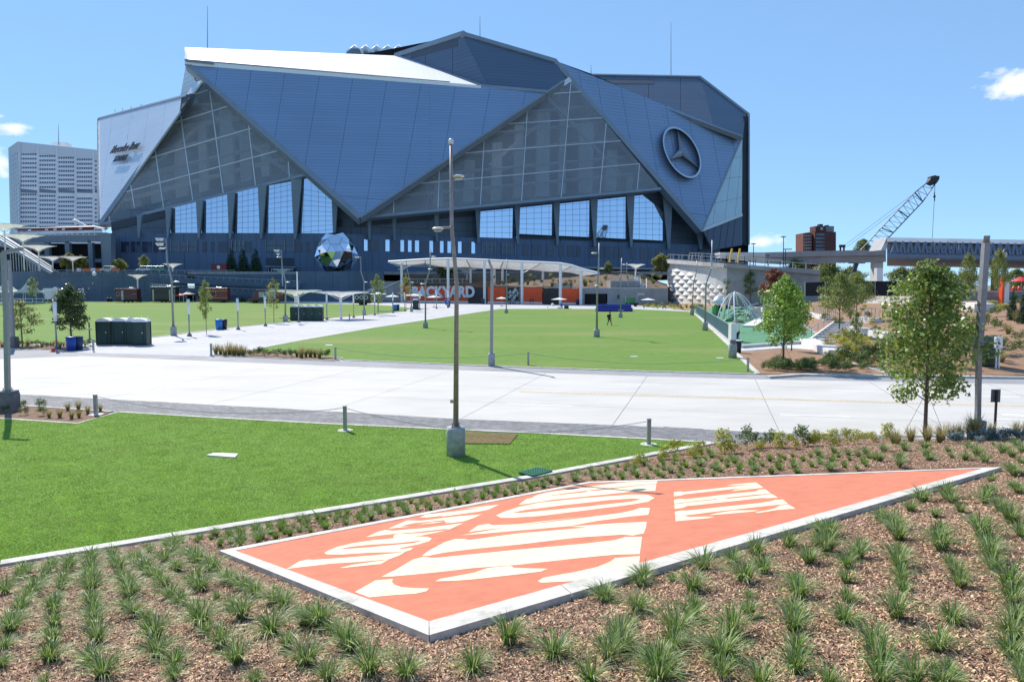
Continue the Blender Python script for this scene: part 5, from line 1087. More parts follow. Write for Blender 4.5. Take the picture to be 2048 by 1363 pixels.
tz5 = [(20, 840), (210, 750), (350, 760), (500, 700), (640, 670), (750, 630), (790, 710), (700, 755), (910, 590), (1040, 590), (1110, 540), (1010, 670), (1090, 620), (1260, 600), (1250, 650), (1350, 470), (1410, 510), (1440, 560), (1440, 620), (1440, 690), (1450, 750), (1460, 800), (1190, 690), (1190, 760), (1190, 850), (1180, 950), (930, 770), (960, 830), (930, 920), (930, 985), (720, 830), (720, 920), (450, 800), (450, 870), (440, 930), (360, 1010), (350, 1080), (640, 1010), (180, 900), (150, 970), (90, 1040), (40, 1130), (290, 1180), (290, 1240), (590, 1120), (590, 1210), (950, 1090), (940, 1180), (1320, 1080), (1350, 1160), (1350, 1240), (1430, 930), (1700, 950), (1630, 1080), (1680, 1190), (1620, 450), (1640, 500), (1640, 560), (1650, 610), (1680, 670), (1720, 730), (1740, 780), (1740, 430), (1800, 480), (1840, 540), (1880, 610), (1890, 660), (1900, 700), (1500, 425), (1560, 380), (1670, 360), (1700, 385), (1880, 350), (1860, 380), (1930, 420), (1980, 480), (2030, 540), (1890, 290), (1990, 310), (2020, 340), (1980, 790), (1990, 860), (2000, 940), (1990, 1020), (1980, 1110), (2030, 1190), (2050, 1250), (1650, 1250), (2000, 260), (1520, 1240), (1100, 1240), (780, 1260)]
pxl += [(1200 + x / 2.415, 840 + y / 2.415) for x, y in tz5]
pxl += [(1018, 1275), (1108, 1300), (945, 1328), (812, 1338), (1180, 1350), (1245, 1290), (1310, 1330), (1440, 1310), (700, 1290), (610, 1240), (740, 1335), (1215, 1195), (1280, 1160), (1640, 1060)]
up5 = [(1130, 150), (1200, 160), (1280, 155), (1270, 195), (1370, 145), (1350, 190), (1470, 140), (1450, 190), (1445, 215), (1570, 130), (1575, 160), (1590, 185), (1680, 145), (1700, 175), (1760, 185), (1780, 130), (1820, 165), (1860, 195), (1900, 115), (1945, 150), (1990, 170), (2010, 120), (2030, 200), (2040, 150), (1980, 240), (2040, 260)]
pxl += [(1200 + x / 2.415, 840 + y / 2.415) for x, y in up5]
rr = random.Random(11); tcount = 0; placed = []
def put_tuft(p, s, lab, grp='ornamental grass tufts planted in the mulch bank'):
    global tcount
    t = mobj('grass_tuft', TUFT[rr.randrange(6)]); t.location = p; t.rotation_euler = (rr.uniform(-.1, .1), rr.uniform(-.1, .1), rr.uniform(0, 6.28)); t.scale = (s * rr.uniform(.9, 1.1), s * rr.uniform(.9, 1.1), s * rr.uniform(.85, 1.15)); tag(t, lab, 'grass tuft', grp); tcount += 1; placed.append((p.x, p.y))
def tlabel(p, u, v):
    sz = 'large ' if v > 1200 else ('small ' if v < 1000 else '')
    if v < 960: return 'green grass tuft on the upper mulch beyond the tip of the orange slab'
    if u < 430: return sz + 'green and pale grass tuft left of the orange slab, ' + ('nearest the camera' if v > 1230 else 'nearer the lawn kerb')
    if u < 900: return sz + 'sparse grass tuft below the left edge of the orange slab'
    if u < 1400: return sz + 'grass tuft below the right hand kerb of the orange slab'
    return sz + 'green grass tuft right of the orange slab, ' + ('near the photo bottom' if v > 1180 else 'beside its long kerb')
def striplabel(u): return 'small grass tuft between lawn kerb and orange slab, ' + ('left part' if u < 800 else ('by the green drain' if u < 1200 else 'right part'))
for u, v in pxl:
    p = onbank(u, min(v + 14 * (v - 800) / 500, 1500))
    if p is None or bool(in_poly(p.x, p.y, LG)): continue
    put_tuft(p, rr.uniform(.78, 1.18) if rr.random() > .28 else rr.uniform(.45, .8), tlabel(p, u, v))
extra = []; nn_ = 0
for k in range(6000):                      # the close planted strip between the lawn kerb and the slab, and beyond it
    u = rr.uniform(330, 1750); p = None
    e = 1131 - u * .164 if u < 1060 else 957 - (u - 1060) * .189; top = e if u < 1425 else 905 - (u - 1425) * .02
    low = 1101 - (u - 438) * .186 if u < 1180 else (963 - (u - 1180) * .035)
    if u < 438: low = top + 22
    v = rr.uniform(top + 9, low - 2)
    if low - top < 8: continue
    p = onbank(u, v)
    if p is None or seg_d(p.x, p.y) < .45 or bool(in_poly(p.x, p.y, LG)) or min([9] + [math.hypot(p.x - a, p.y - b) for a, b in placed]) < (.27 if u < 1100 else .36): continue
    put_tuft(p, rr.uniform(.6, 1.), striplabel(u), 'grass tufts in the strip above the orange slab') if tcount < 298 else extra.append((p, rr.uniform(.45, .8), rr.uniform(0, 6.28))); placed.append((p.x, p.y)); nn_ += tcount >= 298
    if nn_ >= 290: break
xv = []; xf = []
for p, s, a in extra:
    me = TUFT[len(xv) % 3]; n0 = sum(len(q) for q in xv); co = np.empty(len(me.vertices) * 3, np.float32); me.vertices.foreach_get('co', co); co = co.reshape(-1, 3) * s; ca, sa = math.cos(a), math.sin(a)
    xv.append(np.stack([co[:, 0] * ca - co[:, 1] * sa + p.x, co[:, 0] * sa + co[:, 1] * ca + p.y, co[:, 2] + p.z], -1)); m = len(co) // 7; o = (np.arange(m) * 7 + n0)[:, None]
    xf += [o + np.array([[0, 1, 3, 2]]), o + np.array([[2, 3, 5, 4]]), o + np.array([[4, 5, 6, 6]])]
if xv: tag(mobj('small_grass_tufts', bigmesh('small_grass_tufts', np.concatenate(xv), np.concatenate(xf), tuftmat)), 'further small grass tufts filling the strip above the orange slab', 'grass', kind='stuff')
# ---- leafy plants
def leafcloud(name, centers, radii, n, size, mat, seed, shape='quad', flat=.75, fill=.5, droop=0):
    rg = np.random.default_rng(seed); C = np.array(centers, float); Rr = np.array(radii, float); wgt = Rr ** 2; k = rg.choice(len(C), n, p=wgt / wgt.sum())
    d = rg.normal(size=(n, 3)); d /= np.linalg.norm(d, axis=1)[:, None]; rad = Rr[k] * (fill + (1 - fill) * rg.uniform(0, 1, n) ** .6) * rg.uniform(.75, 1.12, n)
    p = C[k] + d * rad[:, None] * np.array([1, 1, flat]); nd = d + rg.normal(0, .55, (n, 3)) + np.array([0, 0, .35]); nd /= np.linalg.norm(nd, axis=1)[:, None]
    t = np.cross(nd, rg.normal(size=(n, 3))); t /= np.linalg.norm(t, axis=1)[:, None] + 1e-9; b = np.cross(nd, t); s = size * rg.uniform(.55, 1.3, n)[:, None]
    if shape == 'quad': vs = [p - t * s, p - b * s * .42 + nd * s * .12, p + t * s, p + b * s * .42 + nd * s * .12]; m = 4
    else:                                   # lobed leaf
        vs = [p - t * s, p - t * s * .1 - b * s * .85, p + t * s * .15 - b * s * .25, p + t * s * 1.05, p + t * s * .15 + b * s * .25, p - t * s * .1 + b * s * .85]; m = 6
    v = np.stack(vs, 1).reshape(-1, 3); return bigmesh(name, v, np.arange(n * m).reshape(n, m), mat)
shr_y = leafmat('yellow_green_leaves', (.36, .38, .06), .4, .03, .35, .5, .3); shr_g = leafmat('shrub_leaves', (.11, .17, .05), .5, .03, .3, .5, .3); shr_b = leafmat('grey_blue_leaves', (.20, .26, .25), .35, .02, .2, .6, .2)
barkm = M('young_bark', (.13, .10, .08), .9, var=.2, scale=12, bump=.4)
def shrub_mesh(mat, seed, n=620, size=.034, h=.55, r=.32):
    rg = random.Random(seed); c = [(rg.uniform(-r, r) * .6, rg.uniform(-r, r) * .6, h * rg.uniform(.25, .85)) for _ in range(9)]; return leafcloud('shrub', c, [r * rg.uniform(.3, .6) for _ in c], n, size, mat, seed, flat=.9)
SHY = [shrub_mesh(shr_y, 40 + i) for i in range(3)]; SHG = [shrub_mesh(shr_g, 50 + i) for i in range(3)]; SHB = [shrub_mesh(shr_b, 60 + i, h=.35) for i in range(2)]
def fgrass(seed, n=170, h=.6): return two(tuft_mesh('feather_grass', n, h, .5, strawmat, seed, .55, .005), gmat, seed)
FG = [fgrass(70 + i) for i in range(3)]
def plant(mesh, p, s, lab, cat, grp, name):
    t = mobj(name, mesh); t.location = p; t.rotation_euler = (0, 0, rr.uniform(0, 6.28)); t.scale = (s, s, s * rr.uniform(.9, 1.1)); tag(t, lab, cat, grp); return t
for x, y, s, k in [(310, 190, .8, 'y'), (370, 165, .9, 'y'), (460, 180, 1., 'y'), (610, 160, 1.3, 'y'), (720, 140, 1.2, 'g'), (760, 150, .6, 'y'), (820, 130, .9, 'g'), (870, 135, .9, 'y'), (975, 125, 1.1, 'g'), (930, 140, .7, 'y'), (1010, 125, .8, 'y'), (1060, 125, .8, 'y'), (1130, 122, .9, 'y'), (1200, 115, .8, 'y'), (1250, 115, .8, 'y'), (1320, 105, .7, 'y'), (1390, 95, 1., 'y'), (180, 220, .7, 'y')]:
    p = onbank(1200 + x / 2.415, 840 + y / 2.415)
    if p: plant(SHY[rr.randrange(3)] if k == 'y' else SHG[rr.randrange(3)], p, s * 1.05, 'yellow-green leafy shrub along the near edge of the road' if k == 'y' else 'darker green leafy shrub among the yellow ones by the near road edge', 'shrub', 'leafy shrubs along the near road edge', 'shrub')
for x, y, s in [(1420, 115, .8), (1435, 118, .7), (1500, 105, .9), (1580, 105, 1.), (1650, 100, 1.), (1640, 108, .8), (1700, 90, 1.), (1740, 92, .9), (1805, 92, 1.5), (1790, 92, 1.2), (1890, 80, .9), (2010, 75, .9), (2060, 80, 1.)]:
    p = onbank(1200 + x / 2.415, 840 + y / 2.415)
    if p: plant(FG[rr.randrange(3)], p, s, 'straw coloured feather grass clump at the near road edge', 'ornamental grass', 'feather grass clumps by the road', 'feather_grass')
for x, y, s in [(1715, 112, 1.), (1805, 100, 1.), (1880, 100, 1.1), (1905, 98, 1.), (1970, 92, 1.2), (2030, 95, 1.), (1830, 112, .7)]:
    p = onbank(1200 + x / 2.415, 840 + y / 2.415)
    if p: plant(SHB[rr.randrange(2)], p, s, 'low grey-blue shrub between the feather grasses by the road', 'shrub', 'grey-blue shrubs by the road', 'grey_shrub')
# planter at the left
for x, y, s, k in [(195, 1030, .8, 'g'), (335, 1035, 1., 'g'), (190, 1080, .8, 'g'), (45, 1065, .7, 'g'), (335, 1085, .8, 'g'), (395, 1100, .8, 'f'), (480, 1100, .95, 'f'), (545, 1045, .9, 'f'), (575, 1110, .85, 'f'), (630, 1040, 1., 'f'), (635, 1100, .8, 'f'), (705, 1070, .85, 'f'), (805, 1050, .8, 'f')]:
    p = G(x / 4.01, 560 + y / 4.01, .03); plant(FG[rr.randrange(3)] if k == 'f' else SHG[rr.randrange(3)], p, s * (.75 if k == 'f' else .8), 'feather grass clump in the triangular kerbed planter' if k == 'f' else 'low green shrub in the triangular kerbed planter', 'ornamental grass' if k == 'f' else 'shrub', 'plants in the triangular planter', 'feather_grass' if k == 'f' else 'shrub')
# planting beds beyond the road
for k in range(26):
    f = k / 25; p = G(432 + f * 225, 709.5 + f * 6.5 + rr.uniform(-2, 1.5), .03); st_ = f < .28 or .68 < f < .95
    plant(FG[rr.randrange(3)] if st_ else SHG[rr.randrange(3)], p, rr.uniform(1., 1.7) if st_ else rr.uniform(.8, 1.2), 'golden grass clump in the wedge bed at the tip of the middle field' if st_ else 'low green shrub in the wedge bed at the tip of the middle field', 'ornamental grass' if st_ else 'shrub', 'plants in the wedge bed', 'feather_grass' if st_ else 'shrub')
for k in range(34):
    p = G(-60 + k * 7.2, 692 + rr.uniform(-4, 5), .03); plant((SHG + FG + SHY[:1])[rr.randrange(7)], p, rr.uniform(.7, 1.2), 'low plant in the narrow bed at the near edge of the left field', 'plant', 'plants in the left field bed', 'bed_plant')
# ================================================================ TREES
def tree_meshes(seed, H, z0, rw, n, leaf, mat, lobed=False, trunk=.07, cone=.5, nb=26):
    rg = random.Random(seed); tb = MB(); lean = rg.uniform(-.02, .02)
    tb.tube([(0, 0, -.1), (lean, 0, H * .3), (lean * 2, .02, H * .65), (0, 0, H * .93)], [trunk, trunk * .8, trunk * .5, trunk * .12], 8); cs = []; rs = []
    for i in range(nb):
        f = (i + rg.uniform(0, .9)) / nb; zb = z0 * .85 + (H * .88 - z0 * .85) * f; a = i * 2.4 + rg.uniform(-.4, .4); prof = math.sin(math.pi * min(1, (f * .86 + .16)) ** (.75 + .2 * cone)) ** .7 * (1 - cone * f * .55)
        L = rw * prof * rg.uniform(.7, 1.05); e = Vector((math.cos(a) * L, math.sin(a) * L, zb + L * rg.uniform(.35, .7))); m = Vector((math.cos(a) * L * .5, math.sin(a) * L * .5, zb + L * .35)); s = Vector((0, 0, zb))
        tb.tube([s, m, e], [trunk * .34 * (1.1 - f), trunk * .22 * (1.1 - f), trunk * .06], 5, False)
        for q, w_ in ((m, .28), (m.lerp(e, .6), .3), (e, .3)):
            cs.append(tuple(q + Vector((rg.uniform(-.12, .12) * rw, rg.uniform(-.12, .12) * rw, rg.uniform(-.05, .12) * rw)))); rs.append(rw * w_ * rg.uniform(.7, 1.15) * (.75 + .35 * prof))
    cs.append((0, 0, H * .92)); rs.append(rw * .2)
    return tb.mesh('trunk', barkm, True), leafcloud('crown', cs, rs, n, leaf, mat, seed, 'lobed' if lobed else 'quad', .95, .25)
oakm = leafmat('oak_leaves', (.17, .25, .05), .5, .03, .4, .38, .55); oak2 = leafmat('olive_leaves', (.19, .24, .07), .5, .03, .4, .45, .4); autm = leafmat('autumn_leaves', (.22, .24, .06), .5, .04, .4, .5, .3); darkl = leafmat('magnolia_leaves', (.075, .115, .03), .55, .03, .25, .3, .6); grnm = leafmat('fresh_green_leaves', (.20, .32, .055), .45, .03, .4, .4, .5)
conm_ = leafmat('conifer_leaves', (.035, .07, .03), .5, .03, .15, .6, .3); redl = leafmat('red_leaves', (.22, .09, .05), .5, .03, .35, .5, .3)
def tree(meshes, base, s, label, grp=None, rz=None, wires=0, sxy=1., name='tree'):
    t = thing(name, label, 'tree', base, rr.uniform(0, 6.28) if rz is None else rz, grp); t.scale = (s * sxy, s * sxy, s); inst(meshes[0], 'trunk', t); inst(meshes[1], 'crown', t)
    if wires:
        for k in range(wires): a = k * 2.1 + .6; MB().tube([(math.cos(a) * .06, math.sin(a) * .06, 1.45), (math.cos(a) * .75, math.sin(a) * .75, 0)], .008, 4).build('guy_wire', blackp, t)
    return t
BIG = tree_meshes(1, 6.6, 1.15, 1.75, 9000, .078, oakm, True, .07, -.05, 40); T2 = tree_meshes(2, 6.2, 1.5, 1.7, 6000, .085, grnm, True, .07, .5, 34); T3 = tree_meshes(3, 6.6, 2.2, 2.0, 6500, .10, oak2, False, .07, .15, 30)
T4 = tree_meshes(4, 5., 1.4, 1.25, 2600, .09, oak2, False, .05, .35, 18); T5 = tree_meshes(5, 6.0, 1.5, 1.7, 7500, .11, darkl, False, .09, .75, 30); T6 = tree_meshes(6, 4.6, 1.3, 1.1, 1400, .08, autm, False, .04, .3, 14); T7 = tree_meshes(7, 7, 1.2, 2.8, 7000, .16, oak2, False, .1, .2, 30)
def base_at(u, v, z=0): return G(u, v, z)
tree(BIG, onbank(1850, 868) or G(1850, 868), .98, 'leafy young oak held by guy wires at the near road edge on the right', wires=3, rz=.4)
tree(T2, G(1566, 737), 1.02, 'bright green young tree on the mulch bed in front of the playground', wires=3, rz=1.2)
tree(T2, G(1583, 702), .92, 'second green tree just behind the forked one before the playground', rz=3.3, sxy=.8)
# ================================================================ RIGHT HILLSIDE AND PLAYGROUND
LA = [(G(1653, 701).x, G(1653, 701).y), (G(1620, 660).x, G(1620, 660).y), (G(1560, 625).x, G(1560, 625).y), (G(1500, 611).x, G(1500, 611).y)]
FRT = gp((1685, 722), (1780, 749.5), (2048, 754.5), (2900, 757))
def hdist(x, y):
    pl = [LA[-1], LA[-2], LA[-3], LA[0]] + FRT; best = np.full(np.shape(x), 1e9)
    for a, b in zip(pl[:-1], pl[1:]):
        dx, dy = b[0] - a[0], b[1] - a[1]; t = np.clip(((x - a[0]) * dx + (y - a[1]) * dy) / (dx * dx + dy * dy), 0, 1); d = np.hypot(x - a[0] - t * dx, y - a[1] - t * dy); sg = np.where(dx * (y - a[1]) - dy * (x - a[0]) > 0, 1, -1); best = np.where(d < np.abs(best) - 1e-9, d * sg, best)
    return best
def hill(x, y):
    d = np.maximum(hdist(x, y), 0); return 3.9 * np.tanh(.105 * d / 3.9) + .05 * np.sin(x * .9 + y * .6) * np.clip(d / 4, 0, 1)
nx, ny = 110, 130; gx = np.linspace(16, 190, nx); gy = np.linspace(42, 225, ny); XX, YY = np.meshgrid(gx, gy); DD = hdist(XX, YY); ZZ = hill(XX, YY) + .03; ZZ = np.where(DD < 0, -.3, ZZ)
idx = np.arange(nx * ny).reshape(ny, nx); Fq = np.stack([idx[:-1, :-1], idx[:-1, 1:], idx[1:, 1:], idx[1:, :-1]], -1).reshape(-1, 4); Fq = Fq[DD.ravel()[Fq].max(1) > -.5]
hm = M('hillside_mulch', (.37, .215, .125), .95, var=.3, scale=1.2, bump=.8, col2=(.20, .12, .075), bscale=30, detail=8)
struct(mobj('hillside', bigmesh('hillside', np.stack([XX, YY, ZZ], -1).reshape(-1, 3), Fq, hm, True)))
def hz(x, y): return max(0.03, float(hill(np.array([x]), np.array([y]))[0])) if float(hdist(np.array([x]), np.array([y]))[0]) > 0 else 0.
def onhill(u, v):
    d = ray(u, v); t = np.linspace(30, 260, 4000); x, y, z = d.x * t, d.y * t, CAMH + d.z * t; h = np.where(hdist(x, y) > 0, hill(x, y) + .03, 0); k = np.argmax(z < h); return Vector((x[k], y[k], h[k])) if (z < h).any() else G(u, v)
bed3 = gp((1517, 748.5), (1476, 704), (1565, 697.5), (1653, 702), (1700, 722), (1800, 746), (2048, 749), (2300, 752)); struct(flat('front_mulch_bed', [bed3[0], bed3[1], bed3[2], bed3[3]] + FRT[:2], .035, hm, th=.2))
struct(flat('playground_surface', gp((1483, 692), (1400, 632), (1384, 622), (1440, 615), (1500, 612), (1560, 627), (1622, 660), (1645, 686)), .03, M('green_safety_surface', (.085, .24, .125), .9, var=.04, scale=.6), th=.1))
struct(flat('front_path', gp((1468, 700), (1483, 692), (1650, 686.5), (1690, 712), (1660, 704), (1565, 697), (1476, 704)), .028, conlt, th=.1))
kerb('playground_kerb', gp((1481, 696.5), (1565, 690), (1625, 686.5), (1650, 684)), .4, -.05, .28, conlt, 6.)
kerb('bed_kerb', gp((1474, 703), (1565, 697), (1653, 702)), .15, -.05, .07, conlt, 6., joined=True)
def hwall(name, pts, label, w_=.5, top=None, mat=None):          # white garden walls following pixel points (u, vbottom, height)
    r = thing(name, label, 'wall', onhill(pts[0][0], pts[0][1])); 
    for a, b in zip(pts[:-1], pts[1:]):
        p, q = onhill(a[0], a[1]), onhill(b[0], b[1]); d = (q - p); d.z = 0; nn = Vector((-d.y, d.x, 0)).normalized() * w_; nn = nn if nn.y > 0 else -nn
        pa, qa = p + Vector((0, 0, a[2])), q + Vector((0, 0, b[2])); lo = -.6
        mb = MB(); v = [p + Vector((0, 0, lo)), q + Vector((0, 0, lo)), q + nn + Vector((0, 0, lo)), p + nn + Vector((0, 0, lo)), pa, qa, qa + nn, pa + nn]
        mb.add(v, [(0, 1, 5, 4), (1, 2, 6, 5), (2, 3, 7, 6), (3, 0, 4, 7), (4, 5, 6, 7), (3, 2, 1, 0)]); mb.build('wall_block', mat or conlt, r, world=True)
    return r
wh = M('white_garden_concrete', (.66, .65, .63), .8, var=.05, scale=.8)
hwall('garden_wall', [(1630, 688, .5), (1655, 698, .5), (1695, 714, .5)], 'low white seat wall end block pointing at the road beside the yellow shrubs', 1.3, mat=wh)
hwall('garden_wall', [(1710, 663, .55), (1740, 667, .55), (1793, 681, .6)], 'middle white garden wall above the yellow shrub rows', 1.0, mat=wh)
hwall('garden_wall', [(1722, 641, .5), (1765, 645, .5)], 'short white garden wall with a railing left of the big oak crown', 1.0, mat=wh)
hwall('garden_wall', [(1600, 626, .5), (1630, 632, .5), (1660, 640, .5)], 'white garden wall behind the forked tree with a railing on top', .8, mat=wh)
hwall('garden_wall', [(1727, 606, 1.1), (1760, 606, 1.3), (1805, 607, 1.3), (1850, 607, 1.2)], 'long pale curved garden wall below the black screened fence', 1.0, mat=wh)
hwall('garden_wall', [(1930, 618, .9), (1960, 618, .9), (1990, 622, .9)], 'white block wall at the top of the bare slope near the orange totem', 2.2, mat=wh)
hwall('garden_wall', [(1612, 596, .8), (1640, 596, .8), (1680, 596, .8)], 'far white wall carrying a white picket railing right of the ramp', .8, mat=wh)
hwall('garden_wall', [(1510, 655, .25), (1540, 637, .3), (1566, 628, .3), (1600, 626, .35)], 'sunlit white path edge wall curving behind the playground', 1.5, mat=wh)
def ohr(u, v, z=0): return onhill(u, v) + Vector((0, 0, z))
railing('hillside_railing', [ohr(1612, 594, .8), ohr(1640, 594, .8), ohr(1682, 595, .8)], 1.6, 'white picket railing on the far wall right of the ramp', posts=2.5, pitch=.5, pr=.07, mat=white_paint)
railing('hillside_railing', [ohr(1628, 634, .4), ohr(1655, 640, .4), ohr(1678, 646, .4)], 1.1, 'steel railing curving down to the head of the steps', posts=1.5, pr=.04, bars=False)
railing('hillside_railing', [ohr(1722, 640, .5), ohr(1765, 645, .5), ohr(1790, 648, .3)], 1.1, 'steel railing on the short wall left of the big oak', posts=1.5, pr=.04, bars=False)
railing('hillside_railing', [ohr(1500, 640), ohr(1530, 626), ohr(1560, 617), ohr(1600, 612)], 1.5, 'pale steel railing sweeping behind the playground climbing frame', posts=2.2, pitch=.7, pr=.06)
hs = thing('hillside_steps', 'white concrete steps with twin handrails climbing right from the playground', 'stairs', G(1640, 690))
s0, s1 = G(1640, 688), onhill(1690, 646); n = 11
for k in range(n): p = s0.lerp(s1, k / (n - 1)); MB().box((p.x, p.y, p.z + .1), (2.6, .5, .35), R(-25)).build('step', wh, hs, world=True)
for o in (-1.5, 1.5): 
    q0, q1 = s0 + Vector((o, 0, 1.1)), s1 + Vector((o, 0, 1.1)); MB().bar(q0, q1, .07).build('handrail', railm, hs, world=True); MB().bar(q0 - Vector((0, 0, .35)), q1 - Vector((0, 0, .35)), .05).build('handrail', railm, hs, world=True)
    MB().slab([s0 + Vector((o * .93, 0, .25)), s1 + Vector((o * .93, 0, .35)), s1 + Vector((o * .93, 0, -.5)), s0 + Vector((o * .93, 0, -.3))], (.25, 0, 0)).build('cheek_wall', wh, hs, world=True)
    for k in range(6): p = q0.lerp(q1, k / 5); MB().bar(p - Vector((0, 0, 1.)), p, .06).build('post', railm, hs, world=True)
# field side fence
fpts = [G(1393, 626), G(1399, 632), G(1430, 657), G(1461, 683)]
fr = thing('picket_fence', 'long grey-green steel picket fence between the middle field and the playground', 'fence', fpts[0]); fm = M('fence_panel_paint', (.30, .37, .37), .45, .3, var=.04)
L_ = [fpts[0], fpts[1], fpts[2], fpts[3]]
tot = sum((b - a).length for a, b in zip(L_[:-1], L_[1:])); npk = 0
for a, b in zip(L_[:-1], L_[1:]):
    MB().bar(a + Vector((0, 0, 1.55)), b + Vector((0, 0, 1.55)), .09).build('rail', fm, fr, world=True); MB().bar(a + Vector((0, 0, .25)), b + Vector((0, 0, .25)), .08).build('rail', fm, fr, world=True)
    m = int((b - a).length / .45)
    for k in range(m): p = a.lerp(b, (k + .5) / m); MB().box((p.x, p.y, .85), (.05, .16, 1.35), R(60)).build('picket', fm, fr, world=True); npk += 1
MB().box((fpts[3].x + .1, fpts[3].y - .2, .9), (.5, .9, 1.7)).build('end_post', lampwhite, fr, world=True)
# playground
PG = thing('climbing_dome', 'white arched playground climbing dome with cables and slides on green surface', 'playground', G(1480, 642))
c0 = G(1482, 640); S = 107 / 1450
def pg(u, v, o=0): return P(u, v, c0.y + o)
def arch(u0, v0, u1, v1, uc, vt, o0, o1, r=.085, name='arch'):
    a, b = pg(u0, v0, o0), pg(u1, v1, o1); pts_ = []
    for k in range(17):
        t = k / 16; p = a.lerp(b, t); top = pg(uc, vt, (o0 + o1) / 2); s_ = math.sin(math.pi * t) ** .8; base = p.z * (1 - s_) ; x = p.x + (top.x - (a.x + b.x) / 2) * s_; pts_.append((x, p.y, p.z + (top.z - (a.z + b.z) / 2) * s_))
    MB().tube(pts_, r, 8).build(name, white_paint, PG, world=True)
arch(1436, 634, 1500, 640, 1468, 586, -3, 4); arch(1448, 638, 1508, 640, 1470, 585, 3, -2); arch(1456, 641, 1516, 632, 1472, 585, -2, 3); arch(1470, 642, 1478, 628, 1469, 583, -5, 6)
for (a, b) in (((1462, 622), (1516, 606)), ((1472, 608), (1530, 632)), ((1445, 634), (1470, 618)), ((1460, 630), (1500, 612)), ((1500, 612), (1528, 628)), ((1490, 640), (1500, 610))): MB().tube([pg(*a, -2), pg(*b, 3)], .09, 6).build('strut', railm, PG, world=True)
gpl = M('green_play_plastic', (.03, .22, .07), .4, var=.05); bpl = M('dark_play_net', (.03, .035, .035), .7)
MB().slab([pg(1428, 612, 3), pg(1440, 612, 3), pg(1440, 632, 3), pg(1426, 632, 3)], (0, 1, 0)).build('green_panel', gpl, PG, world=True)
MB().lathe([(1.1, 0), (.7, .6), (.05, 1.4)], tuple(pg(1437, 606, 3)), 12).build('cone_roof', white_paint, PG, True, world=True)
for u, v, w_, h_ in ((1434, 628, 6, 20), (1442, 622, 5, 12), (1457, 618, 8, 8)): 
    MB().slab([pg(u - w_ / 2, v - h_, 2), pg(u + w_ / 2, v - h_ + 3, 2), pg(u + w_ / 2, v, 2), pg(u - w_ / 2, v, 2)], (0, .6, 0)).build('net_panel', gpl if u < 1440 else bpl, PG, world=True)
MB().tube([pg(1468, 632, -3), pg(1458, 640, -4), pg(1448, 647, -6)], [.35, .4, .45], 8).build('green_slide', gpl, PG, True, world=True)
MB().sphere(pg(1477, 648, -8), 1.0, 12, 8, .55).build('spinner_seat', bpl, PG, True, world=True)
for u in (1448, 1463, 1473, 1492, 1503, 1513, 1522): MB().tube([pg(u, 646 - abs(u - 1485) * .1, -4), pg(u, 628, -4)], .08, 6).build('post', railm, PG, world=True)
for v in (612, 618, 624, 630): MB().bar(pg(1468, v, 0), pg(1488, v, 0), .35, .12).build('ladder_step', bpl, PG, world=True)
for k in range(9): MB().bar(pg(1474 + k * 4, 634 - (k % 2) * 5, 1), pg(1482 + k * 4, 626 + (k % 3) * 4, 3), .1).build('cable_net_strand', bpl, PG, world=True)
SP = thing('sway_pole', 'white upright play pole with a dark seat near the fence end', 'playground', G(1477, 683)); q = G(1477, 683); MB().tube([q, q + Vector((0, 0, 1.75))], .09, 8).build('pole', white_paint, SP, world=True); MB().tube([q + Vector((-.9, 0, .3)), q + Vector((-.3, 0, .15)), q + Vector((-.05, 0, .8)), q + Vector((.05, 0, 1.1))], [.05, .12, .16, .06], 6).build('seat', bpl, SP, world=True)
# hillside planting
for (ua, va, ub, vb, n, m_, lab, nm) in ((1662, 678, 1716, 706, 12, 'y', 'bright yellow shrub in the lower row beside the white seat wall', 'yellow_shrub'), (1685, 673, 1738, 693, 11, 'y', 'bright yellow shrub in the upper row beside the white seat wall', 'yellow_shrub'), (1735, 707, 1790, 702, 6, 'y', 'bright yellow shrub in the patch left of the big oak', 'yellow_shrub'), (1716, 672, 1780, 690, 14, 'b', 'grey-blue clipped shrub in the line below the middle garden wall', 'grey_shrub')):
    for k in range(n): p = onhill(ua + (ub - ua) * k / (n - 1) + rr.uniform(-1, 1), va + (vb - va) * k / (n - 1) + rr.uniform(-1, 1)); plant(SHY[k % 3] if m_ == 'y' else SHB[k % 2], p, rr.uniform(.9, 1.5) if m_ == 'y' else .9, lab, 'shrub', lab.split(' in the ')[0] + ' rows on the hillside', nm)
for k in range(75):
    u, v = rr.uniform(1525, 1800), rr.uniform(719, 744)
    if v < 738 - (u - 1500) * .09 and u < 1660: v = rr.uniform(731, 744)
    plant(SHG[k % 3], onhill(u, v), rr.uniform(.8, 1.4), 'low dark green shrub scattered in the mulch bed beyond the road', 'shrub', 'low shrubs in the mulch bed beyond the road', 'low_shrub')
for k in range(120):
    u, v = rr.uniform(1640, 2040), rr.uniform(598, 735); plant((SHG + SHG + SHY + FG)[rr.randrange(12)], onhill(u, v), rr.uniform(1., 2.3), 'shrub scattered over the brown mulched hillside on the right', 'shrub', 'shrubs scattered over the hillside', 'hillside_shrub')
for k in range(60):
    f = rr.random(); p = P(955 + f * 375, 560 + rr.uniform(-6, 12), 205 + rr.uniform(0, 22)); s_ = min(1, max(0, (p.y - 200) / 45)); p.z = 4.5 + (UPZ - 4.5) * (s_ * s_ * (3 - 2 * s_)); plant((SHG + FG)[rr.randrange(6)], p, rr.uniform(1.8, 3.2), 'shrub on the planted terrace behind the stage wall', 'shrub', 'shrubs on the terrace behind the stage', 'terrace_shrub')
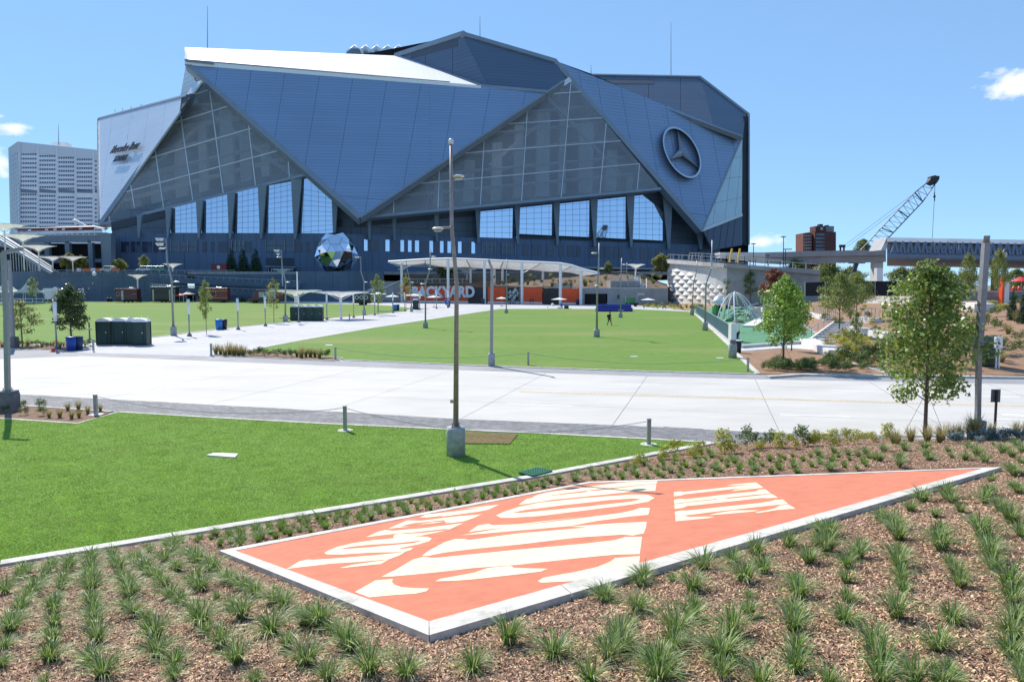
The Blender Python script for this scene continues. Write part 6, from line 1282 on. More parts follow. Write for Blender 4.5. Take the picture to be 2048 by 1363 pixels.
for k in range(46):
    f = rr.random(); p = P(1270 + f * 145, 606 + rr.uniform(0, 9) + f * 4, 190); q = G(1285 + f * 125, 609 + rr.uniform(0, 8) + f * 5); plant((FG + SHY)[rr.randrange(6)] if rr.random() < .6 else SHG[k % 3], q, rr.uniform(1.2, 2.0), 'golden low plant in the bed at the foot of the studded ramp wall', 'plant', 'golden plants below the studded wall', 'bed_plant')
struct(flat('golden_bed', gp((1268, 610.5), (1335, 606.5), (1440, 608.5), (1500, 612), (1440, 616), (1384, 622.5), (1330, 615)), .022, M('golden_bed_mulch', (.30, .20, .08), .95, var=.3, scale=.6)))
# more trees
G2 = 'small trees planted on the right hillside'
tree(T3, onhill(1678, 672), 1.0, 'tall grey-green tree with a bare stem right of the forked green tree', rz=.3)
tree(T3, onhill(1712, 645), 1.0, 'olive green tree overlapping the tall grey-green one', rz=2.3)
tree(T4, onhill(1711, 716), .72, 'thin sparse sapling beside the end of the white seat wall', rz=1., sxy=.6)
tree(T4, onhill(1500, 612), 1.9, 'grey-green tree before the plain part of the ramp wall', rz=1., sxy=.9); tree(T4, onhill(1454, 611), 1.7, 'small olive tree where the studs of the ramp wall end', rz=2., sxy=.9)
RT = tree_meshes(8, 5.5, 1., 1.8, 3000, .16, redl, False, .06, .2, 18); tree(RT, onhill(1548, 610), 1.7, 'rusty red leaved tree behind the playground', rz=.5)
tree(T3, onhill(1935, 606), 1.25, 'narrow olive tree right of the angled pole by the steel footbridge', rz=1.5, sxy=.5); tree(T3, onhill(1995, 620), 1.2, 'tree under the footbridge beside the orange totem', rz=1.5, sxy=.45)
def conifer(seed, H, r, n=2600):
    rg = random.Random(seed); cs = [(rg.uniform(-.1, .1) * r, rg.uniform(-.1, .1) * r, H * (.06 + .9 * i / 14)) for i in range(15)]; rs = [r * (1 - .93 * i / 14) ** .8 for i in range(15)]
    tb = MB().tube([(0, 0, 0), (0, 0, H * .9)], [.08, .02], 6); return tb.mesh('trunk', barkm), leafcloud('crown', cs, rs, n, .07 * H / 3, conm_, seed, flat=.9, fill=.6)
CF = conifer(9, 3.4, .62); tree(CF, onhill(2024, 640), .95, 'slim dark conifer left of its pair at the right edge', 'slim dark conifers at the right edge', name='conifer'); tree(CF, onhill(2047, 646), 1.1, 'slim dark conifer cut by the right edge of the view', 'slim dark conifers at the right edge', rz=2., name='conifer')
for u in (463, 487, 512): tree(CF, P(u, 550, 252), 2.9, 'dark conifer standing against the navy base wall of the stadium', 'dark conifers along the stadium wall', name='conifer', sxy=1.5)
tree(T5, G(143, 693), .95, 'dense dark green magnolia tree behind the blue bins', wires=3, rz=.8); tree(T4, G(45, 692), .86, 'open olive green tree at the left between two lamp poles', wires=3, rz=.2, sxy=1.45)
tree(T4, G(413, 668), 1.25, 'slender olive tree left of the paired waste bins', rz=2.2, sxy=.55); tree(T6, G(548, 646), 1.45, 'sparse yellowing tree beside the second group of portable toilets', rz=1.1, sxy=.75)
tree(T4, G(756, 629), 1.55, 'small tree by the light columns left of the stage', rz=.6, sxy=.7); tree(T6, G(812, 621), 1.75, 'yellowing tree in front of the orange wall emblem', rz=1.9, sxy=.8); tree(T4, G(67, 608), 1.6, 'small far tree in front of the white tent', rz=1.6, sxy=.8)
AT = tree_meshes(12, 5.2, .6, 1.9, 5000, .2, autm, False, .07, .1, 24); tree(AT, P(891, 563, 236), 1.55, 'round yellow-green tree behind the stage canopy', rz=.3, sxy=.9); tree(AT, P(1322, 550, 228), 1.35, 'yellow-green tree at the left edge of the studded wall', rz=1.3, sxy=1.1)
tree(T7, P(289, 545, 250), .9, 'pointed green tree on the stadium plaza above the retaining wall', rz=.3, sxy=.7); tree(AT, P(240, 546, 250), 1.0, 'low yellow-green bushy tree on the plaza', rz=.9, sxy=1.1); tree(AT, P(140, 545, 252), 1.35, 'round bush tree left of the twin shade canopy post', rz=.2); tree(AT, P(163, 545, 252), 1.2, 'round bush tree right of the twin shade canopy post', rz=1.9, sxy=.9)
tree(T7, P(1217, 553, 236), .75, 'small grey-green tree before the entrance banner', rz=1.1, sxy=.8); tree(T7, P(1180, 570, 232), .7, 'small tree on the terrace right of the canopy end', rz=1.5, sxy=.7)
tree(T7, P(1725, 520, 300), 1.3, 'sunlit round tree top showing above the concrete footbridge', rz=.5); 
for i, (u, Yd, s_) in enumerate(((1590, 232, 2.), (1655, 262, 2.1), (1700, 262, 1.8), (1800, 240, 1.7), (1840, 240, 1.9), (1880, 245, 1.8), (1930, 240, 1.5), (2030, 240, 1.6), (2090, 240, 2), (2150, 240, 2))): tree(T7, P(u, 590, Yd) * 1 if False else Vector((P(u, 590, Yd).x, Yd, 0)), s_, 'dark green tree in the line beyond the footbridges on the right', 'trees beyond the footbridges')
# ================================================================ LAMP POLES
def ppt(u, v, Y): return P(u, v, Y)
def lamp_pole(pts, ped, heads, label, r0=.1, r1=.06, group='tall bent lamp poles around the lawns', mat=None, floods=0, square=False, sq_ped=False, head_s=1.):
    (u0, v0), pw_, ph = (pts[0][0], ped[0]), ped[1], ped[2]; b = G(u0, v0); Y = b.y; t = thing('lamp_pole', label, 'lamp pole', b, group=group); m_ = mat or polegrey
    w_ = pw_ * Y / FPX / 2; hh = ph * Y / FPX
    if sq_ped: MB().box((0, 0, hh * .44), (w_ * 2, w_ * 2, hh * .88)).box((0, 0, hh * .94), (w_ * 1.86, w_ * 1.86, hh * .12)).build('pedestal', darkcon, t, bevel=.02)
    else: MB().lathe([(w_, 0), (w_, hh * .9), (w_ * .93, hh)], (0, 0, 0), 24).build('pedestal', pedcon, t, True).data.polygons.foreach_set('use_smooth', [False] * 26 if False else [True] * (24 * 2 + 2))
    MB().box((0, 0, hh + .02), (w_ * .9, w_ * .9, .04)).build('base_plate', m_, t)
    for a in range(4): MB().tube([(w_ * .34 * (1 if a % 2 else -1), w_ * .34 * (1 if a > 1 else -1), hh), (w_ * .34 * (1 if a % 2 else -1), w_ * .34 * (1 if a > 1 else -1), hh + .13)], .018, 6).build('anchor_bolt', steel, t)
    pw = [P(u, v, Y) - b for u, v in pts]; pw[0] = Vector((0, 0, hh)); n = len(pw); tot = sum((pw[i + 1] - pw[i]).length for i in range(n - 1)); acc = 0; rs = [r0]
    for i in range(n - 1): acc += (pw[i + 1] - pw[i]).length; rs.append(r0 + (r1 - r0) * acc / tot)
    if square:
        for i in range(n - 1): MB().bar(pw[i], pw[i + 1], rs[i] * 2, rs[i] * 2).build('pole_section', m_, t)
    else:
        MB().tube(pw, rs, 16).build('pole', m_, t, True)
        for i in range(1, n - 1): d = (pw[i + 1] - pw[i]).normalized() * .05; MB().tube([pw[i] - d, pw[i] + d], [rs[i] * 1.08] * 2, 16).build('collar', m_, t, True)
    for (hu, hv, s) in heads:               # head centre, side of the pole it reaches from
        c = P(hu, hv, Y) - b; pole = min((((pw[i].lerp(pw[i + 1], k / 20)) for i in range(n - 1) for k in range(21))), key=lambda q: abs(q.z - c.z)); MB().tube([pole, (c.x, c.y, c.z + .02)], .035, 8).build('arm', m_, t)
        hd = MB().sphere((c.x, c.y, c.z), .30 * head_s, 16, 8, .26).build('lamp_head', lampwhite, t, True); MB().lathe([(.2 * head_s, -.085), (.2 * head_s, -.07)], tuple(c), 16).build('lens', M('lamp_lens', (.5, .5, .48), .3) if 'lamp_lens' not in bpy.data.materials else bpy.data.materials['lamp_lens'], hd)
    for k in range(floods):
        c = pw[-1] + Vector((-.45 - .35 * (k % 2), -.1, -.25 - .5 * (k // 2))); MB().bar(pw[-1] + Vector((0, 0, -.3 - .5 * (k // 2))), c, .06).build('flood_bracket', m_, t); MB().lathe([(.12, 0), (.3, .3)], tuple(c), 10).build('flood_lamp', lampwhite, t, True)
    return t
near = lamp_pole([(912, 852), (913.3, 565), (903.5, 455), (902, 288)], (912, 38, 60), [(917, 352.5, 1), (876, 457, -1)], 'nearest tall bent lamp pole on a round concrete pedestal in the foreground lawn', .085, .045, mat=polewarm, head_s=.62)
MB().lathe([(.07, 0), (.075, .12), (.03, .16)], (P(902, 288, near.location.y) - near.location), 12).build('finial', lampwhite, near, True); MB().lathe([(.06, -.05), (.06, .05)], (-.1, -.14, 1.75), 12).build('inspection_cover', M('cover_plate', (.35, .38, .25), .6), near)
lamp_pole([(983, 706), (984, 560), (983.5, 536), (977, 519)], (732, 14, 26), [], 'straight square grey pole with a tilted top on the near edge of the middle field', .10, .08, square=True, sq_ped=False)
lamp_pole([(851, 645), (851, 568), (860, 538), (861, 500)], (656, 10, 12), [(845, 567.5, -1), (867, 513, 1), (860.5, 538, 1)], 'zigzag lamp pole on the field edge in front of the BACKYARD lettering', .105, .07)
lamp_pole([(1193.5, 658), (1194.5, 572), (1197, 540), (1198.5, 486)], (674, 12, 16), [(1188, 506, -1), (1203, 537, 1), (1194.5, 571, -1)], 'tall lamp pole in the middle field left of the walking person', .115, .06)
lamp_pole([(1241, 625), (1241.5, 570), (1243.5, 516)], (635, 8, 10), [(1247.5, 529.5, 1)], 'lamp pole in front of the blue gym mat', .105, .07)
lamp_pole([(1257, 615), (1257, 570), (1253.5, 545), (1254, 525)], (622, 6, 8), [(1248, 528, -1)], 'lamp pole behind the right end of the blue gym mat', .105, .07)
lamp_pole([(1012.5, 619), (1012.5, 570), (1014, 518)], (626, 7, 8), [(1016, 549, 1)], 'lamp pole before the dark wall emblem of the stage', .105, .07)
lamp_pole([(1410, 645), (1412, 568), (1423.5, 535), (1424.5, 480)], (661, 11, 17), [(1427, 535.5, 1), (1408, 566, -1)], 'bent lamp pole standing against the picket fence', .115, .06)
lamp_pole([(1384, 618), (1387, 567), (1392.5, 545), (1394, 521)], (630, 8, 12), [(1381, 566, -1)], 'bent lamp pole at the far end of the picket fence', .105, .07)
lamp_pole([(347.5, 652), (343, 560), (334, 520), (332, 477)], (670.5, 12, 18), [(353, 563, 1), (323, 497, -1)], 'floodlight pole with many cross arms on the near edge of the left field', .12, .07, floods=4)
lamp_pole([(571, 631), (571, 563), (564.5, 535), (562.5, 500)], (643.5, 10, 13), [(576, 564, 1), (557, 514, -1)], 'floodlight pole left of the second portable toilet group', .12, .07, floods=3)
lamp_pole([(728.5, 619), (728, 563), (722, 543), (721.5, 513)], (630, 7, 11), [(732, 564, 1)], 'floodlight pole right of the twin white shade canopies', .12, .07, floods=2)
lamp_pole([(823, 614), (820, 562), (813.5, 535), (812, 520)], (623, 6, 10), [(825, 564, 1)], 'lamp pole beside the single portable toilet before the stage', .105, .07)
lamp_pole([(27, 673), (22, 590), (18.5, 520)], (695, 15, 22), [], 'square pole on a block pedestal behind the left foreground pole', .12, .10, square=True, sq_ped=True)
lamp_pole([(17.5, 781), (13, 640), (6, 505), (44, 497.5)], (822, 30, 42), [], 'big square grey pole with an angled top arm at the left edge', .085, .07, square=True, sq_ped=True)
q = onbank(1955, 874) or G(1955, 870); pr_ = thing('lamp_pole', 'tapered square grey pole with an angled top arm right of the big oak', 'lamp pole', q, group='tall bent lamp poles around the lawns')
ppts = [Vector((0, 0, 0)), P(1958, 690, q.y) - q, P(1972, 482, q.y) - q, P(1951, 476, q.y) - q + Vector((0, -.6, 0))]
for i in range(3): MB().bar(ppts[i], ppts[i + 1], (.14, .19, .18)[i], (.15, .2, .09)[i]).build('pole_section', steel if i == 0 else polegrey, pr_)
MB().box((0, 0, .35), (.36, .36, .5)).build('pedestal', pedcon, pr_)
# ================================================================ BOLLARDS AND CHAINS
bollm = M('bollard_steel', (.33, .34, .34), .4, .5, var=.06, scale=10); discm = M('bollard_footing', (.62, .62, .6), .85, var=.06)
def bollard(u, vb, vt, label, disc=True, group='steel bollards linked by chains', z=.03):
    b = G(u, vb, z); t = thing('bollard', label, 'bollard', b, group=group); h = P(u, vt, b.y).z - b.z; w_ = .075 if b.y < 60 else .09
    MB().box((0, 0, h / 2), (w_ * 1.7, w_ * 1.7, h)).build('post', bollm, t, bevel=.01); MB().box((0, 0, h + .01), (w_ * 1.9, w_ * 1.9, .02)).build('cap', steel, t)
    if disc: MB().lathe([(.28, -.02), (.28, .012)], (0, 0, 0), 20).build('footing', discm, t)
    return b + Vector((0, 0, h * .93)), t
def link_mesh():
    mb = MB(); pts_ = []
    for k in range(11): a = 2 * math.pi * k / 10; pts_.append((math.cos(a) * .028, math.sin(a) * .015, 0))
    mb.tube(pts_, .0055, 5, False); return mb
def chain(a, b, sag, label):
    t = thing('chain', label, 'chain', a, group='sagging steel chains between the bollards'); L = (b - a).length; n = int(L / .046); J = MB(); lk = link_mesh()
    near_ = a.y < 60
    if near_:
        d = (b - a)
        for i in range(n):
            s = (i + .5) / n; p = a.lerp(b, s) - Vector((0, 0, sag * 4 * s * (1 - s))); tg = (d + Vector((0, 0, -sag * 4 * (1 - 2 * s)))).normalized(); e = tg.cross(Vector((0, 0, 1))).normalized(); g = e.cross(tg)
            if i % 2: e, g = g, -e
            J.add([(p - a) + tg * v[0] + e * v[1] + g * v[2] for v in lk.v], lk.f)
        o = J.build('chain_links', steel, t); o['kind'] = 'stuff'
    return t
top1, _ = bollard(192, 828.5, 789, 'steel bollard in the triangular planter holding the left chain end'); top2, _ = bollard(690.5, 860, 812, 'steel bollard on a round footing between the planter and the near lamp pole'); top3, _ = bollard(1297.5, 888, 838, 'steel bollard on a round footing at the right corner of the near lawn')
chain(top1, top2, .42, 'left sagging chain of the near lawn, from planter to middle bollard'); chain(top2, top3, .62, 'long sagging chain of the near lawn passing behind the lamp pedestal')
fb1, _ = bollard(671, 718.5, 694, 'bollard at the tip of the wedge planting bed', False); fb2, _ = bollard(1056.5, 729, 704, 'bollard in the middle of the near edge of the middle field', False); fb3, _ = bollard(1495.5, 742, 715, 'bollard at the right corner of the middle field', False); bollard(422.5, 710.5, 687, 'bollard at the left end of the wedge planting bed', False)
chain(fb1, fb2, .5, 'far chain across the near edge of the middle field, left span'); chain(fb2, fb3, .5, 'far chain across the near edge of the middle field, right span')
bollard(187, 701.5, 678, 'short bollard right of the blue bins', False, 'short bollards on the promenade'); bollard(699, 640, 628, 'short bollard under the right shade canopy', False, 'short bollards on the promenade'); bollard(727, 638, 626, 'short bollard beside the floodlight pedestal', False, 'short bollards on the promenade')
# ================================================================ LIGHT COLUMNS
lcw = M('opal_lamp_tube', (.82, .83, .85), .3, var=.01)
for i, (u, vb, vt, lab) in enumerate(((113.5, 699, 604, 'light column in front of the dense magnolia tree'), (379, 672, 599, 'light column right of the floodlight pole on the left field'), (476.5, 659, 597, 'light column beside the blue and black bin pair'), (531, 652, 592, 'light column left of the sparse yellowing tree'), (597.5, 644, 588, 'light column in front of the second toilet group'), (654, 639, 587, 'light column left of the shade canopy post'), (707.5, 635, 587, 'light column right of the shade canopy post'), (749.5, 630, 586.5, 'light column before the small tree'), (786, 625.5, 584.5, 'light column beside the small blue bin'), (809.5, 622.5, 584.5, 'light column left of the single toilet'), (839.5, 619.5, 582, 'light column right of the single toilet'), (873, 617, 580, 'light column under the letter C of the wall lettering'), (896, 615.5, 580, 'rightmost light column before the stage'), (167, 602.5, 576, 'far light column before the retaining wall, left one'), (212, 602, 575, 'far light column before the retaining wall, right one'), (89, 604, 577, 'far light column beside the white trailer'), (27, 605, 580, 'far light column among the white tents'))):
    b = G(u, vb); t = thing('light_column', lab, 'lamp post', b, group='slim light columns with white glowing tubes'); H = P(u, vt, b.y).z; r = max(.11, 1.6 * b.y / FPX if b.y > 150 else .12)
    MB().lathe([(.26, 0), (.2, .22), (.1, .3)], (0, 0, 0), 10).build('base', darkcon, t); MB().tube([(0, 0, .25), (0, 0, H * .60)], [r * .62, r * .55], 10).build('shaft', bollm, t, True); MB().tube([(0, 0, H * .60), (0, 0, H)], r * 1.12, 12).build('opal_tube', lcw, t, True); MB().tube([(0, 0, H), (0, 0, H + .05)], r * 1.2, 12).build('cap', steel, t)
# ================================================================ TOILETS, BINS, CONE, BARRICADE
tgreen = M('dark_green_plastic', (.012, .05, .042), .45, var=.05, scale=3); troof = M('white_translucent_roof', (.80, .81, .82), .4, var=.03)
def toilet_proto():
    t = thing('portable_toilet', 'x', 'portable toilet', (0, 0, -50), group='dark green portable toilets'); 
    MB().box((0, 0, 1.05), (1.14, 1.14, 2.1)).build('cabin', tgreen, t, bevel=.05); MB().box((0, 0, .06), (1.2, 1.2, .12)).build('skid', blackp, t)
    for s in (-1, 1):
        for q_ in (-1, 1): MB().box((s * .57, q_ * .57, 1.05), (.09, .09, 2.1)).build('corner_post', tgreen, t, bevel=.02)
    mb = MB(); n = 9; pr = [(-.62 + 1.24 * k / (n - 1), 2.1 + .26 * math.sin(math.pi * k / (n - 1)) ** .6) for k in range(n)]; vs_ = [(x, y, z) for y in (-.6, .6) for x, z in pr]
    mb.add(vs_, [(k, k + 1, k + n + 1, k + n) for k in range(n - 1)] + [tuple(range(n)), tuple(range(2 * n - 1, n - 1, -1))]); mb.build('roof', troof, t); MB().box((0, 0, 2.1), (1.24, 1.24, .08)).build('roof_rim', troof, t, bevel=.02)
    d = MB().box((0, -.585, 1.05), (.72, .04, 1.85)).build('door', tgreen, t, bevel=.01); MB().box((.26, -.62, 1.1), (.07, .03, .12)).build('latch', lampwhite, d)
    MB().tube([(.42, .42, 2.1), (.42, .42, 2.5)], .05, 8).build('vent_pipe', troof, t); return t
tp = toilet_proto(); firstT = [True]
def toilet(p, rz, label):
    if firstT[0]: firstT[0] = False; tp.location = p; tp.rotation_euler.z = rz; tp['label'] = label; return tp
    return dup(tp, p, rz, 1, label)
b = G(206, 689); e = Vector((1, .12, 0)).normalized() * 1.36
toilet(b + Vector((-.05, .6, 0)), .12, 'leftmost dark green portable toilet in the row by the left field'); toilet(b + e + Vector((-.0, .62, 0)), .12, 'second dark green portable toilet from the left in the row by the left field'); toilet(b + e * 2 + Vector((0, .1, 0)), .12 - math.pi / 2 * 0, 'third dark green portable toilet, partly behind the bulging one'); toilet(b + e * 2.62 + Vector((0, -.5, 0)), .12, 'rightmost dark green portable toilet in the row by the left field')
for i in range(4): toilet(G(588, 641.5) + Vector((i * 1.22, .6 - i * .12, 0)), .1, ('leftmost', 'second', 'third', 'rightmost')[i] + ' portable toilet of the group left of the shade canopies')
toilet(G(831, 619) + Vector((0, .5, 0)), .2, 'single portable toilet standing in front of the orange wall')
def bin_(p, col, label, s=1.):
    t = thing('waste_bin', label, 'waste bin', p, group='round plastic waste bins'); m_ = M('bin_plastic', col, .4, var=.04) if ('bin_' + str(col)) not in BM else BM['bin_' + str(col)]; BM['bin_' + str(col)] = m_
    MB().lathe([(.27 * s, 0), (.31 * s, .5 * s), (.33 * s, .92 * s)], (0, 0, 0), 18).build('barrel', m_, t, True); MB().lathe([(.345 * s, .92 * s), (.345 * s, .97 * s), (.30 * s, 1.0 * s)], (0, 0, 0), 18).build('rim', m_, t, True); return t
BM = {}; BL, BC, BK, BN_ = (.012, .055, .32), (.02, .19, .55), (.02, .02, .025), (.015, .04, .12)
bin_(G(143, 701), BL, 'bright blue waste bin of the pair in front of the magnolia tree', 1.15); bin_(G(157, 699.5), BN_, 'dark navy waste bin of the pair in front of the magnolia tree', 1.12)
bin_(G(438, 659), BC, 'light blue waste bin beside the light column', 1.25); bin_(G(448, 658), BK, 'black waste bin right of the light blue one', 1.2); bin_(G(636, 636.5), BL, 'blue waste bin right of the second toilet group', 1.4); bin_(G(628, 636), BK, 'dark bin squeezed between toilets and blue bin', 1.2)
bin_(G(789, 622), BC, 'blue waste bin on the promenade left of the stage', 1.35); bin_(G(795, 621), BN_, 'dark bin behind the blue one left of the stage', 1.3); bin_(G(897, 613.5), BL, 'blue bin at the foot of the second canopy column', 1.5); bin_(G(893, 609), BL, 'blue bin pressed against the orange wall', 1.4); bin_(G(966, 608), BN_, 'dark blue bin at the foot of the third canopy column', 1.5); bin_(G(1155, 609), BN_, 'dark bin at the right end of the stage wall', 1.4)
for u in (274, 281, 360, 372, 378, 483, 489, 216, 222): bin_(G(u, 603.5), BK, 'small dark bin beside the parked food trucks', 1.35)
bt_ = thing('litter_bin', 'big grey concrete litter drum with a dark neighbour at the end of the picket fence', 'litter bin', G(1465, 716)); MB().lathe([(.29, 0), (.30, 1.0), (.27, 1.05)], (0, 0, 0), 20).build('drum', pedcon, bt_, True); MB().lathe([(.2, 1.05), (.2, 1.35)], (0, 0, 0), 16).build('top', darkcon, bt_)
b2 = thing('litter_bin', 'dark round litter bin with a white rim behind the grey drum', 'litter bin', G(1475, 706)); MB().lathe([(.26, 0), (.29, .95)], (0, 0, 0), 20).build('drum', blackp, b2, True); MB().lathe([(.32, .95), (.32, 1.03)], (0, 0, 0), 20).build('rim', white_paint, b2)
cn = thing('traffic_cone', 'orange and white traffic cone standing by the narrow bed at the left', 'traffic cone', G(106.5, 703)); orc = M('cone_orange', (.75, .09, .02), .5); MB().box((0, 0, .03), (.38, .38, .06)).build('base', orc, cn); MB().lathe([(.16, .05), (.115, .28)], (0, 0, 0), 16).build('lower_cone', orc, cn, True); MB().lathe([(.115, .28), (.09, .42)], (0, 0, 0), 16).build('white_band', white_paint, cn, True); MB().lathe([(.09, .42), (.035, .7)], (0, 0, 0), 16).build('upper_cone', orc, cn, True)
td = thing('tripod_stand', 'dark tripod stand with crossed feet left of the portable toilets', 'stand', G(180, 689)); MB().tube([(0, 0, .1), (0, 0, 2.0)], .06, 8).build('mast', darkcon, td)
for a in (0.3, 2.4, 4.2): MB().bar((0, 0, .6), (math.cos(a) * .75, math.sin(a) * .75, .02), .07).build('foot', darkcon, td)
MB().lathe([(.2, 1.35), (.2, 1.5)], (0, 0, 0), 8).build('bracket', lampwhite, td)
# flat things on the lawns
pad = flat('utility_cover', gp((413, 913.5), (428, 909.5), (476, 911), (470, 918)), .075, white_paint, th=.05); tag(pad, 'white rectangular utility cover lying in the near lawn', 'utility cover')
gr = thing('drain_grate', 'green slotted drain grate at the lawn kerb near the long pole shadow', 'drain', G(1070, 943)); gq = [G(1038, 945, .09), G(1075, 935.5, .09), G(1104, 941.5, .09), G(1066, 951.5, .09)]; gm_ = M('green_grate', (.03, .20, .11), .5, var=.05)
MB().slab([p for p in gq], (0, 0, -.03)).build('pit', blackp, gr, world=True)
for i in range(9): MB().bar(gq[0].lerp(gq[1], i / 8) + Vector((0, 0, .02)), gq[3].lerp(gq[2], i / 8) + Vector((0, 0, .02)), .022).build('bar', gm_, gr, world=True)
for i in range(7): MB().bar(gq[0].lerp(gq[3], i / 6) + Vector((0, 0, .015)), gq[1].lerp(gq[2], i / 6) + Vector((0, 0, .015)), .03).build('cross_bar', gm_, gr, world=True)
for u, v, l in ((658, 690, 'small white pad in the middle field near the bollard'), (1440, 716, 'small white pad in the middle field near the concrete drum'), (1268, 713, 'tiny white pad in the near part of the middle field')): tag(flat('utility_pad', gp((u - 7, v), (u + 7, v), (u + 7, v + 1.2), (u - 7, v + 1.2)), .05, white_paint, th=.04), l, 'utility cover')
# roadside sign seen from the back, utility boxes
sb = onbank(1989, 868) or G(1989, 866); sg = thing('road_sign', 'grey back of a rectangular road sign on a black post at the near road edge', 'road sign', sb); hh = P(1992, 779, sb.y).z - sb.z
MB().box((0, 0, hh / 2), (.07, .05, hh)).build('post', blackp, sg); MB().box((.0, .045, hh - .22), (.34, .012, .46)).build('sign_plate', M('sign_back', (.20, .20, .215), .5, .3), sg, bevel=.004)
ub = onhill(1994, 736); u1_ = thing('utility_box', 'small grey meter box on twin posts on the right hillside', 'utility box', ub); MB().box((0, 0, 1.55), (.42, .2, .7)).build('box', lampwhite, u1_, bevel=.02); MB().lathe([(.08, 0), (.08, .1)], (0, -.18, 1.65), 10).build('meter', lampwhite, u1_)
for s in (-.08, .1): MB().box((s, 0, .6), (.07, .07, 1.25)).build('post', lampwhite, u1_)
gc = onhill(1969, 730); c_ = thing('utility_cabinet', 'dark green utility cabinet hidden behind the square pole on the right', 'cabinet', gc); MB().box((0, 0, .9), (1.1, .8, 1.8)).build('body', M('cabinet_green', (.035, .06, .045), .5), c_, bevel=.02); MB().box((0, -.42, .9), (.95, .03, 1.6)).build('door', M('cabinet_door', (.04, .068, .05), .5), c_)
# ================================================================ SHADE CANOPIES
fabw = M('taut_white_fabric', (.78, .78, .77), .6, var=.03, scale=1)
def tulip(base, ztop, half, rise, label, trunk=.25, group=None, rz=.785, twin=False):
    t = thing('shade_canopy', label, 'shade canopy', base, rz, group); n = 24; rings = [.06, .12, .22, .38, .6, .82, 1.]; mb = MB(); vs_ = []
    zj = ztop - base.z - rise
    for r in rings:
        for k in range(n):
            a = 2 * math.pi * k / n; c, s = math.cos(a), math.sin(a); sq_ = 1 / max(abs(c), abs(s)); f = 1 + (sq_ - 1) * min(1, r * 1.1); vs_.append((half * r * f * c, half * r * f * s, zj + rise * (r ** .55) * (1 - .10 * (f - 1) * r * 2)))
    mb.add(vs_, [(i * n + k, i * n + (k + 1) % n, (i + 1) * n + (k + 1) % n, (i + 1) * n + k) for i in range(len(rings) - 1) for k in range(n)]); mb.build('fabric', fabric, t, True)
    MB().tube([vs_[-n + k] for k in range(n)] + [vs_[-n]], half * .012 + .03, 5, False).build('rim', white_paint, t); MB().tube([(0, 0, 0), (0, 0, zj + rise * .3)], trunk, 12).build('trunk', white_paint, t, True)
    for k in range(4): a = k * math.pi / 2 + math.pi / 4; MB().tube([(0, 0, zj - .1), (math.cos(a) * half * .7, math.sin(a) * half * .7, zj + rise * .78)], .05, 5).build('rib', white_paint, t)
    return t
g1 = G(682, 637.5); tulip(g1, Zat(682, 583, g1.y), 3.1, 1.25, 'right one of the twin white shade canopies above the promenade', .22, rz=.9); g2 = G(592, 634); tulip(g2, Zat(592, 580, g2.y), 3.2, 1.3, 'left one of the twin white shade canopies, standing behind the toilets', .22, rz=.7)
wp_ = thing('white_post', 'plain slim white post beside the left shade canopy', 'post', G(596, 633)); MB().tube([(0, 0, 0), (0, 0, Zat(596, 543, G(596, 633).y))], .12, 8).build('post', white_paint, wp_)
GS = 'white tulip shaped shade canopies around the stadium plaza'
for u, vt, Yd, zb, half, rise, lab in ((275, 549, 232, 0, 2.3, 1.8, 'small tulip canopy in front of the retaining wall above the maroon trailer'), (346, 527, 240, 5, 2.4, 1.9, 'small tulip canopy behind the floodlight pole'), (565, 538, 236, 5, 2.6, 1.6, 'tulip canopy left of the mirrored ball'), (1271, 528, 206, 4.4, 2.0, 1.7, 'tulip canopy on the concrete terrace block'), (934, 536, 234, 6, 2.7, 2.6, 'tulip canopy seen under the stage canopy'), (107, 513, 246, 9.8, 3.6, 1.7, 'left tulip canopy of the touching pair at the wall top'), (147, 513, 246, 9.8, 3.6, 1.7, 'right tulip canopy of the touching pair at the wall top'), (80, 491, 234, 9.8, 4.2, 2.2, 'tulip canopy halfway up the grand staircase'), (50, 470, 224, 9.8, 4.8, 2.4, 'tulip canopy at the upper flight of the grand staircase'), (14, 449, 215, 9.8, 5.0, 2.2, 'highest tulip canopy at the left edge')):
    p = P(u, 560, Yd); tulip(Vector((p.x, Yd, zb)), Zat(u, vt, Yd), half, rise, lab, .2, GS)
def parasol(u, vb, vt, hwp, label):
    b = G(u, vb); t = thing('parasol', label, 'parasol', b, rr.uniform(0, 1), 'flat white square parasols'); H = Zat(u, vt, b.y); hw = hwp * b.y / FPX; mb = MB(); n = 8
    vs_ = [(0, 0, H)] + [(hw * math.cos(k * math.pi / 4) * (1 if k % 2 == 0 else .8), hw * math.sin(k * math.pi / 4) * (1 if k % 2 == 0 else .8), H - .42) for k in range(8)]; mb.add(vs_, [(0, 1 + k, 1 + (k + 1) % 8) for k in range(8)]); mb.build('canopy', fabw, t); MB().tube([(0, 0, 0), (0, 0, H)], .05, 6).build('pole', steel, t); MB().box((0, 0, .05), (.7, .7, .1)).build('base', steel, t)
for a in ((757, 622, 584, 19, 'flat parasol left of the first stage column'), (785, 620, 589, 17, 'lower flat parasol left of the first stage column'), (827, 616, 587, 25, 'flat parasol in front of the wall emblem'), (868, 614, 591, 15, 'flat parasol under the wall lettering'), (1003, 612, 593.5, 13, 'flat parasol left of the dark emblem panel'), (1118, 616, 595, 18, 'flat parasol shading the blue seated figure'), (1296, 613, 596, 18, 'flat parasol right of the green lift machine')): parasol(*a)
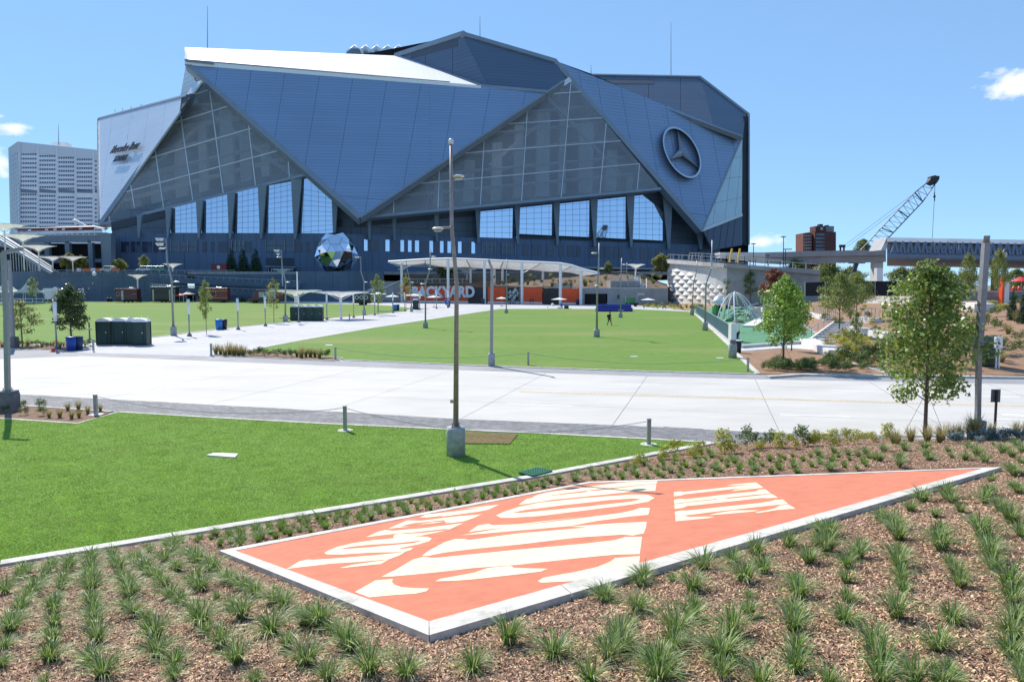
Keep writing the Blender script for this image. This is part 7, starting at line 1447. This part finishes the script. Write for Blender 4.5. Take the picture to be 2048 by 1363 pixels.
# ================================================================ VEHICLES
tyre = M('tyre_rubber', (.025, .025, .025), .8); rimm = M('wheel_rim', (.35, .35, .36), .4, .6); glassv = M('vehicle_glass', (.03, .04, .05), .08, spec=.8); chrome = M('bright_trim', (.6, .6, .6), .3, .6)
def wheel(t, x, y, r, w_=.24): 
    o = MB().lathe([(r * .62, -w_ / 2), (r * .95, -w_ / 2), (r, -w_ * .3), (r, w_ * .3), (r * .95, w_ / 2), (r * .62, w_ / 2)], (0, 0, 0), 18).build('wheel', tyre, t, True); o.rotation_euler = (math.pi / 2, 0, 0); o.location = (x, y, r); MB().lathe([(r * .6, -w_ * .45), (r * .5, w_ * .2), (r * .15, w_ * .5)], (0, 0, 0), 14).build('rim', rimm, o, True)
def body(name, col, rough=.35): return M(name, col, rough, 0, var=.05, scale=1.5, coat=.3)
def truck(u0, u1, vb, vt, col, label, kind='trailer', roof=None, windows=(), awning=None, cab=None, stripe=None, cat='food truck'):
    b = G((u0 + u1) / 2, vb); Y = b.y; L = (u1 - u0) * Y / FPX; H = Zat((u0 + u1) / 2, vt, Y); t = thing('food_truck' if cat == 'food truck' else 'trailer', label, cat, b + Vector((0, 1.2, 0)), R(rr.uniform(-2, 2))); W = 2.4; bm_ = body('truck_paint', col); zc = .75
    cl = L * .22 if cab else 0
    x0 = -L / 2 + cl; MB().bb(x0, L / 2, -W / 2, W / 2, zc, H).build('body', bm_, t, bevel=.08); MB().bb(x0 - .02, L / 2 + .02, -W / 2 - .02, W / 2 + .02, H - .02, H + .1).build('roof', body('truck_roof', roof or tuple(min(1, c * 1.3) for c in col)), t, bevel=.03); MB().bb(-L / 2 + .2, L / 2 - .2, -W / 2 + .3, W / 2 - .3, .45, zc).build('chassis', blackp, t)
    if cab:
        mb = MB(); pr = [(-L / 2, .6), (-L / 2, 1.35), (-L / 2 + .45 * cl, 1.6), (-L / 2 + .75 * cl, H * .80), (x0, H * .85), (x0, .6)]; vs_ = [(x, y, z) for y in (-W / 2 + .1, W / 2 - .1) for x, z in pr]; n = len(pr); mb.add(vs_, [tuple(range(n)), tuple(range(2 * n - 1, n - 1, -1))] + [(k, n + k, n + (k + 1) % n, (k + 1) % n) for k in range(n)]); mb.build('cab', bm_, t)
        MB().bb(-L / 2 + .6 * cl, x0 - .15, -W / 2 + .06, -W / 2 + .09, 1.6, H * .75).build('side_window', glassv, t); MB().bb(-L / 2 - .08, -L / 2 + .02, -W / 2 + .1, W / 2 - .1, .55, .8).build('bumper', chrome, t)
    for s in (-1, 1):
        for x in ((-L * .34, L * .3) if cab else (-L * .08, L * .1)): wheel(t, x, s * (W / 2 - .12), .48)
    if not cab: MB().bar((-L / 2, 0, .6), (-L / 2 - 1.3, 0, .5), .12).build('drawbar', blackp, t)
    for (a, c, z0, z1, mm) in windows:
        f = MB().bb(x0 + (L / 2 - x0) * a - .06, x0 + (L / 2 - x0) * c + .06, -W / 2 - .035, -W / 2 - .01, z0 * H - .06, z1 * H + .06).build('window', chrome, t); MB().bb(x0 + (L / 2 - x0) * a, x0 + (L / 2 - x0) * c, -W / 2 - .05, -W / 2 - .02, z0 * H, z1 * H).build('pane', mm or glassv, f)
    if awning: a, c, z, cc = awning; MB().slab([(x0 + (L / 2 - x0) * a, -W / 2, z * H), (x0 + (L / 2 - x0) * c, -W / 2, z * H), (x0 + (L / 2 - x0) * c, -W / 2 - 1.1, z * H - .15), (x0 + (L / 2 - x0) * a, -W / 2 - 1.1, z * H - .15)], (0, 0, -.04)).build('awning', cc, t)
    if stripe: 
        for z_, mm in stripe: MB().bb(x0, L / 2, -W / 2 - .02, -W / 2 - .005, z_ * H, z_ * H + .12).build('stripe', mm, t)
    MB().bb(L * .1, L * .28, -.5, .5, H + .1, H + .45).build('roof_vent', chrome, t, bevel=.04); return t, L, H
pale = M('menu_board', (.45, .5, .48), .6, var=.4, scale=3); gold = M('gold_stripe', (.6, .42, .15), .5)
t, L, H = truck(230, 275, 604.5, 577.5, (.10, .02, .022), 'dark maroon food trailer with small windows and a round sign, leftmost of the trucks', windows=((.08, .2, .5, .75, None), (.3, .38, .2, .85, pale), (.46, .6, .5, .78, None))); MB().lathe([(.55, 0), (.55, .05)], (0, 0, 0), 20).build('round_sign', lampwhite, t).location = (L * .38, -1.25, H * .62); t.children[-1].rotation_euler = (math.pi / 2, 0, 0)
t, L, H = truck(303, 352, 604.5, 573.5, (.016, .02, .018), 'black food trailer with a white railed roof', roof=(.75, .75, .75), windows=((.06, .1, .1, .8, gold), (.74, .78, .1, .8, gold), (.82, .97, .5, .8, redb))); 
for k in range(9): MB().bar((-L / 2 + .5 + k * L / 11, -1.1, H), (-L / 2 + .5 + k * L / 11, -1.1, H + .8), .06).build('roof_rail_post', white_paint, t)
MB().bar((-L / 2 + .5, -1.1, H + .8), (L / 2 - 1.5, -1.1, H + .8), .07).build('roof_rail', white_paint, t)
truck(396, 455, 605, 576.5, (.20, .02, .018), 'bright maroon food truck with gold pinstripes behind the slender tree', cab=True, stripe=((.32, gold), (.8, gold)), windows=((.2, .5, .45, .78, redb),))
truck(467, 518, 600.5, 571, (.05, .22, .55), 'sky blue food truck with a wide serving hatch', cab=True, windows=((.1, .75, .38, .68, pale),), awning=(.08, .78, .74, body('blue_awning', (.05, .22, .5))))
truck(497, 566, 605.5, 579, (.15, .03, .03), 'red and cream muralled food truck overlapping the sky blue one', cab=True, roof=(.6, .62, .6), windows=((.12, .3, .45, .8, pale), (.34, .72, .3, .85, M('mural_panel', (.35, .45, .42), .6, var=.8, scale=1.2)),))
t, L, H = truck(706, 742, 610, 588.5, (.018, .02, .022), 'dark grey box trailer with three pale rings right of the shade canopies', cat='trailer')
for k in range(3):
    mb = MB(); pts_ = [(-L * .28 + k * 1.25 + .45 * math.cos(a * math.pi / 8), -1.24, H * .72 + .45 * math.sin(a * math.pi / 8)) for a in range(17)]; mb.tube(pts_, .1, 6, False); mb.build('ring_mark', lampwhite, t)
truck(89, 116, 603.5, 577, (.66, .68, .70), 'white box trailer beside the white peaked tents', cat='trailer')
def pcar(p, rz, col, label, van=False, cat='car', s=1.):
    t = thing('parked_van' if van else 'parked_car', label, 'van' if van else 'car', p, rz); m_ = body('car_paint', col, .3); L, W = (4.9, 1.9) if van else (4.5, 1.8)
    pr = [(-L / 2, .35), (-L / 2, .85), (-L * .32, .95), (-L * .2, 1.95 if van else 1.4), (L * (.47 if van else .25), 1.98 if van else 1.4), (L / 2 - (0 if van else .25), 1.0), (L / 2, .8), (L / 2, .35)]
    def pris(pr, w_, name, mm, z=0): mb = MB(); n = len(pr); vs_ = [(x, y, z_) for y in (-w_ / 2, w_ / 2) for x, z_ in pr]; mb.add(vs_, [tuple(range(n)), tuple(range(2 * n - 1, n - 1, -1))] + [(k, n + k, n + (k + 1) % n, (k + 1) % n) for k in range(n)]); return mb.build(name, mm, t, bevel=.05)
    pris(pr, W, 'body', m_); top = 1.85 if van else 1.33; pris([(-L * .27, 1.0), (-L * .19, top), (L * .22, top), (L * .30 if not van else L * .22, 1.0)], W + .02, 'windows', glassv)
    for s_ in (-1, 1):
        for x in (-L * .31, L * .3): wheel(t, x, s_ * (W / 2 - .1), .33, .2)
        MB().box((-L / 2 - .01, s_ * W * .35, .7), (.05, .3, .15)).build('headlight', lampwhite, t)
    t.scale = (s, s, s); return t
for u, col, lab, vn in ((205, (.55, .5, .42), 'tan parked van on the plaza above the retaining wall', True), (278, (.6, .6, .6), 'white parked van behind the wall railing, left of the green one', True), (293, (.65, .66, .66), 'second white parked van behind the wall railing', True), (306, (.03, .22, .15), 'green parked van at the right end of the row above the wall', True)): p = P(u, 545, 243); pcar(Vector((p.x, 246.5, UPZ)), .1, col, lab, vn)
ob = thing('water_barrier', 'row of orange and white construction barriers above the retaining wall', 'barrier', P(190, 545, 246) * 1); ob.location.z = UPZ; orb = M('barrier_orange', (.6, .14, .04), .6)
for k in range(9): MB().bb(-6 + k * 1.6, -4.55 + k * 1.6, -.3, .3, 0, 1.2).build('barrier_segment', orb if k % 3 else lampwhite, ob)
rs_ = thing('red_booth', 'dark red banner booth on the plaza left of the conifers', 'booth', P(440, 545, 250)); rs_.location.z = UPZ; MB().bb(-2.6, 2.6, -1, 1, 0, 2.9).build('booth_body', redb, rs_, bevel=.05); MB().lathe([(.6, 0), (.6, .05)], (0, 0, 0), 16).build('booth_emblem', lampwhite, rs_).location = (0, -1.08, 1.6); rs_.children[-1].rotation_euler = (math.pi / 2, 0, 0)
pcar(onhill(2034, 588), .2, (.02, .02, .03), 'black car parked behind the orange totem at the right edge', s=1.); pcar(onhill(1630, 582) + Vector((0, 10, 0)), .1, (.45, .05, .03), 'red vehicle seen left of the crane foot, behind the black screen', True, s=1.6)
# tents
tentm = leafmat('tent_fabric', (.80, .80, .80), .0, 0, .5, .6, .3); [setattr(n.inputs['Value'], 'default_value', 1.) or setattr(n.inputs['Hue'], 'default_value', .5) for n in tentm.node_tree.nodes if n.type == 'HUE_SAT' and n.inputs['Value'].default_value > 1.4]
def tent(u, vb, w_, label, H=2.6, peak=2.6, cols=None):
    cols = cols or tentm
    b = G(u, vb); t = thing('tent', label, 'tent', b, R(8)); h = w_ / 2; mb = MB(); n = 6; vs_ = []
    for i in range(n + 1):
        f = i / n; z = H + peak * (1 - f) ** 2.2; r = h * f if i else .05
        for k in range(16): a = 2 * math.pi * k / 16 + math.pi / 16; c, s = math.cos(a), math.sin(a); q_ = 1 / max(abs(c), abs(s)); vs_.append((r * q_ * c, r * q_ * s, z - (.25 * (1 - abs(math.cos(2 * a))) * 0)))
    mb.add(vs_, [(i * 16 + k, (i + 1) * 16 + k, (i + 1) * 16 + (k + 1) % 16, i * 16 + (k + 1) % 16) for i in range(n) for k in range(16)]); mb.build('canopy', cols, t, True)
    for s in (-1, 1):
        for q_ in (-1, 1): MB().tube([(s * h * .97, q_ * h * .97, 0), (s * h * .97, q_ * h * .97, H)], .06, 6).build('leg', white_paint, t)
        MB().slab([(-h, s * h, H), (h, s * h, H), (h, s * h, H - .35), (-h, s * h, H - .35)], (0, .02, 0)).build('valance', cols, t); MB().slab([(s * h, -h, H), (s * h, h, H), (s * h, h, H - .35), (s * h, -h, H - .35)], (.02, 0, 0)).build('valance', cols, t)
tent(15, 606, 6.9, 'white peaked tent at the left edge, cut by the big square pole', 3.4, 3.9); tent(60, 606, 6.9, 'right hand white peaked tent left of the white trailer', 3.4, 3.9); tent(-30, 606, 6.9, 'white peaked tent mostly outside the left edge', 3.4, 3.9)
tent(377, 603.5, 4.2, 'black and white pop up tent between the food trucks', 2.5, 1.2, M('tent_greyblack', (.10, .11, .13), .6, var=.5, scale=.5)); tent(361, 604.5, 2.7, 'small red topped market tent beside the black trailer', 2.3, .6, M('tent_red', (.55, .04, .04), .6))
railing('white_ranch_fence', [G(-5, 606), G(45, 605.5), G(86, 605)], 1.2, 'low white plastic fence in front of the white tents', posts=2.4, pr=.13, bars=False, mat=white_paint, cat='fence')
bal = thing('balloon', 'round white balloon on a flag string above the far edge of the left field', 'balloon', P(188.5, 547.5, 228)); MB().sphere((0, 0, 0), .65, 16, 10).build('envelope', troof, bal, True); s_ = [P(188, 551, 228) - bal.location, P(184, 565, 228) - bal.location, P(176, 578, 228) - bal.location, P(168, 586, 228) - bal.location]; MB().tube(s_, .03, 4).build('string', blackp, bal)
for k in range(7): q = s_[1].lerp(s_[3], k / 6); MB().add([q, q + Vector((.4, 0, -.1)), q + Vector((.15, 0, -.5))], [(0, 1, 2)]); mb = MB(); mb.slab([q, q + Vector((.4, 0, -.1)), q + Vector((.15, 0, -.5))], (0, .02, 0)); mb.build('flag', (lampwhite, redb, orb)[k % 3], bal)
rb = thing('round_sign', 'round white disc sign on the terrace block beside the tulip canopy', 'sign', P(1273, 557.5, 202)); o = MB().lathe([(.5, 0), (.5, .08)], (0, 0, 0), 20).build('disc', white_paint, rb); o.rotation_euler = (math.pi / 2, 0, 0); MB().tube([(0, 0, -.5), (0, 0, -2)], .05, 6).build('post', steel, rb)
# blue mats, green lift, table
bm_ = thing('gym_mat', 'long blue rolled inflatable mats lying at the far edge of the middle field', 'inflatable mat', G(1228, 623)); blu = M('blue_vinyl', (.015, .03, .30), .35, var=.08, scale=1, coat=.2)
for i, (y, z, w_) in enumerate(((0, .5, 1.0), (.95, .5, 1.0), (.4, 1.15, .8))): MB().bb(-3.7 + i * .15, 3.7 - i * .1, y - w_ / 2, y + w_ / 2, max(.02, z - .5), z + .32).build('mat_roll', blu, bm_, bevel=.15)
MB().box((1.3, -.62, .3), (1.2, .2, .1)).build('paper', lampwhite, bm_)
gl = thing('scissor_lift', 'green wheeled lift machine in front of the garage wall', 'machine', G(1261, 612.5)); gg = M('machine_green', (.02, .19, .06), .5, var=.1); MB().bb(-1.2, 1.1, -.7, .7, .9, 2.3).build('green_hopper', gg, gl, bevel=.06); MB().bb(-1.4, 1.9, -.6, .6, .5, .9).build('chassis', blackp, gl); MB().bar((1.4, 0, .9), (1.9, 0, 3.2), .12).build('boom', steel, gl)
for s in (-1, 1):
    for x in (-.9, 1.2): wheel(gl, x, s * .65, .35)
tb_ = thing('folding_table', 'white cloth and gear spread under the parasol at the far field edge', 'table', G(1108, 617)); MB().bb(-1.6, 1.6, -.6, .6, .6, .66).build('table_top', white_paint, tb_)
for x in (-1.4, 1.4):
    for y in (-.5, .5): MB().bar((x, y, 0), (x, y, .6), .05).build('leg', steel, tb_)
MB().sphere((-.3, 0, .9), .35, 8, 6).build('white_bag', fabw, tb_, True)
MB().bb(-1.9, 1.5, -1.4, -.2, 0, .04).build('ground_cloth', fabw, tb_); MB().bb(2.3, 3.3, -.3, .3, 0, .7).build('gear_case', blackp, tb_, bevel=.05)
for u in (1061, 1066): t = thing('speaker_stand', 'small dark stand at the foot of the orange wall', 'stand', G(u, 609), group='dark stands before the orange wall'); MB().bar((0, 0, 0), (0, 0, 1.1), .1).build('stand_pole', blackp, t); MB().box((0, 0, 1.3), (.5, .4, .55)).build('stand_box', blackp, t)
# ================================================================ PEOPLE
skin = M('skin', (.22, .12, .08), .55); blk = M('black_clothes', (.012, .012, .014), .8); bluec = M('blue_clothes', (.03, .12, .45), .8)
def person(p, rz, label, joints, edges, rads, mats, extras):
    t = thing('person', label, 'person', p, rz); me = bpy.data.meshes.new('body'); me.from_pydata(joints, edges, []); me.materials.append(mats); o = mobj('body', me, t)
    s = o.modifiers.new('skin', 'SKIN'); me.skin_vertices[0]
    for i, r in enumerate(rads): me.skin_vertices[0].data[i].radius = (r, r * (.8 if i in (0, 1, 2) else 1))
    me.skin_vertices[0].data[0].use_root = True; o.modifiers.new('sub', 'SUBSURF').levels = 2; o.modifiers['sub'].render_levels = 2; extras(t); return t
def mk(me_j, **k): pass
J = [(0, 0, .95), (0, -.03, 1.2), (0, -.06, 1.42), (0, -.09, 1.53), (.19, -.06, 1.40), (-.19, -.06, 1.40), (.25, -.02, 1.12), (-.25, -.08, 1.12), (.27, -.14, .90), (-.27, .06, .88), (.09, 0, .92), (-.09, 0, .92), (.10, -.20, .53), (-.09, .06, .52), (.10, -.26, .10), (-.09, .30, .16), (.10, -.42, .04), (-.09, .22, .03), (.28, -.2, .82), (-.27, .10, .79)]
E = [(0, 1), (1, 2), (2, 3), (2, 4), (2, 5), (4, 6), (5, 7), (6, 8), (7, 9), (0, 10), (0, 11), (10, 12), (11, 13), (12, 14), (13, 15), (14, 16), (15, 17), (8, 18), (9, 19)]
Rd = [.15, .15, .16, .06, .075, .075, .05, .05, .035, .035, .10, .10, .07, .07, .045, .045, .04, .04, .03, .03]
def ensure_skin(me):
    pass
def person2(p, rz, label, J, cloth, extras, s=1.):
    t = thing('person', label, 'person', p, rz); me = bpy.data.meshes.new('body'); me.from_pydata(J, E, []); me.materials.append(cloth); o = mobj('body', me, t); o.modifiers.new('skin', 'SKIN')
    bpy.context.view_layer.update()
    if not me.skin_vertices:
        bm = bmesh.new(); bm.from_mesh(me); bm.verts.layers.skin.verify(); bm.to_mesh(me); bm.free()
    for i, r in enumerate(Rd): me.skin_vertices[0].data[i].radius = (r, r * (.72 if i < 3 else 1))
    me.skin_vertices[0].data[0].use_root = True; sb_ = o.modifiers.new('sub', 'SUBSURF'); sb_.levels = 1; sb_.render_levels = 2
    hx, hy, hz_ = J[3]; hd = MB().sphere((hx, hy - .02, hz_ + .13), .105, 14, 10, 1.22).build('head', skin, t, True)
    MB().sphere((hx, hy + .02, hz_ + .17), .112, 14, 8, 1.05).build('hair', M('dark_hair', (.02, .015, .012), .7) if 'dark_hair' not in bpy.data.materials else bpy.data.materials['dark_hair'], hd, True); MB().sphere((hx, hy - .125, hz_ + .12), .02, 6, 5).build('nose', skin, hd); 
    for s_ in (-1, 1): MB().sphere((hx + s_ * .105, hy, hz_ + .13), .022, 6, 5, 1.4).build('ear', skin, hd); MB().sphere((hx + s_ * .04, hy - .112, hz_ + .15), .013, 6, 5).build('eye', blackp, hd)
    for k in (18, 19):
        x, y, z = J[k]; hn = MB().sphere((x, y, z), .042, 8, 6, 1.3).build('hand', skin, t, True)
        for f in range(4): MB().tube([(x - .02 + .014 * f, y - .01, z - .03), (x - .02 + .014 * f, y - .025, z - .085 - .006 * (f % 3)), (x - .02 + .014 * f, y - .015, z - .11)], [.009, .008, .006], 5).build('finger', skin, hn)
        MB().tube([(x + .03, y - .02, z + .02), (x + .045, y - .04, z - .04)], [.011, .008], 5).build('thumb', skin, hn)
    for k in (16, 17): x, y, z = J[k]; MB().sphere((x, y + .06, z + .01), .075, 10, 6, .6).build('shoe', blackp, t, True)
    extras(t); return t
def pack(t): MB().sphere((0, .19, 1.24), .17, 12, 8, 1.35).build('backpack', blk, t, True)
person2(G(1218.5, 650.5), .9, 'person in black clothes with a backpack walking across the middle field', J, blk, pack)
Js = [(0, 0, .52), (0, .02, .78), (0, 0, 1.0), (0, -.02, 1.1), (.19, 0, .98), (-.19, 0, .98), (.24, -.05, .74), (-.24, -.05, .74), (.18, -.28, .68), (-.18, -.28, .68), (.1, -.03, .5), (-.1, -.03, .5), (.13, -.42, .52), (-.13, -.42, .52), (.13, -.45, .12), (-.13, -.45, .12), (.13, -.58, .04), (-.13, -.58, .04), (.14, -.36, .68), (-.14, -.36, .68)]
def chair(t): pass
sp_ = G(1123, 616.5); person2(sp_, .3, 'person in blue sitting on a chair under the white parasol', Js, bluec, chair, 1.)
cs_ = thing('folding_chair', 'dark folding chair under the seated blue figure', 'chair', sp_ + Vector((0, .05, 0)), .3); MB().box((0, 0, .42), (.5, .46, .04)).build('seat', blackp, cs_); MB().box((0, .25, .75), (.5, .03, .4)).build('backrest', blackp, cs_)
for x in (-.22, .22):
    for y in (-.2, .22): MB().bar((x, y, 0), (x, y, .42), .03).build('leg', blackp, cs_)
# ================================================================ CRANE, FAR BUILDING, EDGE OF THE SITE
CYd = 250; CR = thing('crawler_crane', 'dark blue lattice boom crane rising behind the concrete footbridge', 'crane', (P(1690, 560, CYd).x, CYd, 0)); crm = M('crane_paint', (.035, .055, .09), .5, .2, var=.1, scale=.5)
Lp = [(1697, 526), (1829, 385.5), (1861, 360)]; Rp = [(1729, 526), (1845, 404), (1873, 364)]
def ch_(pl, o): return [P(u, v, CYd + o) for u, v in pl]
ch4 = [ch_(Lp, -1.2), ch_(Lp, 1.2), ch_(Rp, -1.2), ch_(Rp, 1.2)]
for c in ch4: MB().tube(c, .19, 5).build('boom_chord', crm, CR, world=True)
def along(c, f): 
    if f < .82: return c[0].lerp(c[1], f / .82)
    return c[1].lerp(c[2], (f - .82) / .18)
N_ = 34; lac = MB()
for k in range(N_):
    f0, f1 = k / N_, (k + 1) / N_
    for a, b in ((0, 2), (1, 3)):
        lac.bar(along(ch4[a], f0), along(ch4[b], f1), .11) if k % 2 else lac.bar(along(ch4[b], f0), along(ch4[a], f1), .11)
    lac.bar(along(ch4[0], f0), along(ch4[1], f1), .09); lac.bar(along(ch4[2], f0), along(ch4[3], f1), .09)
    if k % 7 == 0: lac.bar(along(ch4[0], f0), along(ch4[2], f0), .3); lac.bar(along(ch4[1], f0), along(ch4[3], f0), .3)
lac.build('boom_lacing', crm, CR, world=True)['kind'] = 'stuff'
MB().slab([P(1857, 366, CYd - 1), P(1862, 355, CYd - 1), P(1876, 353, CYd - 1), P(1879, 358, CYd - 1), P(1873, 367, CYd - 1), P(1866, 370, CYd - 1)], (0, 2, 0)).build('boom_head', blackp, CR, world=True)
for u, v in ((1861, 356), (1867, 354), (1873, 355), (1869, 362)): MB().box(P(u, v, CYd), (.8, 2.2, .8)).build('sheave', blackp, CR, world=True)
MB().tube([P(1870, 366, CYd), P(1869, 392, CYd)], .09, 5).build('hoist_rope', blackp, CR, world=True); MB().tube([P(1869, 393, CYd), P(1864.5, 476, CYd)], .07, 5).build('hoist_rope', blackp, CR, world=True); MB().sphere(P(1869, 393, CYd), .42, 12, 8).build('hook_ball', M('hook_ball_brown', (.12, .05, .04), .6), CR, True, world=True); MB().bar(P(1869, 385, CYd), P(1869, 402, CYd), .25).build('hook_block', blackp, CR, world=True)
for a, b in (((1686, 493), (1829, 386)), ((1693, 494), (1842, 384))): MB().tube([P(*a, CYd), P(*b, CYd)], .05, 4).build('pendant_line', blackp, CR, world=True)
for u in (1680, 1688): MB().bar(P(u, 526, CYd), P(u + (1 if u < 1684 else -.3), 492, CYd), .45).build('mast_leg', blackp, CR, world=True)
MB().bar(P(1679, 492, CYd), P(1690, 492, CYd), .9).build('mast_head', blackp, CR, world=True)
p = P(1695, 545, CYd); MB().bb(p.x - 4, p.x + 4, CYd - 2, CYd + 2, 1.4, 4.6).build('machine_house', crm, CR, world=True, bevel=.1)
for s in (-1, 1): MB().bb(p.x - 4.5, p.x + 4.5, CYd + s * 2.4 - .5, CYd + s * 2.4 + .5, 0, 1.4).build('crawler_track', blackp, CR, world=True, bevel=.3)
MB().bb(p.x + 1.5, p.x + 3.6, CYd - 3.2, CYd - 2, 1.8, 4.2).build('cab', crm, CR, world=True); MB().bb(p.x + 1.7, p.x + 3.4, CYd - 3.25, CYd - 3.19, 2.6, 4.).build('cab_window', glassv, CR, world=True)
MB().bar((p.x, CYd, 4), ch4[0][0].lerp(ch4[2][0], .5), 1.2).build('boom_foot', crm, CR, world=True)
HB = thing('brick_apartment_tower', 'red brick apartment tower with pale window bands far behind the footbridge', 'tower block', (P(1640, 560, 520).x, 520, 0)); brk = M('red_brick', (.20, .07, .055), .85, var=.06, scale=.2); brd = M('shaded_brick', (.12, .045, .042), .85, var=.06, scale=.2); wnb = M('pale_window', (.42, .40, .40), .5, var=.1, scale=.2); wnd = M('blue_window', (.12, .17, .24), .3, var=.2, scale=.2)
def hb(name, u0, u1, v0, v1, o, m_, th=14): return MB().slab([P(u0, v0, 520 + o), P(u1, v0 - (.0), 520 + o), P(u1, v1, 520 + o), P(u0, v1, 520 + o)], (0, th, 0)).build(name, m_, HB, world=True)
hb('left_wing', 1606.5, 1624, 466, 570, 4, brk); hb('recess', 1624, 1630, 463, 570, 6, brd); hb('main_block', 1630, 1672, 463.5, 570, 0, brd); hb('upper_block', 1631, 1652, 452, 463.3, 3, brd, 10); hb('upper_block', 1652.2, 1668, 452, 463.3, 5, M('grey_plant', (.25, .28, .28), .7), 8); hb('chimney', 1639, 1646, 448, 452, 4, blackp, 4); hb('chimney', 1653, 1658, 450, 452, 4, blackp, 4)
for k in range(9):
    v = 470 + k * 6.2; 
    for j in range(4): hb('window', 1608 + j * 4, 1611 + j * 4, v, v + 3, 3.8, wnb, .2)
for k in range(8):
    v = 467 + k * 7.4
    for j in range(5): hb('window', 1632 + j * 3.5, 1634.9 + j * 3.5, v, v + 4, -.15, wnd, .2)
hb('stair_window', 1624.5, 1629, 480, 530, 5.8, wnb, .2); hb('roof_window', 1641, 1646, 454, 460, 2.8, wnb, .2)
blkf = M('black_screen_fabric', (.012, .013, .018), .8)
sf = thing('screened_fence', 'black fabric screened construction fence below the footbridge', 'fence', onhill(1700, 585)); fp = [(1610, 586, 565), (1650, 585, 563), (1700, 585, 563), (1750, 585, 562), (1800, 586, 562)]
for (a, va, ta), (b, vb, tb_2) in zip(fp[:-1], fp[1:]): MB().slab([P(a, ta, 150), P(b - .3, tb_2, 150), P(b - .3, vb + 6, 150), P(a, va + 6, 150)], (0, .1, 0)).build('screen_panel', blkf, sf, world=True); MB().bar(P(a, va + 6, 149.8), P(a, ta - 1, 149.8), .12).build('post', railm, sf, world=True)
pb = thing('portable_cabin', 'white upright cabin panel beside the footbridge pier', 'cabin', P(1759, 560, 150)); MB().slab([P(1754, 536, 149), P(1766, 536, 149), P(1766, 562, 149), P(1754, 562, 149)], (0, 1.2, 0)).build('cabin_body', lampwhite, pb, world=True)
sw_ = thing('street_fence', 'grey street fence and low wall behind the tree under the steel footbridge', 'fence', onhill(1900, 598)); MB().slab([P(1890, 584, 110), P(2060, 582, 110), P(2060, 600, 110), P(1890, 602, 110)], (0, .2, 0)).build('fence_panel', M('grey_mesh', (.22, .24, .27), .6, var=.1), sw_, world=True); MB().bar(P(1890, 584, 109.8), P(2060, 582, 109.8), .12).build('rail', railm, sw_, world=True)
tm = thing('totem_sign', 'orange and white slanted totem sign by the conifers at the right edge', 'sign', onhill(2012, 606)); Yt = tm.location.y
MB().slab([P(2006, 556, Yt), P(2010, 554, Yt), P(2008, 607, Yt), P(2003, 607, Yt)], (0, .8, 0)).build('orange_edge', orc, tm, world=True); MB().slab([P(2010.2, 554, Yt), P(2019, 564, Yt), P(2018, 607, Yt), P(2008.2, 607, Yt)], (0, .8, 0)).build('white_face', white_paint, tm, world=True)
rp = thing('red_parasol', 'bright red parasol at the right edge behind the conifers', 'parasol', P(2043, 575, 118)); MB().lathe([(1.4, -.6), (.7, -.15), (.05, .2)], P(2043, 555, 118) - rp.location, 12).build('canopy', M('parasol_red', (.65, .03, .03), .6), rp); MB().tube([(0, 0, -3), P(2043, 556, 118) - rp.location], .06, 6).build('pole', steel, rp)
dr = thing('barrel_group', 'orange construction drums stacked behind the totem sign', 'traffic drum', P(2032, 572, 120)); 
for k in range(4): MB().lathe([(.3, 0), (.22, .8)], (k * .9 - 1.2, 0, -.8), 10).build('drum', orc, dr, True)
al = thing('acorn_lamp', 'old style white globe street lamp in front of the steel footbridge', 'street lamp', P(2010, 560, 120)); MB().tube([P(2010.5, 590, 120) - al.location, P(2010, 515, 120) - al.location], .12, 8).build('pole', blackp, al); MB().sphere(P(2009, 509, 120) - al.location, .38, 12, 8, 1.3).build('globe', lcw, al, True); MB().lathe([(.4, .35), (.2, .6), (.03, .9)], P(2009, 507.5, 120) - al.location, 10).build('cap', blackp, al)
jl = thing('yellow_posts', 'pair of leaning yellow construction posts on the ramp deck', 'posts', P(1467, 526, 215)); 
for u in (1459, 1475): MB().bar(P(u, 524, 215), P(u + 5, 497, 215), .45).build('leaning_post', M('construction_yellow', (.6, .38, .05), .6) if 'construction_yellow' not in bpy.data.materials else bpy.data.materials['construction_yellow'], jl, world=True)
sd_ = thing('satellite_array', 'white rooftop dishes heap above the banner strip', 'antenna', P(158, 446, 290)); 
for k in range(7): MB().sphere(P(150 + k * 3.2, 441 + k * 1.8, 290) - sd_.location, 1.1, 8, 6, .5).build('dish', white_paint, sd_, True)
